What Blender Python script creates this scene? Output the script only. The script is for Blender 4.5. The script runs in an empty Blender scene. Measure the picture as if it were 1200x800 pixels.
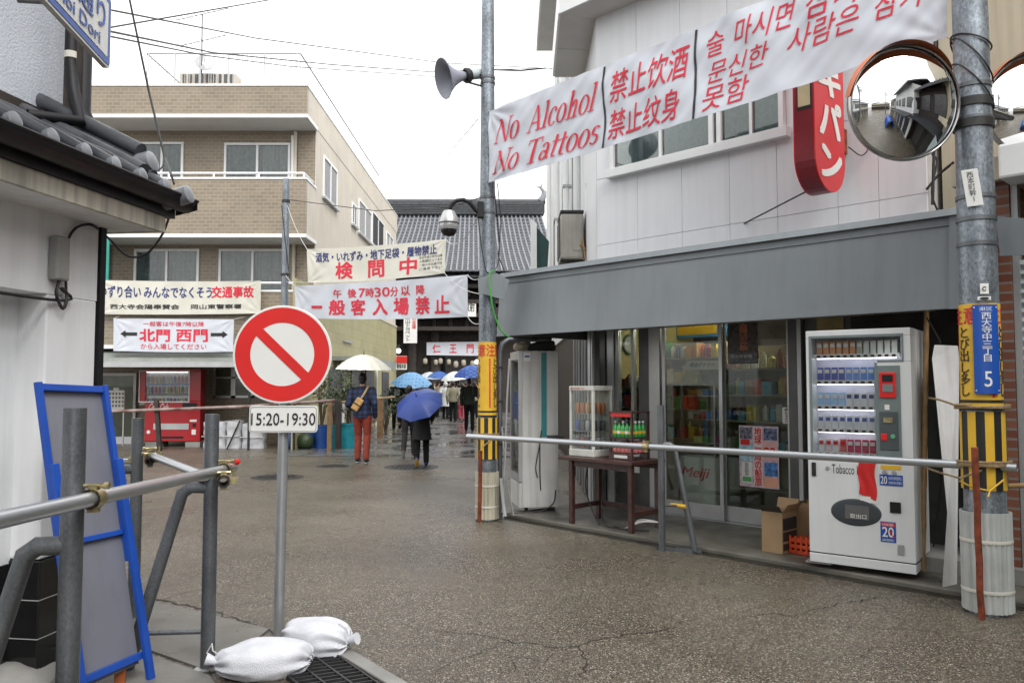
import bpy, bmesh, math, random
from mathutils import Vector as V, Matrix, noise
rad = math.radians
rnd = random.Random(7)
SC = bpy.context.scene
COL = SC.collection

# ------------------------------------------------------------------ camera, sky, sun, exposure
EYE = V((0, 0, 1.55)); F = 933.0; PITCH = math.atan(49 / F)
cam = bpy.data.cameras.new('camera'); camo = bpy.data.objects.new('camera', cam); COL.objects.link(camo)
camo.location = EYE; camo.rotation_euler = (rad(90) + PITCH, 0, 0)
cam.sensor_width = 36; cam.lens = F / 1200 * 36; cam.clip_end = 3000; cam.clip_start = .05
SC.camera = camo
w = bpy.data.worlds.new('World'); SC.world = w; w.use_nodes = True
nt = w.node_tree; N = nt.nodes; N.clear()
out = N.new('ShaderNodeOutputWorld'); bg = N.new('ShaderNodeBackground'); sky = N.new('ShaderNodeTexSky')
sky.sky_type = 'NISHITA'; sky.sun_disc = False; sky.sun_elevation = rad(48); sky.sun_rotation = rad(153)
sky.air_density = 1.6; sky.dust_density = 4
hs = N.new('ShaderNodeHueSaturation'); hs.inputs['Saturation'].default_value = .10
nz = N.new('ShaderNodeTexNoise'); nz.inputs['Scale'].default_value = 2.2; nz.inputs['Detail'].default_value = 5
tc = N.new('ShaderNodeTexCoord'); rp = N.new('ShaderNodeMapRange')
rp.inputs['From Min'].default_value = .3; rp.inputs['From Max'].default_value = .7
rp.inputs['To Min'].default_value = 9.0; rp.inputs['To Max'].default_value = 10.5
cc = N.new('ShaderNodeCombineColor')
mx = N.new('ShaderNodeMix'); mx.data_type = 'RGBA'; mx.inputs[0].default_value = .78     # cloud deck over the clear sky
nt.links.new(tc.outputs['Generated'], nz.inputs['Vector']); nt.links.new(nz.outputs['Fac'], rp.inputs['Value'])
for i in range(3): nt.links.new(rp.outputs['Result'], cc.inputs[i])
nt.links.new(sky.outputs[0], hs.inputs['Color']); nt.links.new(hs.outputs[0], mx.inputs[6]); nt.links.new(cc.outputs[0], mx.inputs[7])
nt.links.new(mx.outputs[2], bg.inputs['Color']); bg.inputs['Strength'].default_value = .13
nt.links.new(bg.outputs[0], out.inputs['Surface'])
sun = bpy.data.lights.new('sun', 'SUN'); suno = bpy.data.objects.new('sun', sun); COL.objects.link(suno)
sun.energy = 1.4; sun.angle = rad(28); sun.color = (1, .985, .96)
suno.rotation_euler = (rad(42), 0, rad(27)); suno.location = (0, -5, 30)
SC.view_settings.view_transform = 'Standard'; SC.view_settings.look = 'None'; SC.view_settings.exposure = 0.70
SC.view_settings.gamma = 1; SC.view_settings.use_curve_mapping = False
SC.render.engine = 'CYCLES'; SC.cycles.use_denoising = True
SC.cycles.max_bounces = 7; SC.cycles.transparent_max_bounces = 12; SC.cycles.caustics_reflective = False; SC.cycles.caustics_refractive = False

# ------------------------------------------------------------------ pixels of the photograph -> rays
def ray(px, py):
    dx = (px - 600) / F; dy = (400 - py) / F; c, s = math.cos(PITCH), math.sin(PITCH)
    return V((dx, c - dy * s, s + dy * c))
def at(px, py, Y):
    d = ray(px, py); return EYE + d * (Y / d.y)
def hz(px, py, z=0.0):
    d = ray(px, py); return EYE + d * ((z - EYE.z) / d.z)
def onpl(px, py, p, n):
    d = ray(px, py); n = V(n); return EYE + d * ((V(p) - EYE).dot(n) / d.dot(n))
PHI = rad(44)
UD = V((math.sin(PHI), -math.cos(PHI), 0)); MD = V((math.cos(PHI), math.sin(PHI), 0)); ZD = V((0, 0, 1))   # shop: along the facade, into the shop
def S(u, m, z=0.0): return UD * u + MD * m + ZD * z
def sp(px, py, m):                                   # pixel -> (u, z) on the shop plane at depth m
    p = onpl(px, py, MD * m, MD); return p.dot(UD), p.z
SROT = math.atan2(UD.y, UD.x)

# ------------------------------------------------------------------ materials
MATS = {}
def srgb(r, g, b):
    f = lambda c: (c / 255 / 12.92) if c / 255 <= .04045 else ((c / 255 + .055) / 1.055) ** 2.4
    return (f(r), f(g), f(b))
def M(name, col, rough=.6, metal=0.0, var=.12, vs=5.0, bump=0.0, bs=60.0, streak=0.0, col2=None, rv=0.0, coat=0.0, det=6, spec=.5):
    m = bpy.data.materials.new(name); m.use_nodes = True; MATS[name] = m
    t = m.node_tree; n = t.nodes; b = n['Principled BSDF']; L = t.links.new
    tc = n.new('ShaderNodeTexCoord')
    nz = n.new('ShaderNodeTexNoise'); nz.inputs['Scale'].default_value = vs; nz.inputs['Detail'].default_value = det
    L(tc.outputs['Object'], nz.inputs['Vector'])
    r = n.new('ShaderNodeValToRGB'); c1 = [max(0, c * (1 - var)) for c in col]; c2 = col2 or [min(1, c * (1 + var)) for c in col]
    r.color_ramp.elements[0].position = .32; r.color_ramp.elements[1].position = .68
    r.color_ramp.elements[0].color = (*c1, 1); r.color_ramp.elements[1].color = (*c2, 1)
    L(nz.outputs['Fac'], r.inputs['Fac']); colo = r.outputs['Color']
    if streak:
        mp = n.new('ShaderNodeMapping'); mp.inputs['Scale'].default_value = (9, 9, .55); L(tc.outputs['Object'], mp.inputs['Vector'])
        n2 = n.new('ShaderNodeTexNoise'); n2.inputs['Scale'].default_value = 1.5; n2.inputs['Detail'].default_value = 8; L(mp.outputs[0], n2.inputs['Vector'])
        mr = n.new('ShaderNodeMapRange'); mr.inputs['From Min'].default_value = .45; mr.inputs['From Max'].default_value = .75
        mr.inputs['To Min'].default_value = 1; mr.inputs['To Max'].default_value = 1 - streak; L(n2.outputs['Fac'], mr.inputs['Value'])
        mm = n.new('ShaderNodeMix'); mm.data_type = 'RGBA'; mm.blend_type = 'MULTIPLY'; mm.inputs[0].default_value = 1
        L(colo, mm.inputs[6]); L(mr.outputs[0], mm.inputs[7]); colo = mm.outputs[2]
    L(colo, b.inputs['Base Color'])
    b.inputs['Roughness'].default_value = rough; b.inputs['Metallic'].default_value = metal
    b.inputs['Specular IOR Level'].default_value = spec
    if coat: b.inputs['Coat Weight'].default_value = coat; b.inputs['Coat Roughness'].default_value = .08
    if rv:
        mr = n.new('ShaderNodeMapRange'); mr.inputs['To Min'].default_value = max(.02, rough - rv); mr.inputs['To Max'].default_value = min(1, rough + rv)
        mr.inputs['From Min'].default_value = .3; mr.inputs['From Max'].default_value = .7
        n3 = n.new('ShaderNodeTexNoise'); n3.inputs['Scale'].default_value = vs * 1.7; n3.inputs['Detail'].default_value = 5; L(tc.outputs['Object'], n3.inputs['Vector'])
        L(n3.outputs['Fac'], mr.inputs['Value']); L(mr.outputs[0], b.inputs['Roughness'])
    if bump:
        n4 = n.new('ShaderNodeTexNoise'); n4.inputs['Scale'].default_value = bs; n4.inputs['Detail'].default_value = 4; L(tc.outputs['Object'], n4.inputs['Vector'])
        bp = n.new('ShaderNodeBump'); bp.inputs['Strength'].default_value = bump; bp.inputs['Distance'].default_value = .01
        L(n4.outputs['Fac'], bp.inputs['Height']); L(bp.outputs[0], b.inputs['Normal'])
    return m
def MG(name, tint=(1, 1, 1), f=1.0, rough=.02):      # window pane: clear with fresnel reflection
    m = bpy.data.materials.new(name); m.use_nodes = True; MATS[name] = m
    t = m.node_tree; n = t.nodes; n.clear(); L = t.links.new
    o = n.new('ShaderNodeOutputMaterial'); mx = n.new('ShaderNodeMixShader'); tr = n.new('ShaderNodeBsdfTransparent'); g = n.new('ShaderNodeBsdfGlossy')
    tr.inputs[0].default_value = (*tint, 1); g.inputs['Roughness'].default_value = rough
    fr = n.new('ShaderNodeFresnel'); fr.inputs[0].default_value = 1.5
    ml = n.new('ShaderNodeMath'); ml.operation = 'MULTIPLY'; ml.inputs[1].default_value = f; ml.use_clamp = True
    L(fr.outputs[0], ml.inputs[0]); L(ml.outputs[0], mx.inputs[0]); L(tr.outputs[0], mx.inputs[1]); L(g.outputs[0], mx.inputs[2]); L(mx.outputs[0], o.inputs[0])
    return m
def ME(name, col, st):
    m = bpy.data.materials.new(name); m.use_nodes = True; MATS[name] = m
    b = m.node_tree.nodes['Principled BSDF']; b.inputs['Base Color'].default_value = (*col, 1)
    b.inputs['Emission Color'].default_value = (*col, 1); b.inputs['Emission Strength'].default_value = st
    return m
def MTILE(name, c1, c2, mort, bw=.10, bh=.05, rough=.5, ms=.006):   # small wall tiles in running bond
    m = bpy.data.materials.new(name); m.use_nodes = True; MATS[name] = m
    t = m.node_tree; n = t.nodes; b = n['Principled BSDF']; L = t.links.new
    tc = n.new('ShaderNodeTexCoord'); sx = n.new('ShaderNodeSeparateXYZ'); L(tc.outputs['Object'], sx.inputs[0])
    ad = n.new('ShaderNodeMath'); L(sx.outputs[0], ad.inputs[0]); L(sx.outputs[1], ad.inputs[1])
    cb = n.new('ShaderNodeCombineXYZ'); L(ad.outputs[0], cb.inputs[0]); L(sx.outputs[2], cb.inputs[1])
    br = n.new('ShaderNodeTexBrick'); L(cb.outputs[0], br.inputs['Vector']); br.inputs['Scale'].default_value = 1
    br.inputs['Brick Width'].default_value = bw; br.inputs['Row Height'].default_value = bh; br.inputs['Mortar Size'].default_value = ms; br.inputs['Bias'].default_value = -.1
    br.inputs['Color1'].default_value = (*c1, 1); br.inputs['Color2'].default_value = (*c2, 1); br.inputs['Mortar'].default_value = (*mort, 1)
    nz = n.new('ShaderNodeTexNoise'); nz.inputs['Scale'].default_value = 1.2; nz.inputs['Detail'].default_value = 7; L(tc.outputs['Object'], nz.inputs['Vector'])
    mr = n.new('ShaderNodeMapRange'); mr.inputs['To Min'].default_value = .72; mr.inputs['To Max'].default_value = 1.18; L(nz.outputs['Fac'], mr.inputs[0])
    mm = n.new('ShaderNodeMix'); mm.data_type = 'RGBA'; mm.blend_type = 'MULTIPLY'; mm.inputs[0].default_value = 1; L(br.outputs['Color'], mm.inputs[6]); L(mr.outputs[0], mm.inputs[7])
    L(mm.outputs[2], b.inputs['Base Color']); b.inputs['Roughness'].default_value = rough
    bp = n.new('ShaderNodeBump'); bp.invert = True; bp.inputs['Strength'].default_value = .5; bp.inputs['Distance'].default_value = .004; L(br.outputs['Fac'], bp.inputs['Height']); L(bp.outputs[0], b.inputs['Normal'])
    return m
def MGALV(name, c=(.24, .26, .28), sc=42, k=(.7, 1.35)):                  # hot-dip galvanised spangle
    m = M(name, c, rough=.42, metal=.55, var=.25, vs=3, streak=.3, rv=.1)
    t = m.node_tree; n = t.nodes; b = n['Principled BSDF']; L = t.links.new
    vo = n.new('ShaderNodeTexVoronoi'); vo.inputs['Scale'].default_value = sc; tc = n.new('ShaderNodeTexCoord')
    mp = n.new('ShaderNodeMapping'); mp.inputs['Scale'].default_value = (1, 1, .6); L(tc.outputs['Object'], mp.inputs['Vector']); L(mp.outputs[0], vo.inputs['Vector'])
    sx = n.new('ShaderNodeSeparateColor'); L(vo.outputs['Color'], sx.inputs[0])
    mr = n.new('ShaderNodeMapRange'); mr.inputs['To Min'].default_value = k[0]; mr.inputs['To Max'].default_value = k[1]; L(sx.outputs[0], mr.inputs[0])
    old = b.inputs['Base Color'].links[0].from_socket
    mm = n.new('ShaderNodeMix'); mm.data_type = 'RGBA'; mm.blend_type = 'MULTIPLY'; mm.inputs[0].default_value = 1
    L(old, mm.inputs[6]); L(mr.outputs[0], mm.inputs[7]); L(mm.outputs[2], b.inputs['Base Color'])
    return m
def MGROUND(name, scale, cols, rough=(.22, .5), bump=.5, patch=.35, dist=.006, crack=0.0):   # exposed aggregate, wet in places
    m = bpy.data.materials.new(name); m.use_nodes = True; MATS[name] = m
    t = m.node_tree; n = t.nodes; b = n['Principled BSDF']; L = t.links.new
    tc = n.new('ShaderNodeTexCoord'); vo = n.new('ShaderNodeTexVoronoi'); vo.inputs['Scale'].default_value = scale; L(tc.outputs['Object'], vo.inputs['Vector'])
    sx = n.new('ShaderNodeSeparateColor'); L(vo.outputs['Color'], sx.inputs[0])
    r = n.new('ShaderNodeValToRGB'); r.color_ramp.interpolation = 'CONSTANT'
    for i, (p, c) in enumerate(cols):
        e = r.color_ramp.elements[0] if i == 0 else r.color_ramp.elements.new(p)
        e.position = p; e.color = (*c, 1)
    r.color_ramp.elements.remove(r.color_ramp.elements[-1]) if len(r.color_ramp.elements) > len(cols) else None
    L(sx.outputs[0], r.inputs[0])
    nz = n.new('ShaderNodeTexNoise'); nz.inputs['Scale'].default_value = .45; nz.inputs['Detail'].default_value = 7; nz.inputs['Roughness'].default_value = .6; L(tc.outputs['Object'], nz.inputs['Vector'])
    mr = n.new('ShaderNodeMapRange'); mr.inputs['From Min'].default_value = .3; mr.inputs['From Max'].default_value = .7
    mr.inputs['To Min'].default_value = 1 - patch; mr.inputs['To Max'].default_value = 1 + patch * .6; L(nz.outputs[0], mr.inputs[0])
    mm = n.new('ShaderNodeMix'); mm.data_type = 'RGBA'; mm.blend_type = 'MULTIPLY'; mm.inputs[0].default_value = 1; L(r.outputs[0], mm.inputs[6]); L(mr.outputs[0], mm.inputs[7])
    L(mm.outputs[2], b.inputs['Base Color'])
    nr = n.new('ShaderNodeTexNoise'); nr.inputs['Scale'].default_value = .8; nr.inputs['Detail'].default_value = 6; L(tc.outputs['Object'], nr.inputs['Vector'])
    m2 = n.new('ShaderNodeMapRange'); m2.inputs['From Min'].default_value = .35; m2.inputs['From Max'].default_value = .65
    m2.inputs['To Min'].default_value = rough[0]; m2.inputs['To Max'].default_value = rough[1]; L(nr.outputs[0], m2.inputs[0]); L(m2.outputs[0], b.inputs['Roughness'])
    bp = n.new('ShaderNodeBump'); bp.inputs['Strength'].default_value = bump; bp.inputs['Distance'].default_value = dist; bp.invert = True
    L(vo.outputs['Distance'], bp.inputs['Height']); L(bp.outputs[0], b.inputs['Normal'])
    return m

# ------------------------------------------------------------------ mesh builder
WM = {}
class MB:
    def __init__(s): s.v = []; s.f = []; s.mi = []; s.k = 0; s.st = []
    def add(s, vs, fs):
        s.st.append((len(s.v), len(s.f))); o = len(s.v); s.v += [V(x) for x in vs]; s.f += [tuple(i + o for i in f) for f in fs]; s.mi += [s.k] * len(fs); return s
    def box(s, c, d, R=None):
        R = Matrix.Rotation(R, 3, 'Z') if isinstance(R, (int, float)) else R
        h = V(d) / 2; vs = []
        for x in (-1, 1):
            for y in (-1, 1):
                for z in (-1, 1):
                    p = V((x * h.x, y * h.y, z * h.z)); vs.append(V(c) + (R @ p if R else p))
        return s.add(vs, [(0, 1, 3, 2), (4, 6, 7, 5), (0, 4, 5, 1), (2, 3, 7, 6), (0, 2, 6, 4), (1, 5, 7, 3)])
    def bb(s, a, b):
        a, b = V(a), V(b); return s.box((a + b) / 2, [abs(x) for x in (b - a)])
    def hexa(s, q, off):                              # quad q extruded by off
        q = [V(p) for p in q]; off = V(off); n = len(q)
        vs = q + [p + off for p in q]
        return s.add(vs, [tuple(range(n))[::-1], tuple(range(n, 2 * n))] + [(i, (i + 1) % n, n + (i + 1) % n, n + i) for i in range(n)])
    def tube(s, pts, r, n=10, cap=True):
        pts = [V(p) for p in pts]; k = len(pts); rs = r if isinstance(r, (list, tuple)) else [r] * k
        vs = []; t0 = (pts[1] - pts[0]).normalized(); a = t0.orthogonal().normalized()
        for i, p in enumerate(pts):
            t = ((pts[min(i + 1, k - 1)] - pts[i]).normalized() + (pts[i] - pts[max(i - 1, 0)]).normalized())
            t = t.normalized() if t.length > 1e-6 else t0
            a = (a - t * a.dot(t)); a = a.normalized() if a.length > 1e-6 else t.orthogonal().normalized()
            b = t.cross(a)
            for j in range(n):
                w = 2 * math.pi * j / n; vs.append(p + (a * math.cos(w) + b * math.sin(w)) * rs[i])
        fs = [(i * n + j, i * n + (j + 1) % n, (i + 1) * n + (j + 1) % n, (i + 1) * n + j) for i in range(k - 1) for j in range(n)]
        if cap: fs += [tuple(range(n))[::-1], tuple(range((k - 1) * n, k * n))]
        return s.add(vs, fs)
    def cyl(s, p, q, r, r2=None, n=14, cap=True): return s.tube([p, q], [r, r if r2 is None else r2], n, cap)
    def lathe(s, c, prof, n=24, Mx=None, ang=2 * math.pi, wob=None):
        vs = []; full = ang > 6.28; k = len(prof); nn = n if full else n + 1
        for j in range(nn):
            w = ang * j / n
            for (r, z) in prof:
                p = V((r * math.cos(w), r * math.sin(w), z))
                if wob: p = wob(p, w, r)
                vs.append(V(c) + (Mx @ p if Mx else p))
        fs = []
        for j in range(n):
            j2 = (j + 1) % nn
            for i in range(k - 1): fs.append((j * k + i, j2 * k + i, j2 * k + i + 1, j * k + i + 1))
        return s.add(vs, fs)
    def sheet(s, f, nu, nv, wrap=False):
        vs = [f(i / nu, j / nv) for i in range(nu + 1) for j in range(nv + 1)]
        return s.add(vs, [(i * (nv + 1) + j, (i + 1) * (nv + 1) + j, (i + 1) * (nv + 1) + j + 1, i * (nv + 1) + j + 1) for i in range(nu) for j in range(nv)])
    def ell(s, c, r, n=12, m=8, R=None):
        prof = [(math.sin(math.pi * i / m), -math.cos(math.pi * i / m)) for i in range(m + 1)]
        Mx = Matrix.Diagonal(V(r)) if len(r) == 3 else None
        return s.lathe(c, prof, n, (R @ Mx) if R else Mx)
    def build(s, name, mat, par=None, smooth=None, bev=0, kind=None, weld=False, each=False):
        if each:                                      # every added piece becomes an object of its own
            r = []
            for i, (a, b) in enumerate(zip(s.st, s.st[1:] + [(len(s.v), len(s.f))])):
                m = MB(); m.v = s.v[a[0]:b[0]]; m.f = [tuple(x - a[0] for x in f) for f in s.f[a[1]:b[1]]]; m.mi = s.mi[a[1]:b[1]]
                m.st = [(0, 0)]; r.append(m.build(name, mat, par, smooth, bev, kind, weld))
            return r
        me = bpy.data.meshes.new(name)
        if par is not None: Wm = WM[par.name]
        else:
            lo = [min(v[i] for v in s.v) for i in range(3)]; hi = [max(v[i] for v in s.v) for i in range(3)]
            Wm = Matrix.Translation(((lo[0] + hi[0]) / 2, (lo[1] + hi[1]) / 2, lo[2]))
        inv = Wm.inverted()
        me.from_pydata([inv @ v for v in s.v], [], s.f)
        for mm in (mat if isinstance(mat, (list, tuple)) else [mat]): me.materials.append(mm)
        if any(s.mi): me.polygons.foreach_set('material_index', s.mi)
        bm = bmesh.new(); bm.from_mesh(me)
        if weld: bmesh.ops.remove_doubles(bm, verts=bm.verts, dist=1e-4)
        bmesh.ops.recalc_face_normals(bm, faces=bm.faces); bm.to_mesh(me); bm.free()
        if smooth:
            me.polygons.foreach_set('use_smooth', [True] * len(me.polygons)); me.set_sharp_from_angle(angle=rad(smooth if smooth is not True else 40))
        o = bpy.data.objects.new(name, me); COL.objects.link(o)
        if par is not None: o.parent = par; WM[o.name] = Wm
        else: o.matrix_world = Wm; WM[o.name] = Wm
        if kind: o['kind'] = kind
        if bev:
            b = o.modifiers.new('bevel', 'BEVEL'); b.width = bev; b.segments = 2; b.limit_method = 'ANGLE'; b.angle_limit = rad(50)
        return o
def tag(o, label, cat, group=None):
    o['label'] = label; o['category'] = cat
    if group: o['group'] = group
    return o
def thing(name, loc, label, cat, group=None, rz=0.0):
    o = bpy.data.objects.new(name, None); COL.objects.link(o); o.location = loc; o.rotation_euler = (0, 0, rz); o.empty_display_size = .1
    WM[o.name] = Matrix.Translation(V(loc)) @ Matrix.Rotation(rz, 4, 'Z'); return tag(o, label, cat, group)
def kids(o): return [c for c in KID.get(o.name, [])]
KID = {}
def reindex():
    KID.clear()
    for o in COL.objects:
        if o.parent: KID.setdefault(o.parent.name, []).append(o)
def dup(o, loc, rz=None, label=None, par=None):
    c = o.copy(); COL.objects.link(c)
    if par is not None: c.parent = par
    else:
        c.location = loc
        if rz is not None: c.rotation_euler = (0, 0, rz)
        if label: c['label'] = label
    for k in kids(o): dup(k, None, par=c)
    return c

# ------------------------------------------------------------------ lettering
_GC = {}
def glyph(s, bold, vert, sl):
    k = (s, bold, vert, sl)
    if k in _GC: return _GC[k]
    cu = bpy.data.curves.new('lettering', 'FONT'); cu.body = '\n'.join(s) if vert else s; cu.offset = bold; cu.resolution_u = 3
    if vert: cu.align_x = 'CENTER'; cu.space_line = sl
    o = bpy.data.objects.new('lettering', cu); COL.objects.link(o); dg = bpy.context.evaluated_depsgraph_get(); dg.update()
    me = bpy.data.meshes.new_from_object(o.evaluated_get(dg)); vs = [v.co.copy() for v in me.vertices]; fs = [tuple(p.vertices) for p in me.polygons]
    bpy.data.objects.remove(o); bpy.data.curves.remove(cu); bpy.data.meshes.remove(me)
    if not vs: vs = [V((0, 0, 0))]
    x0 = min(v.x for v in vs); x1 = max(v.x for v in vs); y0 = min(v.y for v in vs); y1 = max(v.y for v in vs)
    _GC[k] = ([((v.x - x0) / max(1e-6, x1 - x0), (v.y - y0) / max(1e-6, y1 - y0)) for v in vs], fs, (x1 - x0) / max(1e-6, y1 - y0)); return _GC[k]
def text(par, s, mat, f, rect, bold=.0, vert=False, sl=.9, shear=0.0, cut=None, name='lettering', glyphs=None):
    """letters filling rect (a0,b0,a1,b1) of the surface f(a,b); heavy strokes are shifted copies, each a hair further out"""
    vs, fs, asp = glyphs or glyph(s, 0.0, vert, sl); a0, b0, a1, b1 = rect; n = len(s) if vert else 1
    m = MB(); k = bold * .55; cpy = [(0, 0)] + ([(1, 1), (-1, -1), (1, -1), (-1, 1)] if k > 0 else [])
    mid = f((a0 + a1) / 2, (b0 + b1) / 2); nn = (f(a1, (b0 + b1) / 2) - mid).cross(f((a0 + a1) / 2, b1) - mid).normalized()
    if nn.dot(EYE - mid) < 0: nn = -nn
    for ci, (sx_, sy_) in enumerate(cpy):
        da = sx_ * k * (a1 - a0) / max(asp, 1e-3) / n; db = sy_ * k * (b1 - b0) / n
        pts = [(a0 + da + (x + shear * (y - .5)) * (a1 - a0), b0 + db + y * (b1 - b0)) for x, y in vs]; q = fs
        if cut:
            bm = bmesh.new(); bv = [bm.verts.new((p[0], p[1], 0)) for p in pts]
            for e in fs:
                try: bm.faces.new([bv[i] for i in e])
                except ValueError: pass
            for ax in (0, 1):
                c = math.floor(min(p[ax] for p in pts) / cut[ax]); e = max(p[ax] for p in pts)
                while c * cut[ax] < e:
                    co = [0, 0, 0]; no = [0, 0, 0]; co[ax] = c * cut[ax]; no[ax] = 1
                    bmesh.ops.bisect_plane(bm, geom=bm.verts[:] + bm.edges[:] + bm.faces[:], plane_co=co, plane_no=no); c += 1
            bm.verts.index_update(); pts = [(v.co.x, v.co.y) for v in bm.verts]; q = [tuple(v.index for v in e.verts) for e in bm.faces]; bm.free()
        m.add([f(*p) + nn * (.0005 * ci) for p in pts], q)
    return m.build(name, mat, par)
def serif(s):                                          # roman letters drawn as stems, hairlines and bowls
    vs, fs = [], []; X = 0.0
    def Q(*p): fs.append(tuple(range(len(vs), len(vs) + len(p)))); vs.extend([(X + x, y) for x, y in p])
    def R(x0, y0, x1, y1): Q((x0, y0), (x1, y0), (x1, y1), (x0, y1))
    def A(cx, cy, ox, oy, ix, iy, a0, a1, n=14):
        for i in range(n):
            t = [math.radians(a0 + (a1 - a0) * (i + d) / n) for d in (0, 1)]
            Q((cx + ox * math.cos(t[0]), cy + oy * math.sin(t[0])), (cx + ox * math.cos(t[1]), cy + oy * math.sin(t[1])), (cx + ix * math.cos(t[1]), cy + iy * math.sin(t[1])), (cx + ix * math.cos(t[0]), cy + iy * math.sin(t[0])))
    for ch in s:
        w_ = .3
        if ch == 'N': R(.12, .04, .17, .96); R(.70, .04, .75, .96); Q((.06, .96), (.22, .96), (.75, 0), (.66, 0)); R(.03, 0, .27, .04); R(.60, .96, .86, 1); R(.01, .96, .2, 1); w_ = .86
        if ch == 'A': Q((.37, 1), (.42, 1), (.17, .04), (.12, .04)); Q((.37, 1), (.47, 1), (.80, .04), (.65, .04)); R(.22, .32, .60, .37); R(.02, 0, .26, .04); R(.56, 0, .88, .04); w_ = .88
        if ch == 'T': R(.05, .95, .75, 1); R(.33, .04, .47, .95); R(.22, 0, .58, .04); R(.03, .78, .07, 1); R(.73, .78, .77, 1); w_ = .78
        if ch == 'l': R(.10, .04, .22, 1.04); R(.0, 0, .32, .04); Q((.0, .98), (.1, .96), (.1, 1.04)); w_ = .34
        if ch == 'h': R(.10, .04, .22, 1.04); R(.40, .04, .52, .46); R(.0, 0, .30, .04); R(.32, 0, .62, .04); Q((.0, .98), (.1, .96), (.1, 1.04)); A(.36, .44, .16, .24, .045, .17, 0, 170); w_ = .64
        if ch == 'o': A(.28, .34, .27, .36, .15, .32, 0, 360, 24); w_ = .58
        if ch == 'c': A(.28, .34, .27, .36, .15, .32, 48, 320, 20); A(.40, .56, .065, .07, .0, .0, 0, 360, 10); w_ = .52
        if ch == 't': R(.10, .12, .22, .90); R(.0, .62, .36, .67); A(.26, .14, .16, .16, .05, .12, 180, 310, 10); w_ = .38
        if ch == 'a': R(.32, .05, .44, .52); A(.24, .50, .20, .20, .08, .155, 0, 160, 10); A(.20, .19, .20, .20, .09, .15, 20, 340, 18); Q((.44, .05), (.44, .10), (.54, .05), (.50, .0), (.42, .0)); w_ = .54
        if ch == 's': A(.22, .51, .20, .19, .09, .14, 30, 270, 12); A(.20, .19, .21, .20, .10, .15, 90, -150, 12); w_ = .46
        X += w_
    x1 = X; y1 = 1.04
    return [(x / x1, y / y1) for x, y in vs], fs, x1 / y1
def cr(pts, n=6):                                      # smooth curve through points
    P = [V(p) for p in pts]; P = [P[0] * 2 - P[1]] + P + [P[-1] * 2 - P[-2]]; o = []
    for i in range(1, len(P) - 2):
        p0, p1, p2, p3 = P[i - 1:i + 3]
        for k in range(n): t = k / n; o.append(.5 * (2 * p1 + (p2 - p0) * t + (2 * p0 - 5 * p1 + 4 * p2 - p3) * t * t + (3 * p1 - p0 - 3 * p2 + p3) * t ** 3))
    return o + [P[-2]]
def plane(o, x, y, off=.004):                         # flat surface: origin, direction of reading, up
    o, x, y = V(o), V(x).normalized(), V(y).normalized(); n = x.cross(y)
    return lambda a, b: o + x * a + y * b + n * off
# ------------------------------------------------------------------ palette
white_panel = M('white_panel', (.75, .765, .785), .55, var=.04, vs=1.2, streak=.07, bump=.06, bs=90)
joint = M('joint_sealant', (.45, .45, .44), .8)
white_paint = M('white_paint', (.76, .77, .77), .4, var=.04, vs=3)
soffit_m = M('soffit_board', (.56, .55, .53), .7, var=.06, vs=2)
plaster = M('white_plaster', (.78, .79, .80), .8, var=.06, vs=1.6, streak=.12, bump=.12, bs=140)
plaster_dk = M('grey_plaster', (.52, .55, .60), .8, var=.08, vs=2.5, bump=.5, bs=70)
stain_fascia = M('stained_fascia', (.56, .53, .45), .8, var=.15, vs=3, streak=.55)
galv = MGALV('galvanised_pole', (.20, .225, .25), 75, (.75, 1.4)); galv_dk = MGALV('galvanised_frame', (.14, .15, .16), 150, (.85, 1.15))
pipe_m = M('scaffold_pipe', (.44, .46, .48), .30, .75, var=.03, vs=4)
brass = M('zinc_yellow_clamp', (.42, .36, .20), .38, .8, var=.3, vs=30)
iron = M('dark_iron', (.035, .034, .034), .5, .4, var=.3, vs=20)
blackp = M('black_plastic', (.010, .010, .012), .55, var=.2, spec=.35)
rubber = M('cable_sheath', (.015, .015, .016), .55)
awn_m = M('awning_sheet', (.185, .207, .222), .42, .1, var=.10, vs=1.0, streak=.10, rv=.08, bump=.5, bs=2.2)
alu = M('aluminium_frame', (.44, .45, .45), .38, .6, var=.08, vs=4)
alu_dk = M('bronze_frame', (.10, .10, .10), .4, .5, var=.15)
glass = MG('window_glass', (.86, .9, .89), 1.1); case_glass = MG('case_glass', (.94, .96, .95), .35)
glass_dk = MG('shop_glass', (.86, .90, .86), .55)
conc = M('concrete', (.24, .235, .22), .75, var=.28, vs=2.2, bump=.3, bs=50, rv=.15)
step_m = M('step_concrete', (.105, .10, .082), .5, var=.5, vs=1.8, bump=.3, bs=45, rv=.2); conc_wet = M('wet_concrete', (.135, .13, .118), .42, var=.4, vs=1.6, bump=.25, bs=45, rv=.22)
rtile = M('roof_tile', (.045, .048, .054), .45, var=.35, vs=7, rv=.12, bump=.15, bs=50)
rtile_lt = M('tile_cap', (.20, .21, .23), .33, var=.22, vs=9, rv=.1)
gutter_m = M('black_gutter', (.014, .012, .014), .42, var=.3, vs=5, rv=.1, spec=.35)
blackt = M('black_tile', (.014, .014, .015), .14, var=.3, vs=3)
dkwood = M('dark_timber', (.030, .022, .018), .6, var=.4, vs=8, bump=.2)
redwood = M('reddish_timber', (.055, .022, .018), .45, var=.35, vs=12, rv=.1)
oldwood = M('weathered_wood', (.22, .13, .06), .7, var=.3, vs=9)
rust = M('rusty_steel', (.20, .045, .018), .7, var=.5, vs=14, bump=.3)
bamboo_m = M('dry_bamboo', (.36, .22, .10), .5, var=.25, vs=9)
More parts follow.
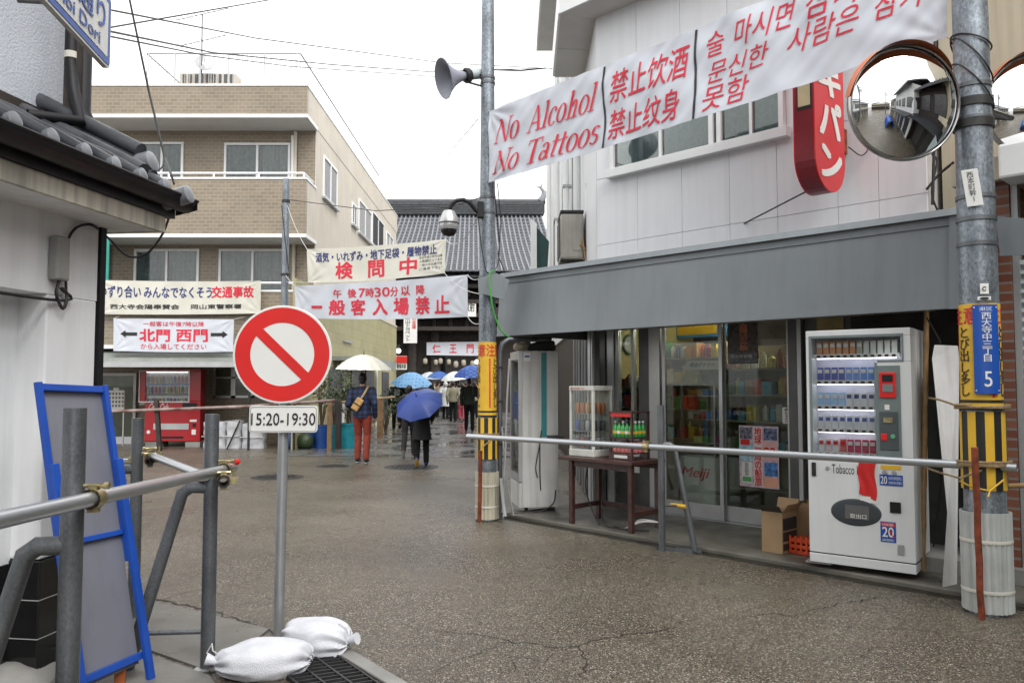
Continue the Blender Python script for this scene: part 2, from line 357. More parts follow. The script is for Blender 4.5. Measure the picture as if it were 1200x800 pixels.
tileA = MTILE('brown_wall_tile', (.265, .215, .152), (.212, .17, .12), (.31, .27, .21), .19, .09, .42, .010)
stucco = M('beige_stucco', (.58, .53, .45), .75, var=.06, vs=1.0, streak=.16, bump=.1, bs=60)
khaki = MTILE('khaki_tile', (.40, .37, .20), (.36, .33, .18), (.33, .30, .17), .6, .30, .6, .012)
brick = MTILE('red_brick', (.16, .050, .030), (.22, .085, .045), (.20, .17, .15), .21, .075, .6, .010)
curtain = M('net_curtain', (.34, .34, .35), .9, var=.12, vs=14, streak=.35)
curtain2 = M('grey_curtain', (.22, .235, .25), .9, var=.2, vs=10, streak=.4); teal = M('teal_sheet', (.03, .27, .22), .5)
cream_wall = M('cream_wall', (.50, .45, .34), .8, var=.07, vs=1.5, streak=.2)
canopy_m = M('canopy_sheet', (.30, .32, .30), .45, .2, var=.15, vs=2, streak=.2)
yellow_in = M('yellow_wall', (.56, .47, .22), .8, var=.05)
floor_in = M('shop_floor', (.09, .08, .07), .4, var=.2)
dark_in = M('dim_wall', (.22, .20, .16), .8, var=.2, vs=3)
cloth_w = M('white_banner', (.56, .585, .64), .75, var=.03, vs=3); cloth_c = M('cream_banner', (.60, .585, .51), .8, var=.04, vs=2)
red_ink = M('red_ink', (.62, .018, .045), .6, var=.1, vs=8); navy_ink = M('navy_ink', (.025, .035, .16), .6); black_ink = M('black_ink', (.014, .014, .016), .55)
signw = M('sign_sheet', (.72, .72, .69), .5, var=.03, vs=4); sign_red = M('sign_red', (.62, .018, .016), .42, var=.07, vs=4); sign_blue = M('sign_blue', (.012, .075, .36), .4, var=.05)
yellowp = M('warning_yellow', (.66, .40, .03), .5, var=.1, vs=5); blackst = M('warning_black', (.015, .015, .014), .5)
for m_ in (cloth_w, cloth_c):
    b_ = m_.node_tree.nodes['Principled BSDF']; b_.inputs['Subsurface Weight'].default_value = 0

# ------------------------------------------------------------------ ground
asph = MGROUND('aggregate_asphalt', 135, [(0, (.042, .034, .024)), (.25, (.082, .069, .050)), (.52, (.128, .109, .081)), (.80, (.200, .172, .132)), (.94, (.40, .36, .29))], (.22, .40), .5, .34, .005)
MB().add([(-400, -400, 0), (400, -400, 0), (400, 900, 0), (-400, 900, 0)], [(0, 1, 2, 3)]).build('road', asph, kind='structure')
# the concrete apron in front of the shop
u0, u1 = sp(590, 606, 6.4)[0], 1.4
mb = MB(); q = [S(u0, 6.4), S(u1, 6.4), S(u1, 10.6), S(u0 + .3, 10.6)]; mb.hexa(q, (0, 0, .05))
mb.build('pavement', step_m, kind='structure', bev=.012)
crack_m = M('crack_dark', (.020, .018, .015), .6, var=.4, vs=40)
def crack(px, w0, w1):                                 # jagged fissure laid through points of the road
    P = [hz(*p) for p in px]; L_ = []
    for a_, b_ in zip(P, P[1:]):
        n_ = max(2, int((b_ - a_).length / .045)); d_ = (b_ - a_).normalized(); s_ = V((-d_.y, d_.x, 0))
        for q in range(n_): L_.append(a_.lerp(b_, q / n_) + s_ * rnd.gauss(0, .016))
    L_.append(P[-1]); mb = MB(); vs = []
    for i_, p in enumerate(L_):
        d_ = (L_[min(i_ + 1, len(L_) - 1)] - L_[max(0, i_ - 1)]).normalized(); s_ = V((-d_.y, d_.x, 0)); w_ = (w0 + (w1 - w0) * i_ / len(L_)) * rnd.uniform(.3, 1.1); vs += [p + s_ * w_ + ZD * .004, p - s_ * w_ + ZD * .004]
    mb.add(vs, [(2 * i_, 2 * i_ + 1, 2 * i_ + 3, 2 * i_ + 2) for i_ in range(len(L_) - 1)]); mb.build('road_crack', crack_m, kind='structure')
crack([(500, 737), (560, 744), (604, 752), (650, 757), (676, 757), (700, 749), (758, 741), (792, 735)], .004, .006); crack([(600, 752), (560, 765), (520, 778), (505, 790)], .003, .002); crack([(676, 757), (688, 772), (684, 795)], .005, .003); crack([(560, 765), (610, 770), (640, 776), (650, 764), (676, 757)], .003, .003)
crack([(858, 726), (885, 722), (908, 719), (925, 723), (950, 715), (985, 708), (1030, 699)], .003, .005); crack([(610, 770), (600, 785), (560, 799)], .002, .002); crack([(925, 723), (990, 735), (1080, 738), (1200, 760)], .002, .003)
crack([(150, 697), (190, 703), (240, 713), (285, 727), (322, 742), (360, 770), (395, 800)], .012, .016); crack([(190, 703), (230, 690), (280, 700)], .003, .002)
mb = MB(); vs = []
for i_ in range(90):
    u_ = u0 - .1 + (u1 - u0) * i_ / 89; vs += [S(u_, 6.405, .004), S(u_, 6.33 - .05 * abs(noise.noise(V((u_ * 5, 0, 2)))) - .03 * noise.noise(V((u_ * 23, 0, 4))), .004)]
mb.add(vs, [(2 * i_, 2 * i_ + 1, 2 * i_ + 3, 2 * i_ + 2) for i_ in range(89)]); mb.build('gutter_dirt', M('wet_dirt', (.028, .027, .020), .3, var=.5, vs=9), kind='structure')
def MLANE():
    m = MTILE('lane_paving', (.17, .165, .155), (.115, .112, .105), (.05, .05, .048), .9, .45, .25, .02)
    t = m.node_tree; n = t.nodes; b = n['Principled BSDF']; L = t.links.new
    br = [x for x in n if x.type == 'TEX_BRICK'][0]; tc = n.new('ShaderNodeTexCoord'); mp = n.new('ShaderNodeMapping'); mp.inputs['Rotation'].default_value = (0, 0, rad(-3)); L(tc.outputs['Object'], mp.inputs[0])
    L(mp.outputs[0], br.inputs['Vector'])
    nz = n.new('ShaderNodeTexNoise'); nz.inputs['Scale'].default_value = .9; nz.inputs['Detail'].default_value = 5; L(tc.outputs['Object'], nz.inputs[0])
    mr = n.new('ShaderNodeMapRange'); mr.inputs['From Min'].default_value = .4; mr.inputs['From Max'].default_value = .6; mr.inputs['To Min'].default_value = .05; mr.inputs['To Max'].default_value = .42; L(nz.outputs[0], mr.inputs[0]); L(mr.outputs[0], b.inputs['Roughness'])
    return m
lane_m = MLANE()
MB().add([(-5.1, 17.2, .004), (1.0, 16.6, .004), (2.2, 60, .004), (-7, 60, .004)], [(0, 1, 2, 3)]).build('lane_paving', lane_m, kind='structure')
# gutter covers in the left foreground
mb = MB()
A = hz(165, 702); B = hz(318, 738); Cc = hz(465, 815); D = hz(330, 900); E = hz(-60, 900); Fp = hz(60, 700)
for q in ([A, B, hz(250, 790), hz(120, 745)], [hz(120, 748), hz(247, 792), D, E], [Fp, hz(158, 702), hz(115, 743), E]):
    c = sum((V(p) for p in q), V()) / 4; mb.hexa([V(p) + (c - V(p)).normalized() * .012 for p in q], (0, 0, .012))
mb.build('gutter_paving', conc_wet, kind='structure')
mb = MB(); a, b = hz(392, 766), hz(520, 845); d = (b - a).normalized(); n_ = V((-d.y, d.x, 0)) * -.09
mb.hexa([a, b, b - n_, a - n_], (0, 0, .02)); mb.build('kerb', conc, kind='structure', bev=.008)
g0, g1, g2, g3 = hz(392, 768), hz(460, 815), hz(380, 830), hz(318, 778)
t = thing('drain_grate', (g0 + g2) / 2, 'black iron drain grating in the ground beside the white sandbags', 'grate')
MB().hexa([V(p) + V((0, 0, .003)) for p in (g0, g1, g2, g3)], (0, 0, .003)).build('pit', blackp, t)
mb = MB()
for i in range(15):
    k = i / 14; p = g0.lerp(g1, k); r_ = g3.lerp(g2, k); mb.hexa([p, p + (g1 - g0).normalized() * .009, r_ + (g1 - g0).normalized() * .009, r_], (0, 0, .02))
mb.build('bar', iron, t, each=True); mb = MB()
for k in (0, .33, .66, 1):
    p = g0.lerp(g3, k); r_ = g1.lerp(g2, k); e = (g3 - g0).normalized() * .012; mb.hexa([p, r_, r_ + e, p + e], (0, 0, .023))
mb.build('frame', iron, t)
def manhole(px, py, r, lab):
    c = hz(px, py); t = thing('manhole_cover', c, lab, 'manhole cover', 'manhole covers in the road')
    lid = MB().lathe(c, [(0, .006), (r * .86, .006), (r * .88, .004), (r * .9, .008), (r, .007), (r * 1.01, 0)], 32)
    mb = lid; s = r * 1.5 / 9
    for i in range(-4, 5):
        for j in range(-4, 5):
            if (i * i + j * j) < 20: mb.box(c + V((i * s, j * s, .009)), (s * .55, s * .55, .006))
    mb.build('lid', iron, t)
manhole(325, 559, .42, 'round iron manhole cover beyond the no-entry sign pole')
manhole(482, 547, .50, 'round iron manhole cover under the person with the plain blue umbrella')
manhole(390, 546, .30, 'small manhole cover left of the red trousers')

# ------------------------------------------------------------------ beige apartment building across the square
AX = -5.12; YP, YW = 19.5, 20.54; XL = -11.2
def zz(py, Y): return at(600, py, Y).z
bd = thing('apartment_building', (-8, 20.5, 0), 'beige three storey building with brown tiled front and white balcony rails', 'building')
MB().bb((XL, YW, 2.3), (AX - .02, 35.0, 8.2)).build('wall', [tileA], bd)
mb = MB(); mb.bb((AX - .02, YW - .02, 4.05), (AX, 34.9, 8.95)); mb.build('side_wall', stucco, bd)
mb = MB(); mb.bb((AX - .02, 18.6, 0), (AX + .05, 34.9, 4.02)); mb.build('side_plinth', khaki, bd)
MB().bb((AX - .02, YW - .05, 4.0), (AX + .07, 34.95, 4.07)).build('ledge', stucco, bd)
MB().bb((XL, YW + .12, 0), (AX - .02, 35, 2.3)).build('lower_wall', tileA, bd)
def parapet(za, zb, x1, nm):                          # projecting balcony band with pale edges and soffit
    MB().bb((XL, YP, za), (x1, YP + .14, zb)).build(nm, tileA, bd)
    mb = MB(); mb.bb((x1 - .14, YP + .142, za), (x1, YW, zb)); mb.build(nm + '_return', stucco, bd)
    mb = MB(); mb.bb((XL, YP - .03, za - .09), (x1 + .03, YW, za)); mb.bb((XL, YP - .02, zb), (x1 + .02, YP + .16, zb + .05)); mb.bb((x1 - .16, YP + .162, zb), (x1 + .02, YW, zb + .05)); mb.build('edge_band', white_paint, bd)
zr0, zr1 = zz(134, YP), zz(101, YP)
parapet(zr0, zr1, AX + .01, 'roof_parapet')
MB().bb((AX - .16, YW + .01, zr1 - .75), (AX + .012, 35.05, zr1)).build('side_parapet', stucco, bd)
MB().bb((AX - .18, YW + .01, zr1), (AX + .03, 35.06, zr1 + .05)).build('coping', white_paint, bd)
MB().bb((XL, YW + .02, zr0), (AX - .18, 35, zr0 + .1)).build('roof_slab', conc, bd)
z3b, z3t, z3r = zz(274, YP), zz(210, YP), zz(202, YP)
parapet(z3b, z3t, AX + .01, 'upper_balcony')
z2t = zz(342, YP); z2r = zz(331, YP); parapet(zz(404, YP), z2t, AX + .01, 'lower_balcony')
for z0, z1 in ((z3t, z3r), (z2t, z2r)):
    mb = MB(); mb.cyl((XL, YP + .07, z1), (AX - .06, YP + .07, z1), .028, n=8); mb.cyl((AX - .06, YP + .07, z1), (AX - .06, YW, z1), .028, n=8)
    x = AX - .06
    while x > XL: mb.cyl((x, YP + .07, z0), (x, YP + .07, z1), .025, n=6); x -= 1.12
    mb.build('balcony_rail', white_paint, bd)
def apt_window(x0, x1, z0, z1, Y=YW):
    f = MB(); t_ = .06
    f.bb((x0, Y - .05, z0), (x1, Y + .03, z0 + t_)); f.bb((x0, Y - .05, z1 - t_), (x1, Y + .03, z1)); f.bb((x0, Y - .05, z0 + t_), (x0 + t_, Y + .03, z1 - t_)); f.bb((x1 - t_, Y - .05, z0 + t_), (x1, Y + .03, z1 - t_))
    xm = (x0 + x1) / 2; f.bb((xm - t_ / 2, Y - .045, z0 + t_), (xm + t_ / 2, Y + .03, z1 - t_)); o = f.build('window', white_paint, bd)
    MB().bb((x0 + t_, Y - .02, z0 + t_), (x1 - t_, Y - .016, z1 - t_)).build('pane', glass, o)
    n = int((x1 - x0) / .04); MB().bb((x0 + t_, Y - .002, z0 + t_), (x1 - t_, Y + .03, z1 - t_)).build('dark_room', alu_dk, o)
    for (c0, c1) in ((0, rnd.uniform(.38, .5)), (rnd.uniform(.5, .62), 1)):
        mb = MB(); ph = rnd.uniform(0, 6); mb.sheet(lambda a, b: V((x0 + t_ + (c0 + (c1 - c0) * a) * (x1 - x0 - 2 * t_), Y - .009 - .004 * math.sin(ph + a * n * .8 + .5 * math.sin(a * 9 + ph)), z0 + t_ + b * (z1 - z0 - 2 * t_))), n, 1); mb.build('curtain', rnd.choice((curtain, curtain2)), o, smooth=80)
for (pa, pb, pt, pbm) in ((162, 213, 167, 214), (261, 339, 168, 214), (158, 234, 292, 345), (257, 336, 292, 345)):
    apt_window(at(pa, 300, YW).x, at(pb, 300, YW).x, zz(pbm, YW), zz(pt, YW))
mb = MB()
for px in (128, 345): x = at(px, 300, YW).x; mb.cyl((x, YW - .07, 2.4), (x, YW - .07, 8.1), .045, n=10)
mb.build('downpipe', stucco, bd, smooth=True, each=True); mb = MB()
for px in (138, 352): x = at(px, 300, YW).x; mb.cyl((x, YW - .08, 2.4), (x, YW - .08, zz(330, YW)), .035, n=8); 
x = at(342, 300, YW).x; mb.cyl((x, YW - .06, zz(214, YW)), (x, YW - .06, zz(160, YW)), .05, n=8); mb.build('vent_pipe', white_paint, bd, smooth=True, each=True)
def side_window(pa, pb, pyt, pyb, dark=False):        # on the long side wall
    Ya = -5.12 / ((pa - 600) / F); Yb = -5.12 / ((pb - 600) / F); z1 = at(pa, pyt, Ya).z; z0 = at(pa, pyb, Ya).z
    f = MB(); t_ = .07; X = AX + .04
    for q in (((Ya, z0), (Yb, z0 + t_)), ((Ya, z1 - t_), (Yb, z1)), ((Ya, z0 + t_), (Ya + t_, z1 - t_)), ((Yb - t_, z0 + t_), (Yb, z1 - t_)), (((Ya + Yb) / 2 - .03, z0 + t_), ((Ya + Yb) / 2 + .03, z1 - t_))): f.bb((AX, q[0][0], q[0][1]), (X, q[1][0], q[1][1]))
    o = f.build('window', white_paint, bd); MB().bb((AX, Ya + t_, z0 + t_), (AX + .012, Yb - t_, z1 - t_)).build('pane', blackp if dark else curtain, o)
    MB().bb((AX, Ya - .05, z0 - .06), (AX + .1, Yb + .05, z0)).build('sill', alu, o)
side_window(375.5, 392, 181, 230); side_window(418, 433, 232, 272); side_window(410, 415.5, 236, 262, True); side_window(434, 448, 246, 286, True); side_window(451, 459, 270, 292)
side_window(400, 409, 378, 398)
mb = MB(); mb.bb((AX, 22.5, 2.2), (AX + .9, 29, 2.32)); mb.bb((AX + .86, 22.5, 2.02), (AX + .9, 29, 2.2)); mb.build('side_awning', canopy_m, bd)
mb = MB()
for Y in (22, 25, 27.5, 31): mb.bb((AX + .05, Y, .1), (AX + .09, Y + 1.6, 2.0))
mb.build('side_door', alu_dk, bd, each=True); mb = MB()
for Y in (23.6, 26.7, 29.4): mb.cyl((AX + .12, Y, 0), (AX + .12, Y, 2.2), .05, n=8)
mb.build('side_pipe', white_paint, bd, each=True)
# ground-floor shop front: canopy, glazed door, window
mb = MB(); zc0, zc1 = zz(425, 18.55), zz(411, 19.4)
mb.sheet(lambda a, b: V((XL + a * (AX - .02 - XL), 18.5 + b * 1.9, zc0 + b * (zc1 - zc0) * 1.6 + .012 * math.sin(a * 500))), 240, 1); mb.build('canopy_roof', canopy_m, bd)
MB().bb((XL, 18.48, zc0 - .10), (AX - .02, 18.52, zc0 + .02)).build('canopy_fascia', alu, bd)
mb = MB()
for px in (118, 292, 345): x = at(px, 470, 18.6).x; mb.cyl((x, 18.6, 0), (x, 18.6, zc0), .03, n=8)
mb.build('canopy_post', iron, bd, each=True)
YD = YW + .10
xa, xb = at(112, 470, YD).x, at(160, 470, YD).x; z1 = zz(437, YD)
f = MB(); f.bb((xa, YD - .05, 0), (xa + .07, YD, z1)); f.bb((xb - .07, YD - .05, 0), (xb, YD, z1)); f.bb((xa + .07, YD - .05, z1 - .07), (xb - .07, YD, z1)); f.bb((xa + .07, YD - .05, 0), (xb - .07, YD, .18))
o = f.build('door', white_paint, bd); MB().bb((xa + .07, YD - .03, .18), (xb - .07, YD - .024, z1 - .07)).build('pane', glass_dk, o)
MB().bb((xa + .07, YD - .006, .18), (xb - .07, YD, z1 - .07)).build('dark_interior', dark_in, o)
xa, xb = at(250, 470, YD).x, at(297, 470, YD).x; z0, z1 = zz(466, YD), zz(428, YD)
f = MB(); t_ = .06; xm = (xa + xb) / 2
for q in (((xa, z0), (xb, z0 + t_)), ((xa, z1 - t_), (xb, z1)), ((xa, z0), (xa + t_, z1)), ((xb - t_, z0), (xb, z1)), ((xm - .06, z0), (xm + .06, z1)), ((xa, z0 + .5), (xb, z0 + .54))): f.bb((q[0][0], YD - .04, q[0][1]), (q[1][0], YD + .01, q[1][1]))
o = f.build('window', alu, bd); MB().bb((xa + t_, YD - .012, z0 + t_), (xb - t_, YD - .006, z1 - t_)).build('pane', glass_dk, o); MB().bb((xa + t_, YD - .004, z0 + t_), (xb - t_, YD, z1 - t_)).build('dark_interior', dark_in, o)
# roof fence, aerial, dish, condenser
t = thing('roof_fence', (-8, 21, zr1 + .05), 'white wire mesh railing round the roof of the beige building', 'fence')
mb = MB(); xl, xr = at(172, 80, 21.2).x, at(352, 80, 21.2).x; zf = zz(63, 21.2)
x = xl
while x < xr: mb.cyl((x, 21.2, zr0 + .1), (x, 21.2, zf), .008, n=4, cap=False); x += .13
Y = 21.2
while Y < 34: mb.cyl((xr, Y, zr0 + .1), (xr, Y, zf), .008, n=4, cap=False); mb.cyl((xl, Y, zr0 + .1), (xl, Y, zf), .008, n=4, cap=False); Y += .25
mb.build('mesh_wire', alu, t); mb = MB()
mb.cyl((xl, 21.2, zf), (xr, 21.2, zf), .022, n=6); mb.cyl((xr, 21.2, zf), (xr, 34, zf), .022, n=6); mb.cyl((xl, 21.2, zf), (xl, 34, zf), .022, n=6); mb.build('top_rail', alu, t)
mb = MB()
for px in (174, 205, 235, 268, 310, 348): x = at(px, 80, 21.2).x; mb.cyl((x, 21.19, zr0 + .1), (x, 21.19, zf), .018, n=6)
mb.build('post', alu, t, each=True)
t = thing('condenser_row', at(240, 98, 22.5), 'long beige louvred unit standing behind the roof fence', 'roof unit')
mb = MB(); a, b = at(211, 98, 22.5), at(276, 86, 22.5); mb.bb((a.x, 22.5, zr0 + .1), (b.x, 23, b.z)); mb.build('casing', stucco, t); mb = MB(); x = a.x + .08
while x < b.x - .05: mb.bb((x, 22.47, a.z + .03), (x + .09, 22.5, b.z - .04)); x += .17
mb.build('louvre', alu_dk, t)
t = thing('tv_aerial', at(237, 98, 22.2), 'tall thin television aerial on the roof of the beige building', 'aerial')
a = at(237, 98, 22.2); b = at(237, 17, 22.2); a.z = zr0 + .1; MB().cyl(a, b, .02, n=6).build('mast', alu_dk, t)
for (py, L_) in ((17, 1.0), (48, .9)):
    c = at(237, py, 22.2); mb = MB(); d = V((.92, .2, .33)); mb.cyl(c - d * L_ * .75, c + d * L_ * .75, .012, n=5)
    for k in range(9): e = c + d * L_ * (k / 8 - .5) * 1.4; mb.cyl(e - V((0, .18, 0)), e + V((0, .18, 0)), .007, n=4)
    mb.build('antenna', alu_dk, t)
t = thing('satellite_dish', at(239, 76, 22.3), 'small pale satellite dish on the roof aerial mast', 'satellite dish')
c = at(239, 76, 22.25); R = Matrix.Rotation(rad(70), 3, 'X') @ Matrix.Rotation(rad(25), 3, 'Y')
MB().lathe(c, [(0, 0), (.1, .01), (.2, .04), (.25, .07), (.24, .08), (.1, .02), (0, .012)], 20, R).build('dish', alu, t, smooth=True)
MB().cyl(c, c + R @ V((0, 0, .3)), .012, n=6).build('feed_arm', alu, t)

# ------------------------------------------------------------------ temple gate at the end of the lane
TY = 45.0
tp = thing('temple_gate', (-3, TY, 0), 'big dark wooden temple gate with grey tiled roof at the end of the lane', 'gate building')
xl, xr = at(438, 243, TY).x, at(633, 243, TY).x; zrg = zz(250, TY); zev = zz(318, TY - 4.5)
def rp_(a, b): # roof plane: a along, b 0 ridge .. 1 eave
    return V((xl + a * (xr - xl) + (a - .5) * b * 2.2, TY - b * 4.5, zrg + (zev - zrg) * (b ** .92) - .25 * math.sin(b * 3.14)))
mb = MB(); mb.sheet(rp_, 8, 8); mb.sheet(lambda a, b: rp_(a, b) * 1 + V((0, 0, -.3)), 8, 8); mb.sheet(lambda a, b: V((rp_(a, b).x, 2 * TY - rp_(a, b).y, rp_(a, b).z)), 4, 6); mb.build('roof', rtile, tp, smooth=True)
mb = MB(); nt_ = 40
for i in range(nt_ + 1): mb.tube([rp_(i / nt_, k / 8) + V((0, 0, .03)) for k in range(9)], .055, 6)
mb.build('tile_rib', rtile_lt, tp, smooth=True); mb = MB()  # lighter tile colour puts the wet sky reflection into the ribs
for i in range(nt_):
    for k in range(22): p = rp_((i + .5) / nt_, (k + .5) / 22); mb.box(p + V((0, 0, .03)), (.16, .02, .05))
mb.build('tile_course', rtile_lt, tp)
mb = MB(); mb.bb((xl - .2, TY - .35, zrg - .1), (xr + .2, TY + .35, zrg + .62)); 
for k in range(5): mb.bb((xl - .25, TY - .38, zrg + .1 * k + .02), (xr + .25, TY + .38, zrg + .1 * k + .06))
mb.tube([(xl - .3, TY, zrg + .68), (xr + .3, TY, zrg + .68)], .14, 8); mb.build('ridge', rtile, tp)
mb = MB(); c = V((xr, TY, zrg + .7)); mb.tube([c, c + V((.18, 0, .25)), c + V((.22, 0, .55)), c + V((.02, 0, .8)), c + V((.12, 0, 1.0))], [.2, .17, .13, .08, .02], 8); mb.tube([c + V((.05, 0, .8)), c + V((-.3, 0, .82))], [.06, .01], 6); mb.build('ridge_finial', rtile_lt, tp, smooth=True)
# rafters, upper storey, lower storey with the open passage
mb = MB()
for i in range(44): x = xl - 1 + (xr - xl + 2) * i / 43; mb.bb((x - .05, TY - 4.4, zev - .02), (x + .05, TY - 1, zev + .12))
mb.build('rafter', dkwood, tp)
mb = MB(); mb.bb((xl - .6, TY - 2.6, 4.2), (xr + .4, TY + 2, zev - .1)); mb.build('upper_wall', dkwood, tp)
mb = MB()
for z in (4.3, 5.0, 5.7, 6.5): mb.bb((xl - 1.3, TY - 3.2 - .1 * z, z), (xr + 1.0, TY - 2.6, z + .2))
for i in range(13): x = xl - .5 + (xr - xl + .8) * i / 12; mb.bb((x - .1, TY - 3.0, 4.2), (x + .1, TY - 2.58, 7)); mb.bb((x - .22, TY - 3.6, 5.2), (x + .22, TY - 2.59, 5.5)); mb.bb((x - .16, TY - 3.3, 6.1), (x + .16, TY - 2.59, 6.35))
mb.build('beam', dkwood, tp)
mb = MB(); xs = [xl, xl + 2.6, at(515, 440, TY).x, at(578, 440, TY).x, xr]
for x in xs:
    for Y in (TY - 2.6, TY + 1.8): mb.cyl((x, Y, 0), (x, Y, 4.3), .28, n=12)
mb.build('pillar', dkwood, tp, each=True); mb = MB()
mb.bb((xs[0], TY - 2.4, 0), (xs[2], TY - 2.2, 4.2)); mb.bb((xs[3], TY - 2.4, 0), (xr + .3, TY - 2.2, 4.2)); mb.bb((xs[2], TY - 2.4, 3.0), (xs[3], TY - 2.2, 4.2)); mb.build('lower_wall', dkwood, tp)
# bright precinct building seen through the gate, with pale lanterns
t = thing('precinct_hall', (-2.5, 62, 0), 'dark temple hall glimpsed through the open gate', 'building')
MB().bb((-12, 62, 0), (8, 68, 5)).build('wall', dkwood, t); MB().hexa([(-14, 60, 4.6), (10, 60, 4.6), (7, 66, 8), (-11, 66, 8)], (0, 0, .3)).build('roof', rtile, t)
lant = M('paper_lantern', (.42, .38, .30), .8)
for i in range(9):
    px = 500 + i * 9 + rnd.uniform(-2, 2); c = at(px, 425 + rnd.uniform(-2, 2), TY - 2.9)
    t = thing('paper_lantern', c - V((0, 0, .25)), 'small pale paper lantern hanging in the row under the temple gate', 'lantern', 'paper lanterns hanging under the gate')
    q_ = rnd.uniform(.5, .75); MB().lathe(c, [(.02, -.25 * q_), (.12 * q_, -.22 * q_), (.17 * q_, -.1), (.18 * q_, 0), (.17 * q_, .1), (.12 * q_, .22 * q_), (.02, .25 * q_)], 10).build('shade', lant, t, smooth=True); mb = MB(); mb.cyl(c + V((0, 0, .25)), c + V((0, 0, .5)), .015, n=4); mb.cyl(c + V((0, 0, .2)), c + V((0, 0, .27)), .1, n=8); mb.build('hanger', blackp, t)
lamp = ME('lit_bulb', (1, .95, .85), 1.6)
for (px, py, lb) in ((467, 411, 'small round white lamp above the red and white notice in the lane'), (559, 424, 'small lit lamp under the right end of the temple gate banner')):
    c = at(px, py, TY - 4.6); t = thing('gate_lamp', c, lb, 'lamp'); MB().ell(c, (.13, .13, .13), 12, 8).build('globe', lamp, t, smooth=True); mb = MB(); mb.cyl(c + V((0, 0, .12)), c + V((0, 0, .3)), .07, n=8); mb.cyl(c + V((0, 0, .28)), c + V((0, 2.2, .28)), .03, n=6); mb.build('bracket', iron, t)
# ------------------------------------------------------------------ the corner shop
MU, MS = 7.60, 7.75                                    # depth of the upper wall, of the shop front
uc = sp(699, 200, MU)[0]; ur = sp(1086, 200, MU)[0]
ZE = 6.15; ZA = 2.86                                   # eave soffit, top of the awning
shop = thing('shop_building', S((uc + ur) / 2, MU + 2, 0), 'white panelled corner shop with grey metal awning over a glazed sliding door', 'building')
cor = S(uc, MU); XLW = cor.x                           # corner; side wall runs up the lane along +Y
sw = V((0.012, 1, 0))
def lanew(t_, z): p = cor + sw * t_; return V((p.x, p.y, z))
LW = 1.9
mb = MB(); mb.hexa([S(uc, MU + .03, 2.2), S(ur, MU + .03, 2.2), S(ur, MU + .03, 7.2), S(uc, MU + .03, 7.2)], MD * .12)
mb.hexa([S(ur - .12, MU + .151, .085), S(ur, MU + .151, .085), S(ur, MU + .151, 7.2), S(ur - .12, MU + .151, 7.2)], MD * 4.5)
mb.build('wall_core', joint, shop)
# panels with open joints; the window opening is left out
w0, wz0 = sp(718, 205, MU); w1 = sp(921, 140, MU)[0]; wzt = wz0 + 1.28
jx = [uc] + [sp(px, 240, MU)[0] for px in (747, 799, 855, 911, 982, 1030)] + [ur]
jz = [2.2, sp(800, 272, MU)[1], wz0 - .02, wzt, 7.2]
mb = MB()
for a, b in zip(jx, jx[1:]):
    for c, d in zip(jz, jz[1:]):
        if c == jz[2] and b > w0 + .02 and a < w1 - .02:
            for (p, q) in ((a, min(b, w0)), (max(a, w1), b)):
                if q - p > .02: mb.hexa([S(p + .003, MU, c + .003), S(q - .003, MU, c + .003), S(q - .003, MU, d - .003), S(p + .003, MU, d - .003)], MD * .029)
            continue
        mb.hexa([S(a + .0022, MU, c + .0022), S(b - .0022, MU, c + .0022), S(b - .0022, MU, d - .0022), S(a + .0022, MU, d - .0022)], MD * .029)
mb.build('wall_panel', white_panel, shop, bev=.0025)
mb = MB(); mb.hexa([lanew(.16, 2.2), lanew(LW, 2.2), lanew(LW, 7.2), lanew(.16, 7.2)], (.12, 0, 0)); mb.hexa([lanew(0.03, 2.2), lanew(.157, 2.2), lanew(.157, 7.2), lanew(.03, 7.2)], (.10, 0, 0)); mb.build('side_wall', white_panel, shop)
# window: white frame, dark shutter box above, curtains
f = MB(); t_ = .055
def fr(a, b, c, d, o0=-.06, o1=.05): f.hexa([S(a, MU + o0, c), S(b, MU + o0, c), S(b, MU + o0, d), S(a, MU + o0, d)], MD * (o1 - o0))
wm = [w0, (w0 * 3 + w1 * 2) / 5 * 1.0, w1]; wm[1] = sp(838, 160, MU)[0]
fr(w0 - .05, w1 + .05, wz0 - .05, wz0 + t_, -.09); fr(w0 - .03, w1 + .03, wzt - t_, wzt, -.08)
for x in (w0, wm[1] - .05, wm[1] + .05, w1 - t_): fr(x, x + t_, wz0 + t_, wzt - t_)
for (a, b) in ((w0, wm[1]), (wm[1] + .05, w1)): x = (a + b) / 2; fr(x, x + .035, wz0 + t_, wzt - t_, -.05)
wo = f.build('window', white_paint, shop, bev=.004)
MB().hexa([S(w0 + .05, MU - .02, wz0 + t_), S(w1 - .05, MU - .02, wz0 + t_), S(w1 - .05, MU - .02, wzt - t_), S(w0 + .05, MU - .02, wzt - t_)], MD * .005).build('pane', glass, wo)
mb = MB(); mb.sheet(lambda a, b: S(w0 + .05 + a * (w1 - w0 - .1), MU + .012 + .010 * math.sin(a * 150) - .005 * math.sin(a * 47), wz0 + t_ + b * (wzt - wz0 - 2 * t_ - .16)), 260, 1); mb.build('curtain', M('pale_curtain', (.30, .37, .36), .9, var=.1, vs=20), wo, smooth=80)
mb = MB(); mb.hexa([S(w0 + .05, MU - .015, wzt - .24), S(w1 - .05, MU - .015, wzt - .24), S(w1 - .05, MU - .015, wzt - t_), S(w0 + .05, MU - .015, wzt - t_)], MD * .02); mb.build('dark_transom', blackp, wo)
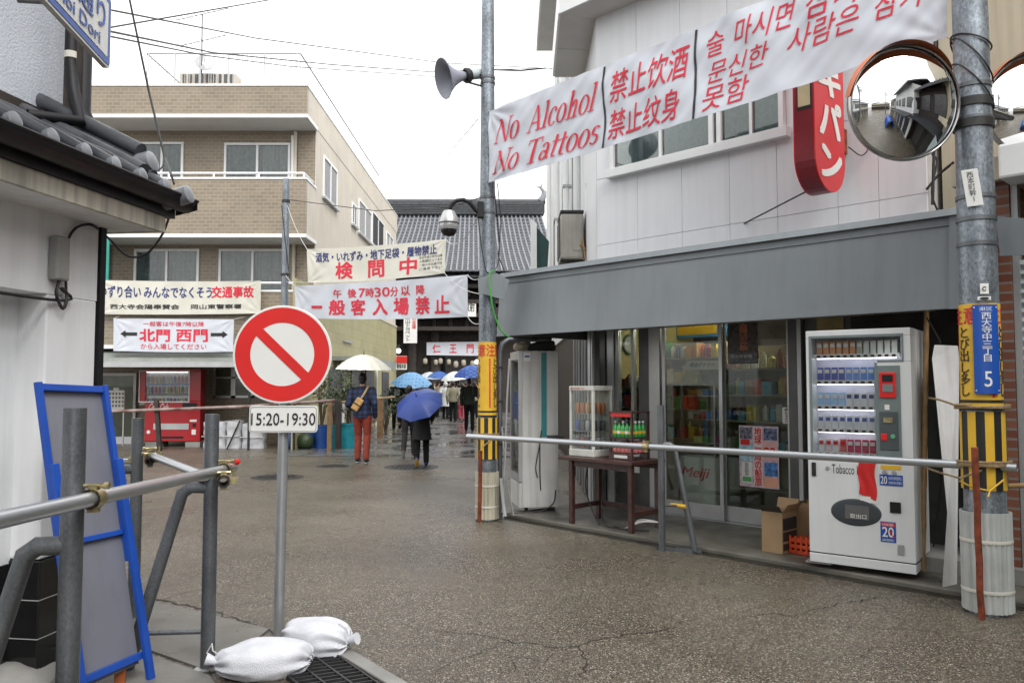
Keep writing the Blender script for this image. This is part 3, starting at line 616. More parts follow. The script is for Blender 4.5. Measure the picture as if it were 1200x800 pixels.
# eave: soffit boards with white fascia, on two sides
e0 = hz(657, 17, ZE); e1 = hz(651, 82, ZE); i0 = S(uc, MU, ZE); i1 = lanew(LW, ZE)
dw = (S(uc, 0) - e0).dot(MD) + MU                       # facade overhang
eo = e0 + UD * 4.2; io = S(uc, MU, ZE) + UD * 4.4
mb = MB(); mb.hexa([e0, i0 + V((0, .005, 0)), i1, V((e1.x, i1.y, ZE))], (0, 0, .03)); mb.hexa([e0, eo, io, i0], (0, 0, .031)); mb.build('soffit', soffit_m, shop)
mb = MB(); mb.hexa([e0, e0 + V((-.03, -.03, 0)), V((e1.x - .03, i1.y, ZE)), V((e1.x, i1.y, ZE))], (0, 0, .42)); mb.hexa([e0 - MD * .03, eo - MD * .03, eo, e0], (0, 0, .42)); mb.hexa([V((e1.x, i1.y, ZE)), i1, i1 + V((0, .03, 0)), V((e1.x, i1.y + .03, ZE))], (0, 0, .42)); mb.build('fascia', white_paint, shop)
mb = MB(); mb.hexa([e0 + V((0, 0, .421)), eo + V((0, 0, .421)), eo + MD * 5 + V((0, 0, .421)), lanew(LW, ZE + .421), V((e1.x, i1.y, ZE + .421))], (0, 0, .06)); mb.build('roof_deck', conc, shop)
mb = MB(); p = lerp = e0.lerp(V((e1.x, i1.y, ZE)), .5); q = i0.lerp(i1, .5); mb.hexa([p, q, q + V((0, .008, 0)), p + V((0, .008, 0))], (0, 0, -.004)); mb.build('soffit_joint', joint, shop)
# awning: metal fascia box
ua = sp(583, 393, 6.42)[0]; ub = sp(1124, 360, 6.38)[0]; zb = 2.10
aw = MB(); aw.hexa([S(ua, 6.40, zb), S(ub, 6.40, zb), S(ub, 6.47, ZA - .05), S(ua, 6.47, ZA - .05)], MD * .03)
o = aw.build('awning', awn_m, shop, bev=.004)
mb = MB(); mb.hexa([S(ua - .01, 6.43, ZA - .06), S(ub + .01, 6.43, ZA - .06), S(ub + .01, 6.47, ZA), S(ua - .01, 6.47, ZA)], MD * .04)
mb.hexa([S(ub - .07, 6.385, zb - .004), S(ub, 6.385, zb - .004), S(ub, 6.45, ZA - .062), S(ub - .07, 6.45, ZA - .062)], MD * .012)
mb.hexa([S(ua, 6.45, ZA - .13), S(ub - .071, 6.45, ZA - .13), S(ub - .071, 6.456, ZA - .122), S(ua, 6.456, ZA - .122)], MD * .012); mb.build('edge_trim', awn_m, o)
mb = MB(); mb.hexa([S(ua, 6.52, ZA - .09), S(ub, 6.52, ZA - .09), S(ub, MU - .012, ZA - .0), S(ua, MU + .8, ZA - .0)], (0, 0, .03)); mb.hexa([S(ua + .01, 6.44, zb + .3), S(ub - .01, 6.44, zb + .3), S(ub - .01, MS + .3, zb + .42), S(ua + .01, MU + .8, zb + .42)], (0, 0, .02)); mb.build('awning_roof', awn_m, o)
mb = MB(); mb.hexa([S(ua, 6.475, zb + .02), S(ua + .02, 6.475, zb + .02), S(ua + .02, 6.475, ZA - .1), S(ua, 6.475, ZA - .1)], MD * 1.9); mb.build('awning_end', awn_m, o)
# shop front -----------------------------------------------------------
def us(px, py=500): return sp(px, py, MS)[0]
ZS, ZT = .05, 2.62
def bar(nm, a, b, z0, z1, mat, o0=-.03, o1=.05, par=None, bev=.003):
    m_ = MB(); m_.hexa([S(a, MS + o0, z0), S(b, MS + o0, z0), S(b, MS + o0, z1), S(a, MS + o0, z1)], MD * (o1 - o0)); return m_.build(nm, mat, par or shop, bev=bev)
ul = sp(690, 500, MS)[0]
MB().hexa([S(ul - .1, MS - .02, ZT - .02), S(ur + .35, MS - .02, ZT - .02), S(ur + .35, MS - .02, ZT + .25), S(ul - .1, MS - .02, ZT + .25)], MD * .1).build('lintel', alu_dk, shop)
bar('corner_post', us(690), us(706), ZS, ZT, alu, -.02)
bar('shutter_post', us(706.5), us(713), ZS, ZT, alu_dk, -.06); bar('shutter_post', us(713.5), us(722), ZS, ZT, alu, -.04)
bar('frame_post', us(752), us(764), ZS, ZT, alu_dk, -.05); bar('frame_post', us(764.3), us(777), ZS, ZT, alu, -.06)
bar('frame_post', us(927.5), us(938), ZS, ZT, alu_dk, -.05); bar('frame_post', us(938.5), us(943.5), ZS, ZT, alu, -.06)
bar('side_panel', us(722.3), us(751.7), ZS, .48, alu_dk, .0); bar('side_panel', us(722.3), us(751.7), .481, .86, white_paint, -.01); bar('side_panel_rail', us(722.3), us(751.7), .861, .93, alu, -.02)
g_ = bar('side_window', us(722.3), us(726), .931, ZT, alu, -.02); bar('pane', us(726.2), us(751.6), .931, ZT, glass_dk, .0, .006, g_, 0); bar('glazing_bar', us(741), us(744), .931, ZT, alu, -.02, .04, g_)
def leaf(pa, pb, o0, sa, sb):
    a, b = us(pa), us(pb); m_ = MB()
    for (x0, x1, z0, z1) in ((a, a + sa, ZS + .01, ZT), (b - sb, b, ZS + .01, ZT), (a + sa, b - sb, ZS + .01, ZS + .17), (a + sa, b - sb, ZT - .09, ZT)):
        m_.hexa([S(x0, MS + o0, z0), S(x1, MS + o0, z0), S(x1, MS + o0, z1), S(x0, MS + o0, z1)], MD * .035)
    d = m_.build('sliding_door', alu, shop, bev=.003)
    MB().hexa([S(a + sa, MS + o0 + .015, ZS + .17), S(b - sb, MS + o0 + .015, ZS + .17), S(b - sb, MS + o0 + .015, ZT - .09), S(a + sa, MS + o0 + .015, ZT - .09)], MD * .005).build('pane', glass_dk, d)
    MB().hexa([S(a + sa * .3, MS + o0 - .004, .95), S(a + sa * .65, MS + o0 - .004, .95), S(a + sa * .65, MS + o0 - .004, 1.15), S(a + sa * .3, MS + o0 - .004, 1.15)], MD * .003).build('handle', blackp, d)
leaf(778, 849, -.035, .05, .045); leaf(843.5, 927, .015, .065, .045)
bar('threshold', us(777), us(928), ZS, ZS + .008, alu, -.08, .08)
bar('corner_wall', us(944), us(1000), ZS, ZT, alu_dk, .0, .08); bar('wall_board', us(960), us(992), ZS, ZT, M('pale_plywood', (.42, .33, .17), .7, var=.2), -.015, -.001)
bar('lower_side_wall', us(1000), ur + .4, ZS, ZT, M('dark_boarding', (.035, .034, .033), .8, var=.3), .0, .08)
# lane side, lower: dark and grey vertical shutter slats
mb = MB(); mb2 = MB(); k = .1; i = 0
while k < 3.6:
    wd = (.09, .05, .16, .07)[i % 4]; (mb if i % 2 else mb2).hexa([lanew(k, ZS), lanew(k + wd, ZS), lanew(k + wd, ZT), lanew(k, ZT)], (-.03 - .02 * (i % 3), 0, 0)); k += wd + .004; i += 1
mb.build('side_shutter_pale', alu, shop); mb2.build('side_shutter_dark', alu_dk, shop)
MB().hexa([lanew(0.1, 0), lanew(3.6, 0), lanew(3.6, ZT), lanew(0.1, ZT)], (.1, 0, 0)).build('side_lower_wall', alu_dk, shop)
# room
room_m = M('room_cream', (.50, .46, .36), .8, var=.1, vs=3)
MB().hexa([S(ul, MS + .1, ZS), S(ur + .2, MS + .1, ZS), S(ur + .2, 11.2, ZS), S(ul, 11.2, ZS)], (0, 0, .006)).build('floor', floor_in, shop)
mb = MB(); mb.hexa([S(ul - .2, 11.2, 0), S(ur + .3, 11.2, 0), S(ur + .3, 11.2, 2.7), S(ul - .2, 11.2, 2.7)], MD * .08); MB().hexa([S(ul - .05, MS + .12, 0), S(ul, MS + .12, 0), S(ul, MS + .12, 2.7), S(ul - .05, MS + .12, 2.7)], MD * 3.4).build('yellow_side_wall', yellow_in, shop)
mb.hexa([S(ur + .2, MS + .12, 0), S(ur + .26, MS + .12, 0), S(ur + .26, MS + .12, 2.7), S(ur + .2, MS + .12, 2.7)], MD * 3.4); mb.build('room_wall', room_m, shop)
MB().hexa([S(ul - .2, MS + .1, 2.66), S(ur + .3, MS + .1, 2.66), S(ur + .3, 11.2, 2.66), S(ul - .2, 11.2, 2.66)], (0, 0, .08)).build('room_ceiling', room_m, shop)
tube_m = ME('fluorescent_tube', (1, .95, .80), 42.0)
for u_, m_, lb_ in ((us(840), 9.3, 'fluorescent tube lamp on the ceiling in the middle of the shop'), (us(885), 8.08, 'added fill tube close behind the right shop door, lighting the shelf fronts'), (us(745), 8.15, 'added fill tube brightening the yellow wall with the clock')):  # the two tubes nearest the front are added to brighten the interior
  t = thing('ceiling_light', S(u_, m_, 2.62), lb_, 'ceiling light'); c = S(u_, m_, 2.6); k_ = 1 if m_ > 9 else .4; MB().box(c + V((0, 0, .03)), (1.3 * k_, .16, .05), SROT).build('housing', white_paint, t); mb = MB()
  for s_ in (-.05, .05): mb.cyl(c + UD * -.6 * k_ + MD * s_ + V((0, 0, -.02)), c + UD * .6 * k_ + MD * s_ + V((0, 0, -.02)), .016, n=8)
  mb.build('tube', tube_m, t, each=True)
# ------------------------------------------------------------------ next building up the lane, behind the shop
lb = thing('lane_building', (2.5, 18, 0), 'tall white building behind the shop with high overhanging eave and pipes', 'building')
x0 = cor.x + .03; Y0 = cor.y + LW + .06
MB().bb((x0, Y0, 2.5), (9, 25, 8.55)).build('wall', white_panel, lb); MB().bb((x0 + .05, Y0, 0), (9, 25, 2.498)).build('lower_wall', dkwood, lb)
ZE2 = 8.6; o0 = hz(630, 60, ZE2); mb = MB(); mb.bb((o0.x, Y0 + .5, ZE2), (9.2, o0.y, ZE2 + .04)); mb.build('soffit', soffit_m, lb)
mb = MB(); mb.bb((o0.x - .03, Y0 + .5, ZE2 - .001), (o0.x, o0.y, ZE2 + .5)); mb.bb((o0.x, Y0 + .47, ZE2 - .001), (9.2, Y0 + .499, ZE2 + .5)); mb.build('fascia', white_paint, lb)
for (Ya, Yb, za, zb_) in ((Y0 + .7, Y0 + 1.9, 3.3, 5.6), (Y0 + 3.2, Y0 + 4.6, 3.6, 5.6), (Y0 + 6.5, Y0 + 8, 3.6, 5.6)):
    f = MB(); X = x0 - .05
    for q in (((Ya, za), (Yb, za + .06)), ((Ya, zb_ - .06), (Yb, zb_)), ((Ya, za + .06), (Ya + .07, zb_ - .06)), ((Yb - .07, za + .06), (Yb, zb_ - .06)), (((Ya + Yb) / 2 - .03, za + .06), ((Ya + Yb) / 2 + .03, zb_ - .06))): f.bb((X, q[0][0], q[0][1]), (x0 - .001, q[1][0], q[1][1]))
    o = f.build('window', alu, lb); MB().bb((x0 - .02, Ya + .07, za + .06), (x0 - .001, Yb - .07, zb_ - .06)).build('pane', M('pane_dark', (.10, .12, .13), .1), o)
mb = MB()
for Y in (Y0 + .25, Y0 + 2.5, Y0 + 2.75, Y0 + 5.4, Y0 + 9): mb.cyl((x0 - .10, Y, 2.6), (x0 - .10, Y, 8.3), .05, n=8)
mb.build('downpipe', white_paint, lb, smooth=True, each=True); mb = MB()
for Y in (Y0 + .25, Y0 + 2.5, Y0 + 5.4):
    for z in (3.6, 5.1, 6.6): mb.bb((x0 - .17, Y - .07, z), (x0, Y + .07, z + .04))
mb.build('pipe_bracket', alu, lb, each=True)
# ------------------------------------------------------------------ building right of the shop, behind the right-hand pole
rb = thing('cream_building', S(ur + 3, 9, 0), 'cream rendered building with red brick pier and pale shutter behind the right pole', 'building')
k0 = sp(1104, 200, 7.85)[0]
mb = MB(); mb.hexa([S(k0, 7.85, 2.4), S(k0 + 6, 7.85, 2.4), S(k0 + 6, 7.85, 8), S(k0, 7.85, 8)], MD * 4); mb.build('wall', cream_wall, rb)
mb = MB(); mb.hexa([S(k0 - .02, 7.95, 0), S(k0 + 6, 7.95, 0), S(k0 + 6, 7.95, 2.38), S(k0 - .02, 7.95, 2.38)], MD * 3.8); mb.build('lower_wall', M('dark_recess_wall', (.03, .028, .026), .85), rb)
b0, b1 = sp(1166, 400, 7.0)[0], sp(1188, 400, 7.0)[0]
MB().hexa([S(b0, 7.0, 0), S(b1, 7.0, 0), S(b1, 7.0, 3.12), S(b0, 7.0, 3.12)], MD * .94).build('brick_pier', brick, rb)
MB().hexa([S(b0 - .25, 6.92, 3.12), S(b1 + 2.5, 6.92, 3.12), S(b1 + 2.5, 6.92, 3.30), S(b0 - .25, 6.92, 3.30)], MD * .925).build('canopy', cream_wall, rb)
mb = MB(); mb.sheet(lambda a, b: S(b1 + .02 + a * 2.2, 7.06 + .012 * math.sin(b * 190), .3 + b * 2.2), 2, 120); mb.build('shutter', M('pale_shutter', (.42, .50, .50), .5, .1, var=.12, vs=3, streak=.3), rb, smooth=True)
MB().hexa([S(b1 + .004, 7.02, .0), S(b1 + .05, 7.02, .0), S(b1 + .05, 7.02, 3.1), S(b1 + .004, 7.02, 3.1)], MD * .08).build('shutter_rail', alu, rb)
MB().hexa([S(b0 - .7, 6.9, 0), S(b1 + 2.6, 6.9, 0), S(b1 + 2.6, 6.9, .16), S(b0 - .7, 6.9, .16)], MD * .6).build('plinth', conc, rb)
a, b = sp(1178, 215, 6.8), sp(1232, 165, 6.8)
t = thing('wall_cabinet', S(a[0], 6.8, a[1]), 'off-white metal box above the brick pier at the right edge', 'cabinet')
MB().hexa([S(a[0], 6.62, a[1]), S(b[0], 6.62, a[1]), S(b[0], 6.62, b[1]), S(a[0], 6.62, b[1])], MD * .3).build('case', white_paint, t, bev=.02)
a, b = sp(1172, 303, 6.6), sp(1222, 246, 6.6)
MBx = MB().hexa([S(a[0], 6.6, a[1] + .02), S(b[0], 6.6, a[1]), S(b[0], 6.6, b[1] - .07), S(a[0] - .02, 6.6, b[1])], MD * .02).build('metal_sheet', awn_m); tag(MBx, 'bent grey metal sheet fixed beside the right pole above the brick pier', 'metal sheet')

# ------------------------------------------------------------------ left-hand plastered house
L0 = hz(112, 790); L0 = at(110.5, 449, 4.65); L0.z = 0
ln = V((.989, -.146, 0)); ll = V((-.146, -.989, 0))
def LB(s, d, z): return L0 + ll * s + ln * d + V((0, 0, z))
lh = thing('plastered_house', LB(2, -2, 0), 'white plastered house with black tiled plinth and grey tile roof on the left', 'building')
sj = .40; zl = 2.03; dr = .17                           # pier width, lintel height, depth of the recess
mb = MB(); mb.hexa([LB(0, 0, .62), LB(sj, 0, .62), LB(sj, -.35, .62), LB(0, -.35, .62)], (0, 0, zl - .62)); mb.build('pier', plaster, lh, bev=.01)
mb = MB(); mb.hexa([LB(-.006, .012, 0), LB(sj + .01, .012, 0), LB(sj + .01, -.355, 0), LB(-.006, -.355, 0)], (0, 0, .615)); mb.build('pier_plinth', blackt, lh, bev=.006)
mb = MB()
for z in (.21, .41): mb.hexa([LB(-.01, .014, z), LB(sj + .013, .014, z), LB(sj + .013, -.3, z), LB(-.01, -.3, z)], (0, 0, .004))
mb.hexa([LB(.2, .0145, 0), LB(.204, .0145, 0), LB(.204, .012, 0), LB(.2, .012, 0)], (0, 0, .614)); mb.build('tile_joint', joint, lh)
mb = MB(); mb.hexa([LB(0, 0, zl), LB(5, 0, zl), LB(5, -.36, zl), LB(0, -.36, zl)], (0, 0, .72)); mb.build('upper_band', plaster, lh)
mb = MB(); mb.hexa([LB(sj, -dr, 0), LB(5, -dr, 0), LB(5, -.36, 0), LB(sj, -.36, 0)], (0, 0, zl - .002)); mb.build('recessed_wall', plaster, lh)
mb = MB(); mb.hexa([LB(sj + .02, -dr + .012, 0), LB(5, -dr + .012, 0), LB(5, -dr, 0), LB(sj + .02, -dr, 0)], (0, 0, .60)); mb.build('recess_plinth', blackt, lh)
mb = MB(); mb.hexa([LB(.005, -.36, 0), LB(5, -.36, 0), LB(5, -6, 0), LB(.005, -6, 0)], (0, 0, 2.74)); mb.build('body', plaster, lh)
# eave: soffit, stained fascia, black gutter, tiles
ze = 2.47; se = -.17; do = .27
mb = MB(); mb.hexa([LB(se, .0, ze), LB(5, .0, ze), LB(5, do, ze), LB(se, do, ze)], (0, 0, .02)); mb.hexa([LB(se, -.002, ze), LB(-.002, -.002, ze), LB(-.002, -3, ze), LB(se, -3, ze)], (0, 0, .021)); mb.build('soffit', plaster, lh)
mb = MB(); mb.hexa([LB(se, do, ze - .004), LB(5, do, ze - .004), LB(5, do + .03, ze - .004), LB(se, do + .03, ze - .004)], (0, 0, .095)); mb.hexa([LB(se - .03, do + .03, ze - .004), LB(se, do + .03, ze - .004), LB(se, -3, ze - .004), LB(se - .03, -3, ze - .004)], (0, 0, .095)); mb.build('fascia', stain_fascia, lh)
mb = MB(); gr = .072; prof = [(gr * math.cos(w_), gr * math.sin(w_)) for w_ in [math.pi + i * math.pi / 10 for i in range(11)]]
mb.sheet(lambda a, b: LB(se - .14 + a * 5.4, do + .03 + gr + prof[int(round(b * 10))][0], ze + .205 + prof[int(round(b * 10))][1]), 2, 10)
mb.hexa([LB(se - .14, do + .03, ze + .12), LB(se - .14, do + .03 + 2 * gr, ze + .15), LB(se - .14, do + .03 + 2 * gr, ze + .205), LB(se - .14, do + .03, ze + .205)], ll * .005)
mb.tube([LB(se - .14, do + .03 + 2 * gr, ze + .205), LB(5, do + .03 + 2 * gr, ze + .205)], .011, 8); mb.tube([LB(se - .14, do + .03, ze + .205), LB(5, do + .03, ze + .205)], .009, 8); mb.hexa([LB(se - .10, do + .0, ze + .093), LB(5, do + .0, ze + .093), LB(5, do + .05, ze + .093), LB(se - .10, do + .05, ze + .093)], (0, 0, .11)); pass
mb.build('gutter', gutter_m, lh, smooth=True)
zr = ze + .205; slope = .50
def RT(s, t_, lift=0.0): return LB(s, do + .12 - t_, zr + slope * t_ + lift)      # point on the roof slope
mb = MB(); mb.sheet(lambda a, b: RT(se + .02 + a * 5.0, b * 1.25, .015 * math.sin(a * 5.0 / .235 * 2 * math.pi)), 160, 6); mb.build('roof_tile', rtile, lh, smooth=True)
mb = MB(); mb2 = MB(); s = se + .12
while s < 4.6:
    mb.tube([RT(s, .02 + k * .2, .035 + (.012 if k % 2 else 0)) for k in range(6)], [.034] * 6, 10)
    mb2.lathe(RT(s, .0, .038), [(0, .02), (.028, .02), (.042, .012), (.042, -.02), (.034, -.03)], 16, Matrix.Rotation(math.atan2(ln.y, ln.x), 3, 'Z') @ Matrix.Rotation(rad(78), 3, 'Y')); s += .235
mb.build('round_tile', rtile, lh, smooth=True); mb2.build('tile_end_cap', rtile_lt, lh, smooth=True, each=True)
mb = MB()                                               # verge ridge of stacked tiles at the far end
for k, (o_, r_) in enumerate(((.05, .045), (.11, .04), (.165, .052))): mb.tube([RT(se + .10, t_, o_) for t_ in (.10 + .04 * k, .5, .9, 1.2)], r_, 10)
mb.tube([RT(se + .27, t_, .06) for t_ in (.05, .5, 1.2)], .05, 10); mb.build('verge_ridge', rtile, lh, smooth=True)
mb = MB(); p = RT(se + .10, .12, .13); R = Matrix.Rotation(math.atan2(ln.y, ln.x), 3, 'Z') @ Matrix.Rotation(rad(75), 3, 'Y'); mb.lathe(p, [(0, .03), (.04, .03), (.062, .02), (.066, -.05), (.05, -.1)], 18, R); mb.lathe(RT(se + .0, -.06, .04), [(0, .03), (.034, .03), (.055, .02), (.055, -.16), (.045, -.2)], 18, R); mb.build('ridge_end_tile', rtile_lt, lh, smooth=True, each=True)
# upper storey set back, with pipes at its corner
wp = at(79, 90, 5.0); du = (wp - L0).dot(ln); su = (wp - L0).dot(ll)
mb = MB(); mb.hexa([LB(su, du, 2.7), LB(6, du, 2.7), LB(6, du - 4, 2.7), LB(su, du - 4, 2.7)], (0, 0, 3.4)); mb.build('upper_wall', plaster_dk, lh)
mb = MB(); mb.hexa([LB(su - .03, du + .03, 2.95), LB(6, du + .03, 2.95), LB(6, du, 2.95), LB(su - .03, du, 2.95)], (0, 0, .26)); mb.build('flashing', dkwood, lh)
mb = MB(); mb.hexa([LB(su - .55, du + .6, 5.9), LB(6, du + .6, 5.9), LB(6, du - 4, 6.9), LB(su - .55, du - 4, 6.9)], (0, 0, .2)); mb.build('upper_roof', rtile, lh)
pa, pb = at(80, 60, 4.75), at(99, 60, 4.85)
mb = MB(); mb.tube([V((pa.x + .02, pa.y, 5.6)), V((pa.x + .02, pa.y, 3.5)), V((pa.x + .05, pa.y - .02, 3.32)), V((pa.x + .14, pa.y - .1, 3.1)), V((pa.x - .05, pa.y - .3, 3.07))], .036, 12); mb.tube([V((pb.x, pb.y, 5.6)), V((pb.x, pb.y, 3.22)), V((pb.x + .06, pb.y, 3.1)), V((pb.x + .22, pb.y, 2.98))], .047, 12); mb.build('downpipe', blackp, lh, smooth=True, each=True)
MB().box(V(((pa.x + pb.x) / 2, pa.y + .02, 4.5)), (.08, .06, 2.6)).build('corner_board', dkwood, lh)
MB().cyl((pa.x + .02, pa.y, 3.52), (pa.x + .02, pa.y, 3.56), .04, n=14).build('pipe_band', cloth_c, lh)
mb = MB(); mb.hexa([LB(-.012, .012, .62), LB(-.06, .012, .62), LB(-.06, -.04, .62), LB(-.012, -.04, .62)], (0, 0, ze - .62)); mb.build('corner_downpipe', blackp, lh)
q = at(73, 305, 4.3); s = (q - L0).dot(ll); t = thing('meter_box', LB(s, .06, 2.0), 'slim grey plastic cable box on the white plaster wall', 'junction box')
c = onpl(71, 305, L0 + ln * .04, ln); s_ = (c - L0).dot(ll); z_ = c.z; MB().hexa([LB(s_ - .05, .002, z_ - .11), LB(s_ + .05, .002, z_ - .11), LB(s_ + .05, .002, z_ + .13), LB(s_ - .05, .002, z_ + .13)], ln * .06).build('cover', M('grey_plastic', (.30, .30, .28), .6), t, bev=.012)
mb = MB(); mb.tube(cr([LB(s_, .035, z_ - .11), LB(s_ + .03, .045, z_ - .19), LB(s_ - .03, .04, z_ - .26), LB(s_ - .07, .03, z_ - .18), LB(s_ - .02, .03, z_ - .15), LB(s_ + .06, .03, z_ - .22), LB(s_ + 2, .03, z_ - .2)]), .009, 6); mb.build('lead', rubber, t, smooth=True)
P_ = lambda px, py, d=.02: onpl(px, py, L0 + ln * d, ln)
mb = MB(); mb.tube(cr([P_(78, 351), P_(77, 320), P_(79, 285), P_(88, 268), P_(102, 263), P_(112, 266), at(128, 280, 4.9), at(150, 300, 5.0), at(172, 297, 5.05), at(190, 275, 5.02), at(198, 255, 5.0)]), .0075, 8); o = mb.build('drooping_cable', rubber, smooth=True); tag(o, 'black cable looping from the plaster wall to the eave end', 'cable')
a = at(117, 340, 19.42); b = at(128, 279, 19.42); t = thing('teal_sheet', a, 'teal green sheet on the balcony corner beside the plastered house, above the road-safety banner', 'metal sheet'); MB().bb((a.x - .5, 19.42, a.z), (b.x, 19.46, b.z)).build('sheet', teal, t); MB().bb((a.x - .5, 19.465, b.z - .1), (b.x, 19.495, b.z - .05)).build('hanger', alu, t)

# ------------------------------------------------------------------ houses behind the camera, as the traffic mirrors show them
def old_house(x, Y, wx, wy, h, lab, side, wallm=plaster):
    t = thing('town_house', (x, Y, 0), lab, 'building', 'houses along the street behind the camera')
    MB().bb((x - wx / 2, Y - wy / 2, 0), (x + wx / 2, Y + wy / 2, h)).build('wall', wallm, t)
    mb = MB(); e = .7; rz = h + 1.3
    mb.hexa([(x - wx / 2 - e, Y - wy / 2 - .3, h - .1), (x - wx / 2 - e, Y + wy / 2 + .3, h - .1), (x, Y + wy / 2 + .3, rz), (x, Y - wy / 2 - .3, rz)], (0, 0, .15)); mb.hexa([(x + wx / 2 + e, Y + wy / 2 + .3, h - .1), (x + wx / 2 + e, Y - wy / 2 - .3, h - .1), (x, Y - wy / 2 - .3, rz), (x, Y + wy / 2 + .3, rz)], (0, 0, .15)); mb.build('roof', rtile, t)
    mb = MB(); n = int(wy / .3)
    for i in range(n):
        yy = Y - wy / 2 + .3 * i
        for sg in (-1, 1): mb.tube([(x + sg * (wx / 2 + e), yy, h + .07), (x, yy, rz + .17)], .05, 5)
    mb.build('tile_rib', rtile_lt, t); X = x + side * wx / 2
    mb = MB(); mb.hexa([(X, Y - wy / 2, 2.6), (X, Y + wy / 2, 2.6), (X + side * 1.0, Y + wy / 2, 2.35), (X + side * 1.0, Y - wy / 2, 2.35)], (0, 0, .1)); mb.build('pent_roof', rtile, t)
    for sy in (-1, 1):
        MB().bb((x - wx / 2 + .4, Y + sy * (wy / 2 + .03), 3.2), (x + wx / 2 - .4, Y + sy * wy / 2, 4.4)).build('window', alu_dk, t); MB().bb((x - wx / 2 + .1, Y + sy * (wy / 2 + .04), .0), (x + wx / 2 - .1, Y + sy * wy / 2, 2.2)).build('boarding', dkwood, t)
        mb = MB(); mb.hexa([(x - wx / 2, Y + sy * wy / 2, 2.7), (x + wx / 2, Y + sy * wy / 2, 2.7), (x + wx / 2, Y + sy * (wy / 2 + .8), 2.45), (x - wx / 2, Y + sy * (wy / 2 + .8), 2.45)], (0, 0, .1)); mb.build('pent_roof', rtile, t)
    k = Y - wy / 2 + .5
    while k < Y + wy / 2 - 1.2:
        f = MB()
        for z0, z1 in ((.1, 2.1), (3.3, 4.5)):
            f.bb((X, k, z0), (X + side * .05, k + 1.3, z1))
        f.build('window', alu_dk, t); k += 1.9
old_house(-6.2, -4, 5, 9, 5.4, 'dark-tiled plastered house behind the camera on the left', 1)
old_house(-6.6, -14, 5, 9, 4.6, 'second plastered house down the street behind the camera on the left', 1, cream_wall)
old_house(8.6, -3, 6, 8, 5.8, 'tall tiled house opposite, behind the camera on the right', -1)
old_house(8.8, -13, 6, 9, 5.0, 'second tiled house behind the camera on the right', -1, stucco)
cedar = M('burnt_cedar', (.035, .030, .027), .7, var=.3, vs=6, streak=.3)
old_house(9.4, 3.0, 6, 4.2, 5.0, 'dark boarded house with tiled roof just outside the right of the photo', -1, cedar)
old_house(-15.6, 24, 7, 10, 5.2, 'tiled house beyond the left end of the beige apartment building, hidden by the plastered house', 1, plaster)
old_house(0.5, -46, 16, 8, 5.5, 'far house closing the street behind the camera', 1, cream_wall)
t = thing('tarpaulin_stack', (4.2, -4.5, 0), 'blue tarpaulin covered stack beside the street behind the camera', 'tarpaulin')
mb = MB(); mb.sheet(lambda a, b: V((3.2 + 1.3 * a + .1 * math.sin(b * 20), -7 + 5 * b, 1.1 * math.sin(math.pi * min(1, max(0, a))) ** .4 + .06 * math.sin(a * 14 + b * 17))), 16, 24); mb.build('tarpaulin', M('blue_tarp', (.02, .10, .48), .5), t, smooth=True)
for i, (x, Y, lb_) in enumerate(((-2.6, -6, 'concrete utility pole behind the camera on the left kerb'), (3.6, -16, 'concrete utility pole behind the camera on the right kerb'))):
    t = thing('utility_pole', (x, Y, 0), lb_, 'utility pole'); MB().cyl((x, Y, 0), (x, Y, 9.5), .17, .12).build('shaft', conc, t, smooth=True); MB().box((x, Y, 8.6), (1.8, .1, .1)).build('crossarm', iron, t)
    MB().cyl((x + .4, Y, 7.4), (x + .4, Y, 8.2), .22).build('transformer', alu, t, smooth=True)
# ------------------------------------------------------------------ steel poles with warning sleeves
cover_m = M('ribbed_cover', (.47, .44, .34), .55, var=.10, vs=4, streak=.25); cover_g = M('grey_ribbed_cover', (.46, .48, .46), .55, var=.12, vs=4, streak=.3)
def pole_f(c, r, off=.003):
    base = math.atan2(-c.y, -c.x)                      # towards the camera
    return lambda a, z: V((c.x + (r(z) + off) * math.cos(base + a), c.y + (r(z) + off) * math.sin(base + a), z))
def stripe_ring(c, r, z0, z1, n, name, par, ph=0.0):
    mb = MB(); base = math.atan2(-c.y, -c.x); k = 4
    for j in range(n):
        mb.k = j % 2
        mb.sheet(lambda a, b: V((c.x + r * math.cos(base + ph + (j + a) * 2 * math.pi / n), c.y + r * math.sin(base + ph + (j + a) * 2 * math.pi / n), z0 + (z1 - z0) * b)), k, 1)
    return mb.build(name, [yellowp, blackst], par, smooth=True)
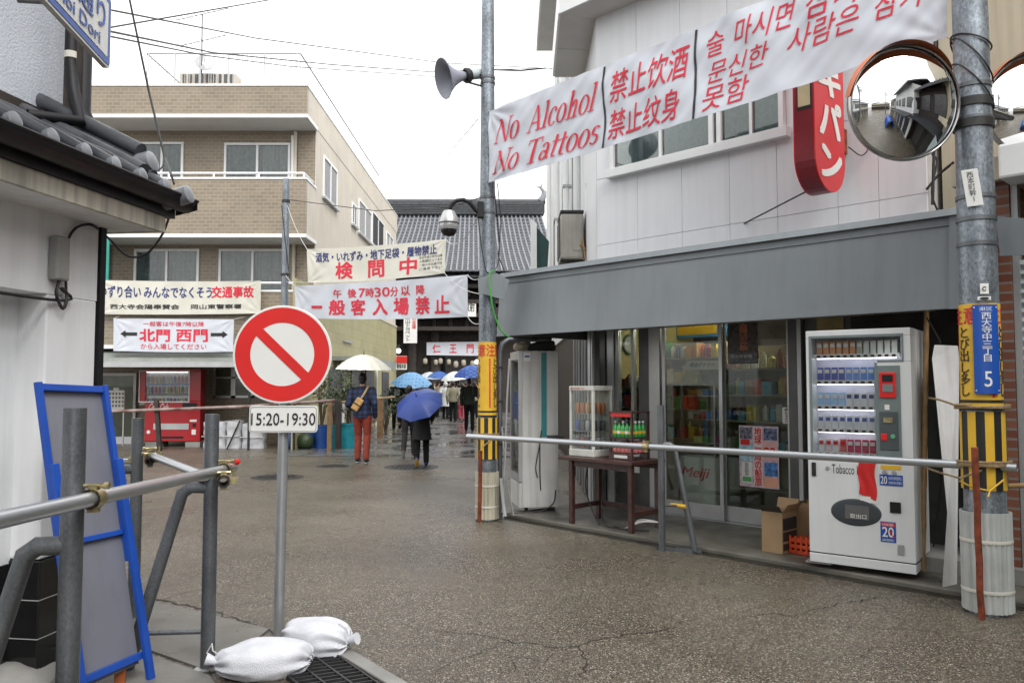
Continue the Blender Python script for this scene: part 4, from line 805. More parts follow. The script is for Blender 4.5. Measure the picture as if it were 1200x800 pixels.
def steel_pole(c, H, r0, r1, label, z_y0, z_y1, z_s0, z_c, covm, phase, bands, nrib):
    r = lambda z: r0 + (r1 - r0) * z / H
    t = thing('steel_pole', c, label, 'pole', 'galvanised poles in front of the shop')
    MB().tube([(c.x, c.y, z) for z in (0, H * .25, H * .5, H * .75, H)], [r(0), r(H * .25), r(H * .5), r(H * .75), r1], 28).build('shaft', galv, t, smooth=True)
    mb = MB(); mb.lathe(c, [(r(z_y0) + .004, z_y0), (r(z_y1) + .004, z_y1)], 32); sl = mb.build('warning_sleeve', yellowp, t, smooth=True)
    f = pole_f(c, lambda z: r(z) + .004); wdt = .36 / r0 * .1
    for k in range(3):
        a = phase + k * 2 * math.pi / 3; h = z_y1 - z_y0
        text(sl, '注', red_ink, f, (a - .55, z_y1 - .19 * h, a + .42, z_y1 - .03 * h), .012, cut=(.15, .5)); text(sl, '意', red_ink, f, (a + .52, z_y1 - .19 * h, a + 1.45, z_y1 - .03 * h), .012, cut=(.15, .5))
        MB().sheet(lambda u, v: f(a - .25 + .16 * u, z_y0 + .12 * h + v * h * .66), 2, 1).build('red_line', red_ink, sl)
        text(sl, 'とび出し多し', black_ink, f, (a + .2, z_y0 + .13 * h, a + .85, z_y0 + .78 * h), .010, vert=True, cut=(.15, .5))
    mb = MB(); mb.lathe(c, [(r(z_y0) + .006, z_y0 - .0), (r(z_y0) + .006, z_y0 + .02)], 32); mb.lathe(c, [(r(z_y0) + .006, z_y0 + .05), (r(z_y0) + .006, z_y0 + .07)], 32); mb.build('sleeve_band', blackst, t, smooth=True)
    stripe_ring(c, r(z_s0) + .012, z_s0, z_y0 - .01, 16, 'striped_guard', t, .1)
    mb = MB(); rr = r(0) + .02; mb.lathe(c, [(rr, .02), (rr, z_c), (rr - .012, z_c), (rr - .012, .02)], nrib * 6, wob=lambda p, w_, q: V((p.x * (1 + .035 * math.cos(w_ * nrib)), p.y * (1 + .035 * math.cos(w_ * nrib)), p.z))); mb.build('ribbed_cover', covm, t, smooth=True)
    mb = MB()
    for z in (.16, z_c * .72): mb.lathe(c, [(rr * 1.045, z - .012), (rr * 1.06, z), (rr * 1.045, z + .012)], 30)
    mb.build('strap', cloth_c, t, smooth=True, each=True); mb = MB()
    for z in bands: mb.lathe(c, [(r(z) + .002, z - .018), (r(z) + .008, z - .014), (r(z) + .008, z + .014), (r(z) + .002, z + .018)], 30); 
    mb.build('band', galv_dk, t, smooth=True, each=True); return t, r
PLc = at(571, 449, 9.15); PLc.z = 0
zpl = lambda py: at(571, py, 9.15).z
pl_t, rl = steel_pole(PLc, 7.2, .112, .066, 'tall galvanised pole carrying the horn speaker and dome camera', zpl(488), zpl(401), zpl(537), zpl(552), cover_m, .45, (zpl(92), zpl(98), zpl(232), zpl(250), zpl(325)), 22)
PRc = at(1150, 449, 5.5); PRc.z = 0
zpr = lambda py: at(1150, py, 5.5).z
pr_t, rr_ = steel_pole(PRc, 6.0, .132, .104, 'thick galvanised pole with blue address plate at the right edge', zpr(480), zpr(357), zpr(572), zpr(598), cover_g, -1.35, (zpr(103), zpr(142), zpr(258), zpr(287), zpr(232)), 24)
f = pole_f(PRc, lambda z: rr_(z) + .02)
t = thing('address_plate', f(.2, zpr(461)), 'blue enamel address plate on the right pole with white characters', 'sign')
z0, z1 = zpr(461), zpr(359); mb = MB(); mb.sheet(lambda a, b: f(-.28 + 1.12 * a, z0 + (z1 - z0) * b), 10, 1); fb = pole_f(PRc, lambda z: rr_(z) + .006); mb.sheet(lambda a, b: fb(-.28 + 1.12 * a, z0 + (z1 - z0) * b), 10, 1); mb.build('plate', sign_blue, t, smooth=True)
text(t, '西大寺中三丁目', signw, f, (.08, z0 + .36 * (z1 - z0), .50, z1 - .09 * (z1 - z0)), .012, vert=True, cut=(.1, .5)); text(t, '5', signw, f, (.13, z0 + .08 * (z1 - z0), .45, z0 + .25 * (z1 - z0)), .012, cut=(.1, .5)); text(t, '東区', signw, f, (.0, z1 - .07 * (z1 - z0), .56, z1 - .025 * (z1 - z0)), 0, cut=(.1, .5))
mb = MB()
for a_ in (-.2, .76):
    for z in (z0 + .02, z1 - .02): mb.lathe(f(a_, z), [(0, .004), (.006, .002), (.007, 0)], 8, Matrix.Rotation(rad(90), 3, 'X'))
mb.build('rivet', alu, t, each=True)
def pole_plate(px0, py0, px1, py1, s, lab, tilt=0.0, name='number_plate', h=.006):
    z0, z1 = zpr(py1), zpr(py0); cx = (px0 + px1) / 2; a = math.asin(max(-.95, min(.95, (cx - 1150 + (px0 < 1150) * 4) / 24.0))); wd = (px1 - px0) / F * 5.4 / 2
    c = f(a * .9, (z0 + z1) / 2); n = (c - V((PRc.x, PRc.y, c.z))).normalized(); x = V((-n.y, n.x, 0)); up = (ZD + x * tilt).normalized(); xx = up.cross(n)
    t = thing(name, c - ZD * (z1 - z0) / 2, lab, 'sign'); hh = (z1 - z0) / 2; q = [c - x * wd - up * hh, c + x * wd - up * hh, c + x * wd + up * hh, c - x * wd + up * hh]
    MB().hexa(q, n * -h).build('plate', signw, t, bev=.002); g = plane(c, x, up, .003)
    if s: text(t, s, black_ink, g, (-wd * .42, -hh * .75, wd * .42, hh * .85), 0, vert=True)
    return t, g, wd, hh
pole_plate(1134, 203, 1151, 246, '西本町幹1', 'white plate with vertical black characters tilted on the right pole', -.12)
t, g, wd, hh = pole_plate(1148, 335, 1157, 347, '', 'tiny white sticker with a black ring mark above the blue address plate', 0, 'sticker'); mb = MB(); mb.lathe(g(0, 0), [(wd * .35, 0), (wd * .6, 0)], 18, Matrix.Rotation(rad(90), 3, 'X') ); mb.build('ring_mark', black_ink, t)
t, g, wd, hh = pole_plate(1145, 350, 1159, 354, '', 'tiny white sticker with a black arrow right above the blue address plate', 0, 'sticker'); MB().add([g(-wd * .8, 0), g(-wd * .4, -hh * .7), g(wd * .4, -hh * .7), g(wd * .8, 0), g(wd * .4, hh * .7), g(-wd * .4, hh * .7)], [(0, 1, 2, 3, 4, 5)]).build('arrow_mark', black_ink, t)
mb = MB()
for (za, zb_) in ((zpr(45), zpr(100)), (zpr(75), zpr(130)), (zpr(42), zpr(60))):
    pts = []
    for i in range(25):
        w_ = i / 24 * 2 * math.pi; pts.append(pole_f(PRc, rr_, .012)(w_ - 1.2, za + (zb_ - za) * (.5 - .5 * math.cos(w_))))
    mb.tube(pts, .006, 6)
o = mb.build('cable_tie', iron, pr_t, smooth=True, each=True)
# conduit and sheet-metal cover beside the left pole
t = thing('conduit', PLc + V((.16, .05, 0)), 'grey conduit pipe running up beside the left pole', 'conduit'); a = at(586, 449, 9.2)
mb = MB(); mb.tube([(a.x, a.y, 0), (a.x, a.y, zpl(412)), (a.x + .03, a.y, zpl(402)), (a.x + .1, a.y + .02, zpl(397)), (a.x + .6, a.y + .25, zpl(396))], .028, 10); mb.build('pipe', galv_dk, t, smooth=True); mb = MB()
for py in (430, 470, 520): mb.box((a.x, a.y - .01, zpl(py)), (.08, .05, .02))
mb.build('clip', iron, t, each=True)
q = [at(560, 326, 8.98), at(582, 320, 8.98), at(597, 328, 8.98), at(590, 351, 8.98), at(561, 343, 8.98)]
o = MB().hexa(q, (0, .02, 0)).build('metal_flap', awn_m); tag(o, 'bent grey metal flap fixed on the left pole at the awning end', 'metal sheet')
grn = M('green_cord', (.06, .36, .05), .5); o = MB().tube(cr([at(579, 316, 8.9), at(574, 322, 8.9), at(575, 345, 8.9), at(580, 370, 8.95), at(588, 388, 9.0), at(597, 395, 9.05)]), .009, 8).build('hanging_cable', grn, smooth=True); tag(o, 'bright green cord hanging over the awning end by the left pole', 'cord')
# horn speaker
hc = at(527, 101, 9.2); hb = at(552, 88, 9.15)
t = thing('horn_speaker', hc, 'grey horn loudspeaker pointing left from the left pole', 'loudspeaker'); ax = (V((hc.x, hc.y, hc.z)) - V((hb.x, hb.y, hb.z))); ax = V((-.86, -.42, -.28)).normalized(); R = ax.to_track_quat('Z', 'Y').to_matrix(); hp = hb + ax * .02
horn_m = M('horn_grey', (.25, .26, .31), .5, var=.08, vs=4); prof = [(.03, .0), (.045, .06), (.07, .14), (.12, .24), (.185, .32), (.225, .345), (.232, .34), (.19, .31), (.115, .225), (.06, .13), (.03, .05), (0, .04)]
MB().lathe(hp, prof, 32, R).build('horn', horn_m, t, smooth=60); MB().lathe(hp, [(0, -.16), (.05, -.16), (.058, -.14), (.058, -.03), (.035, .02)], 20, R).build('driver', M('driver_grey_green', (.36, .42, .42), .5), t, smooth=True)
mb = MB(); mb.lathe(hp, [(.062, -.02), (.082, 0), (.09, .05), (.07, .06)], 20, R); mb.build('collar', iron, t, smooth=True); mb = MB(); mb.tube([hp + ax * .08 + V((0, 0, -.06)), at(564, 101, 9.12)], .012, 6); mb.tube([hp - ax * .1, at(566, 88, 9.12)], .014, 6); mb.build('bracket', iron, t)
# dome camera on a goose-neck arm
t = thing('dome_camera', at(526, 262, 9.0), 'silver dome surveillance camera hanging from a black curved arm on the left pole', 'camera'); dc = at(526, 262, 8.95)
mb = MB(); mb.tube([at(562, 250, 9.05), at(557, 246, 9.03), at(551, 238, 9.0), at(543, 234, 8.97), at(535, 235, 8.95), at(529, 240, 8.95), at(526, 248, 8.95)], .024, 10); mb.build('arm', blackp, t, smooth=True); MB().box(at(563, 246, 9.06), (.07, .08, .19)).build('mounting_plate', blackp, t, bev=.01)
MB().lathe(dc, [(.0, .145), (.06, .145), (.075, .12), (.10, .06), (.112, 0), (.108, -.04), (.095, -.07)], 28).build('housing', M('satin_silver', (.50, .50, .50), .35, .6), t, smooth=True); MB().lathe(dc, [(.095, -.065), (.088, -.10), (.06, -.135), (0, -.15)], 24).build('dome', M('smoked_dome', (.01, .01, .012), .05), t, smooth=True); MB().lathe(dc, [(.113, .012), (.118, .005), (.116, -.006)], 28).build('seam_ring', alu_dk, t, smooth=True)
# traffic mirrors
mirror_m = M('mirror_silver', (.86, .87, .87), .015, 1.0, var=.0); chrome = M('rim_steel', (.42, .41, .40), .22, .95, var=.1); orange = M('visor_orange', (.62, .16, .05), .45, var=.12, vs=5)
def traffic_mirror(px, py, Y, turn, tilt, R0, lab, va):
    c = at(px, py, Y); tc_ = (EYE - c); ang = math.atan2(tc_.y, tc_.x) + rad(turn); n = V((math.cos(ang) * math.cos(rad(tilt)), math.sin(ang) * math.cos(rad(tilt)), math.sin(rad(tilt))))
    Q = n.to_track_quat('Z', 'Y').to_matrix()
    t = thing('traffic_mirror', c - ZD * R0, lab, 'traffic mirror', 'round traffic mirrors on the right pole'); RC = .78
    MB().lathe(c, [(0, .0)] + [(R0 * k / 10 * .965, RC * (math.sqrt(1 - (R0 * k / 10 / RC) ** 2) - 1)) for k in range(1, 11)], 48, Q).build('mirror', mirror_m, t, smooth=80)
    zb_ = RC * (math.sqrt(1 - (R0 / RC) ** 2) - 1)
    MB().lathe(c, [(R0 * .965, zb_ + .010), (R0 * .98, zb_ + .018), (R0 * 1.0, zb_ + .01), (R0 * 1.01, zb_ - .02), (R0 * .99, zb_ - .05), (R0 * .9, zb_ - .06)], 48, Q).build('rim', chrome, t, smooth=60)
    MB().lathe(c, [(R0 * .9, zb_ - .055), (R0 * .5, zb_ - .12), (.05, zb_ - .14), (0, zb_ - .14)], 32, Q).build('back', orange, t, smooth=60)
    mb = MB(); mb.sheet(lambda a, b: c + Q @ V((R0 * (1.02) * math.cos(rad(va[0] + (va[1] - va[0]) * a)), R0 * 1.02 * math.sin(rad(va[0] + (va[1] - va[0]) * a)), zb_ - .05 + b * (.14 * math.sin(math.pi * (.06 + .88 * a)) ** .5))), 40, 3); mb.build('visor', orange, t, smooth=True)
    b = c + Q @ V((0, 0, zb_ - .14)); e = V((PRc.x, PRc.y, c.z - .12)); d = (b - e); d.z = 0; d.normalize(); mb = MB(); mb.tube([b, b.lerp(e, .3) + V((0, 0, -.08)), e + d * .1], .022, 8); mb.build('arm', iron, t, smooth=True)
    mb = MB(); mb.lathe(V((PRc.x, PRc.y, c.z - .12)), [(rr_(c.z) + .003, -.03), (rr_(c.z) + .014, -.03), (rr_(c.z) + .014, .03), (rr_(c.z) + .003, .03)], 24); mb.build('clamp', iron, t, smooth=True)
traffic_mirror(1071, 116, 5.30, 31, -6, .395, 'round convex traffic mirror with orange visor left of the right pole', (35, 175))
traffic_mirror(1228, 118, 5.75, 30, -4, .395, 'round convex traffic mirror cut by the right edge of the photo', (20, 165))

# ------------------------------------------------------------------ cloth banners
class Cloth:
    def __init__(s, TL, TR, BL, BR, amp, seed, sag=(0.0, 0.0), fs=3.0):
        s.c = (V(TL), V(TR), V(BL), V(BR)); s.amp = amp; s.seed = seed; s.sag = sag; s.fs = fs
        s.U = (s.c[1] - s.c[0] + s.c[3] - s.c[2]) / 2; s.W = (s.c[0] - s.c[2] + s.c[1] - s.c[3]) / 2; s.n = s.U.cross(s.W).normalized()
        if s.n.dot(EYE - s.c[0]) < 0: s.n = -s.n
        s.lu = s.U.length; s.lw = s.W.length
    def __call__(s, a, b, off=0.0):
        TL, TR, BL, BR = s.c; p = BL.lerp(BR, a).lerp(TL.lerp(TR, a), b); sg = 4 * a * (1 - a); p = p - ZD * sg * (s.sag[1] * (1 - b) + s.sag[0] * b)
        x, y = a * s.lu, b * s.lw; k = s.seed; h = 0
        h += .55 * math.sin((x * .75 + y * 1.6) * s.fs + 1.7 * noise.noise(V((x * 1.3, y * 1.3, k)))) * (.4 + noise.noise(V((x * .9, y * .6, k + 5))))
        h += .8 * noise.noise(V(((x + y * .8) * s.fs * .8, (y - x * .5) * s.fs * .25, k + 9)))
        h += .45 * noise.noise(V(((x - y * 1.1) * s.fs * 1.7, (y + x * .5) * s.fs * .5, k + 13)))
        e = 0
        for (ca, cb) in ((0, 1), (1, 1), (0, 0), (1, 0)):              # tension folds from the tied corners
            dx, dy = (a - ca) * s.lu, (b - cb) * s.lw; d = math.hypot(dx, dy); e += math.sin(math.atan2(dy, dx) * 13 + k) * math.exp(-d * 2.2 / max(.5, s.lw)) * min(1, d * 5)
        return p + s.n * (s.amp * (h + .5 * e) + off)
    def ab(s, px, py=None):
        p = onpl(px, py, s.c[2], s.n); TL, TR, BL, BR = s.c; d = (BR - BL); a = (p - BL).dot(d) / d.dot(d); lo = BL.lerp(BR, a); hi = TL.lerp(TR, a); return a, (p - lo).dot(hi - lo) / (hi - lo).dot(hi - lo)
    def write(s, par, st, m, pxl, pxr, b0, b1, bold=.02, shear=0.0, nm='lettering'):
        mid = lambda px: s.ab(px, 400 - 1e-3)[0] if False else s._a(px)
        return text(par, st, m, lambda a, b: s(a, b, .006), (mid(pxl), b0, mid(pxr), b1), bold, cut=(.045 / s.lu, .045 / s.lw), shear=shear, name=nm)
    def _a(s, px):
        lo, hi = -.3, 1.3
        for _ in range(40):
            m = (lo + hi) / 2; p = s.c[2].lerp(s.c[3], m).lerp(s.c[0].lerp(s.c[1], m), .5); c_, s_ = math.cos(PITCH), math.sin(PITCH); d = p - EYE; dep = d.y * c_ + d.z * s_
            if 600 + F * d.x / dep < px: lo = m
            else: hi = m
        return lo
def banner(label, TL, TR, BL, BR, mat, amp, seed, sag=(0, 0), fs=3.0, nu=120, nv=30):
    c = Cloth(TL, TR, BL, BR, amp, seed, sag, fs); t = thing('banner', (V(BL) + V(BR)) / 2, label, 'banner')
    mb = MB(); mb.sheet(c, nu, nv); mb.sheet(lambda a, b: c(a, b, -.002), nu, nv); mb.build('cloth', mat, t, smooth=80); return c, t
cord_m = M('white_cord', (.55, .55, .53), .7)
def cords(t, *segs):
    for (p, q, sg) in segs:
        p, q = V(p), V(q); MB().tube([p.lerp(q, k / 10) - ZD * sg * 4 * (k / 10) * (1 - k / 10) for k in range(11)], .006, 6).build('cord', cord_m, t)
YL, YR = 9.02, 5.62
c, t = banner('big white banner in red English, Chinese and Korean strung between the two poles', at(573, 130, YL), at(1110, -90, YR), at(573, 214, YL), at(1110, 44, YR), cloth_w, .026, 3.1, (.02, .02), 3.8, 240, 50)
for s_, a_, b_, r_ in (('No', 582, 611, 0), ('Alcohol', 620, 700, 0), ('No', 581, 610, 1), ('Tattoos', 617, 705, 1)): text(t, s_, red_ink, lambda a, b: c(a, b, .010), (c._a(a_), .09 if r_ else .50, c._a(b_), .40 if r_ else .83), cut=(.045 / c.lu, .045 / c.lw), shear=.10 if s_ != 'No' else .25, glyphs=serif(s_))
c.write(t, '禁止饮酒', red_ink, 716, 806, .50, .87, .005, .04); c.write(t, '禁止纹身', red_ink, 714, 797, .07, .41, .005, .04)
for (s_, a, b, b0, b1) in (('술', 828, 848, .62, .88), ('마시면', 862, 929, .62, .90), ('참가', 945, 1012, .62, .92), ('못함', 1035, 1100, .64, .92), ('문신한', 830, 900, .34, .56), ('사람은', 924, 1008, .34, .60), ('참가', 1026, 1085, .36, .62), ('못함', 824, 876, .05, .31)): c.write(t, s_, red_ink, a, b, b0, b1, .0, .1)
for (px, wv) in ((709, .022), (816, .012)):
    a0 = c._a(px); MB().sheet(lambda u, v: c(a0 + (u - .5) * .022 / c.lu * 1.1 + (wv * .3 * math.sin(v * 6) - .008 * (1 - v)) * .6, .0 + v * .98, .006), 2, 40).build('divider', black_ink, t)
cords(t, (c.c[0], PLc + ZD * (c.c[0].z + .02), 0), (c.c[2], PLc + ZD * (c.c[2].z + .02), 0), (c.c[1], PRc + ZD * (c.c[1].z + .1), 0), (c.c[3], PRc + ZD * (c.c[3].z - .05), .01))
# two banners strung over the lane
PTc = at(332, 449, 17.6); PTc.z = 0
c, t = banner('cream banner across the lane with blue heading over three large red characters', at(360, 292, 16.8), at(522, 280, 15.4), at(361, 331, 16.8), at(521, 320, 15.4), cloth_c, .03, 8.4, (.03, .05), 1.6)
c.write(t, '酒気・いれずみ・地下足袋・履物禁止', navy_ink, 371, 511, .60, .88, .035, 0); 
for ch, x0, x1 in (('検', 394, 413), ('問', 432, 450), ('中', 469, 488)): c.write(t, ch, red_ink, x0, x1, .10, .57, .045)
for i, s_ in enumerate(('当日午後七時半以降', '入場規制となります', '一般の方の通行は', 'ご遠慮下さい')): c.write(t, s_, black_ink, 491, 518, .50 - .11 * i, .58 - .11 * i, 0)
zT = lambda py, Y: at(600, py, Y).z
cords(t, (c.c[0], V((PTc.x, PTc.y, zT(236, 17.6))), .1), (c.c[2], V((PTc.x, PTc.y, zT(330, 17.6))), .0), (c.c[1], PLc + ZD * zT(228, 9.15), .3), (c.c[3], PLc + ZD * zT(345, 9.15), .1))
c, t = banner('white banner across the lane in red with the evening closing time', at(345, 335, 16.6), at(548, 322, 13.6), at(346, 372, 16.6), at(548, 371, 13.6), cloth_w, .03, 2.2, (.02, .04), 1.6)
for ch, x0, x1 in (('午', 391, 400), ('後', 408, 418), ('7', 421, 428), ('時', 429, 438), ('30', 439, 456), ('分', 457, 466), ('以', 470, 480), ('降', 488, 498)): c.write(t, ch, red_ink, x0, x1, .60, .84, .03)
for ch, x0, x1 in (('一', 365, 378), ('般', 386, 404), ('客', 412, 428), ('入', 437, 453), ('場', 461, 478), ('禁', 487, 503), ('止', 510, 527)): c.write(t, ch, red_ink, x0, x1, .12 if ch != '一' else .3, .54 if ch != '一' else .38, .05)
cords(t, (c.c[0], V((PTc.x, PTc.y, zT(322, 17.6))), .0), (c.c[2], V((PTc.x, PTc.y, zT(366, 17.6))), .0), (c.c[1], PLc + ZD * zT(316, 9.15), .1), (c.c[3], PLc + ZD * zT(372, 9.15), .1))
t = thing('thin_pole', PTc, 'slender grey pole behind the no-entry sign holding the lane banners', 'pole'); MB().tube([PTc, PTc + ZD * zT(210, 17.6)], [.085, .075], 14).build('shaft', galv, t, smooth=True); mb = MB()
for py in (236, 322, 366): mb.lathe(PTc + ZD * zT(py, 17.6), [(.08, -.03), (.092, -.03), (.092, .03), (.08, .03)], 14)
mb.build('band', iron, t, each=True)
# banners on the beige building
c, t = banner('cream road-safety banner in navy and red on the balcony of the beige building', at(114, 328, 19.3), at(306, 329, 19.3), at(114, 368, 19.3), at(305, 367, 19.3), cloth_c, .025, 5.5, (.02, .02), 1.6)
c.write(t, 'ゆずり合い', navy_ink, 117, 165, .50, .84, .035); c.write(t, 'みんなでなくそう', navy_ink, 169, 248, .50, .82, .035); c.write(t, '交通事故', red_ink, 248, 297, .50, .84, .045); c.write(t, '西大寺会陽奉賛会', black_ink, 129, 210, .16, .30, .03); c.write(t, '岡山東警察署', black_ink, 224, 283, .16, .30, .03)
c, t = banner('white banner with two black arrows and red gate names above the red vending machine', at(133, 373, 18.9), at(274, 374, 18.9), at(133, 411, 18.9), at(273, 412, 18.9), cloth_w, .025, 6.6, (.0, .02), 1.6)
c.write(t, '北門', red_ink, 164, 199, .32, .68, .05); c.write(t, '西門', red_ink, 207, 243, .32, .68, .05); c.write(t, '一般客は午後7時以降', red_ink, 168, 239, .77, .92, .01); c.write(t, 'から入場してください', red_ink, 165, 242, .08, .25, .012)
for (x0, x1, dr_) in ((141, 161, -1), (247, 267, 1)):
    a, b = c._a(x0), c._a(x1); A_ = lambda u, v: c(a + (b - a) * (u if dr_ > 0 else 1 - u), v, .008); mb = MB(); mb.sheet(lambda u, v: A_(u * .72, .48 + .1 * v), 8, 2); mb.add([A_(.68, .42), A_(1.0, .53), A_(.68, .64)], [(0, 1, 2)]); mb.build('arrow', black_ink, t)
cords(t, (c.c[0], c.c[0] + V((-.1, .5, .1)), 0), (c.c[1], c.c[1] + V((.1, .5, .1)), 0), (c.c[2], c.c[2] + V((-.1, .5, 0)), 0), (c.c[3], c.c[3] + V((.1, .5, 0)), 0))
# boards and banner on the temple gate
GY = TY - 3.0
c, t = banner('white banner with three spaced red characters on the temple gate beam', at(500, 401, GY), at(580, 400, GY), at(500, 416, GY), at(580, 417, GY), cloth_w, .04, 7.7, (0, 0), .8, 60, 12)
for ch, x0, x1 in (('仁', 507, 516), ('王', 527, 535), ('門', 547, 555)): c.write(t, ch, red_ink, x0, x1, .2, .82, .04)
def board(px0, py0, px1, py1, Y, lab, name='notice_board'):
    a, b = at(px0, py1, Y), at(px1, py0, Y); t = thing(name, V((a.x, Y, a.z)), lab, 'sign'); MB().bb((a.x, Y - .04, a.z), (b.x, Y, b.z)).build('panel', signw, t); g = plane((a.x, Y - .04, a.z), (1, 0, 0), (0, 0, 1), .006); wd, hh = b.x - a.x, b.z - a.z
    return t, lambda s_, m, r, bold=.02, vert=False: text(t, s_, m, g, (r[0] * wd, r[1] * hh, r[2] * wd, r[3] * hh), bold, vert=vert)
t, wr = board(501, 352, 558, 371, TY - 3.7, 'white wooden board with black characters behind the red closing-time banner'); wr('無料御守授与 放射', black_ink, (.08, .32, .97, .88), .03); wr('西大寺会陽奉賛会', red_ink, (.12, .08, .8, .2), .0)
t, wr = board(473, 369, 489, 402, TY - 3.9, 'narrow upright white board with vertical characters left on the temple gate'); wr('岡山トヨペット', black_ink, (.12, .06, .48, .95), .02, True); wr('祝会陽', red_ink, (.62, .5, .92, .95), .02, True)
t, wr = board(464, 417, 477, 433, 34.5, 'small red and white notice at the far corner of the beige building'); wr('警備本部', black_ink, (.08, .08, .92, .42), .03); MB().bb((at(464.3, 433, 34.4).x, 34.42, at(464, 425, 34.4).z), (at(476.8, 433, 34.4).x, 34.455, at(464, 417.3, 34.4).z)).build('red_header', sign_red, t); wr('警備', signw, (.2, .6, .8, .92), .03)
# blue street-name plate, upper left
a, b = at(36, 0, 3.05), at(129, 69, 3.9); L_ = (V((b.x, b.y, 0)) - V((a.x, a.y, 0)))
t = thing('street_sign', at(80, 35, 3.5), 'white street name plate with blue border at the upper left corner', 'sign'); x = V((b.x - a.x, b.y - a.y, 0)).normalized(); n = x.cross(ZD)
zb_ = (a.z + b.z) / 2; o_ = V((b.x, b.y, zb_)) - x * 1.5; W_, H_ = 1.5, .36; Pp = lambda u, v, d=0: o_ + x * u + ZD * v + n * d
def rrect(u0, v0, u1, v1, r, d): return [Pp(u, v, d) for u, v in [(u0 + r - r * math.cos(k * math.pi / 8), v0 + r - r * math.sin(k * math.pi / 8)) for k in range(5)] + [(u1 - r + r * math.sin(k * math.pi / 8), v0 + r - r * math.cos(k * math.pi / 8)) for k in range(5)] + [(u1 - r + r * math.cos(k * math.pi / 8), v1 - r + r * math.sin(k * math.pi / 8)) for k in range(5)] + [(u0 + r - r * math.sin(k * math.pi / 8), v1 - r + r * math.cos(k * math.pi / 8)) for k in range(5)]]
MB().hexa(rrect(0, 0, W_, H_, .03, 0), n * -.025).build('plate', signw, t); MB().hexa(rrect(.012, .012, W_ - .012, H_ - .012, .025, .001), n * .002).build('border', sign_blue, t); MB().hexa(rrect(.05, .045, W_ - .05, H_ - .045, .012, .003), n * .002).build('field', signw, t)
g = lambda u, v: Pp(u, v, .008); text(t, '通り', sign_blue, g, (W_ - .42, .15, W_ - .10, .29), .02); text(t, '寺', sign_blue, g, (W_ - .62, .15, W_ - .46, .29), .02); text(t, 'hoi Dori', sign_blue, g, (W_ - .62, .065, W_ - .16, .125), .02)
mb = MB(); mb.cyl(Pp(.4, .2, -.03), LB(2.0, du, Pp(.4, .2).z), .02); mb.cyl(Pp(1.2, .2, -.03), Pp(1.2, .2, -.3), .02); mb.build('bracket', alu, t, each=True)
# ------------------------------------------------------------------ pipe barricades
def coupler(par, c, d1, d2=None, sz=.036):
    """two hinged half-shell clamps with bolts: around the post (vertical) and around the pipe direction d1"""
    c = V(c); d1 = V(d1).normalized(); mb = MB()
    mb.tube([c - d1 * .03, c + d1 * .03], sz, 14, False); mb.tube([c - d1 * .03, c + d1 * .03], sz * .86, 14, False)
    s = d1.cross(ZD).normalized(); mb.box(c + ZD * sz, (.03, .03, .028), math.atan2(d1.y, d1.x)); mb.box(c - ZD * sz, (.03, .035, .022), math.atan2(d1.y, d1.x))
    mb.tube([c + ZD * (sz + .01) - s * .035, c + ZD * (sz + .01) + s * .05], .007, 8); mb.tube([c + ZD * (sz + .01) + s * .036, c + ZD * (sz + .01) + s * .052], .013, 6)
    mb.tube([c - s * .05 - ZD * .01, c - s * .05 + ZD * .055], .007, 8); mb.box(c - s * .048, (.026, .05, .034), math.atan2(d1.y, d1.x))
    o = mb.build('coupler', brass, par, smooth=30)
def stand(c, H, leg_d, r, zb, label, spread=.42, foot=True, leg_top=.98, stub=.14):
    leg_d = V(leg_d).normalized(); t = thing('barricade_stand', c, label, 'barricade stand', 'galvanised A-frame barricade stands')
    mb = MB(); mb.tube([c, c + ZD * H], r, 18); mb.tube([c + ZD * H, c + ZD * (H + .001)], r * .85, 14); mb.build('post', galv_dk, t, smooth=40)
    mb = MB(); p0 = c + ZD * leg_top; p1 = p0 + leg_d * stub; p2 = c + leg_d * spread; mb.tube([p0, p1 - leg_d * .03, p1 + leg_d * .012 - ZD * .03, p2 + ZD * .01], r * .9, 16); mb.build('diagonal_leg', galv_dk, t, smooth=50)
    mb = MB(); mb.cyl(c + ZD * zb, c + leg_d * (spread - (spread - stub) * zb / leg_top) + ZD * zb, r * .35, n=10); mb.build('brace', galv_dk, t, smooth=True)
    if foot: MB().box(c + ZD * .005, (.12, .12, .01)).build('foot_plate', alu, t, bev=.002)
    return t
pA = at(85, 590, 2.84); pA.z = 0; pB = hz(243, 783); pC = at(161, 520, 5.35); pC.z = 0
pr_ = .038
tA = stand(pA, at(90, 478, 2.84).z, (-1, -.12, 0), pr_, .2, 'nearest galvanised barricade stand in front of the blue framed board')
tB = stand(pB, at(246, 486, 4.33).z, (-1, -.10, 0), pr_, .2, 'galvanised barricade stand left of the no-entry sign, with a red-capped pipe end')
tC = stand(pC, at(161, 490, 5.35).z, (-1, -.1, 0), pr_, .2, 'galvanised barricade stand furthest back, behind the blue framed board')
rz_ = 1.10; q0 = V((pA.x + .075, pA.y, at(96, 584, 2.84).z)); q1 = V((pB.x + .075, pB.y, at(258, 552, 4.33).z)); dr = (q1 - q0).normalized()
t = thing('barrier_pipe', q0 * .5 + q1 * .5, 'long steel barrier pipe clamped in front of the two nearer stands on the left', 'pipe'); e1 = q1 + dr * .16; e0 = q0 - dr * 1.6
MB().tube([e0, e1], .0265, 18).build('pipe', pipe_m, t, smooth=40); MB().lathe(e1 + V((.012, 0, .03)), [(0, .03), (.012, .028), (.017, .015), (.017, -.02), (0, -.02)], 12, V((.9, -.3, .3)).normalized().to_track_quat('Z', 'Y').to_matrix()).build('end_cap', sign_red, t, smooth=True)
coupler(t, q0, dr); coupler(t, q1, dr)
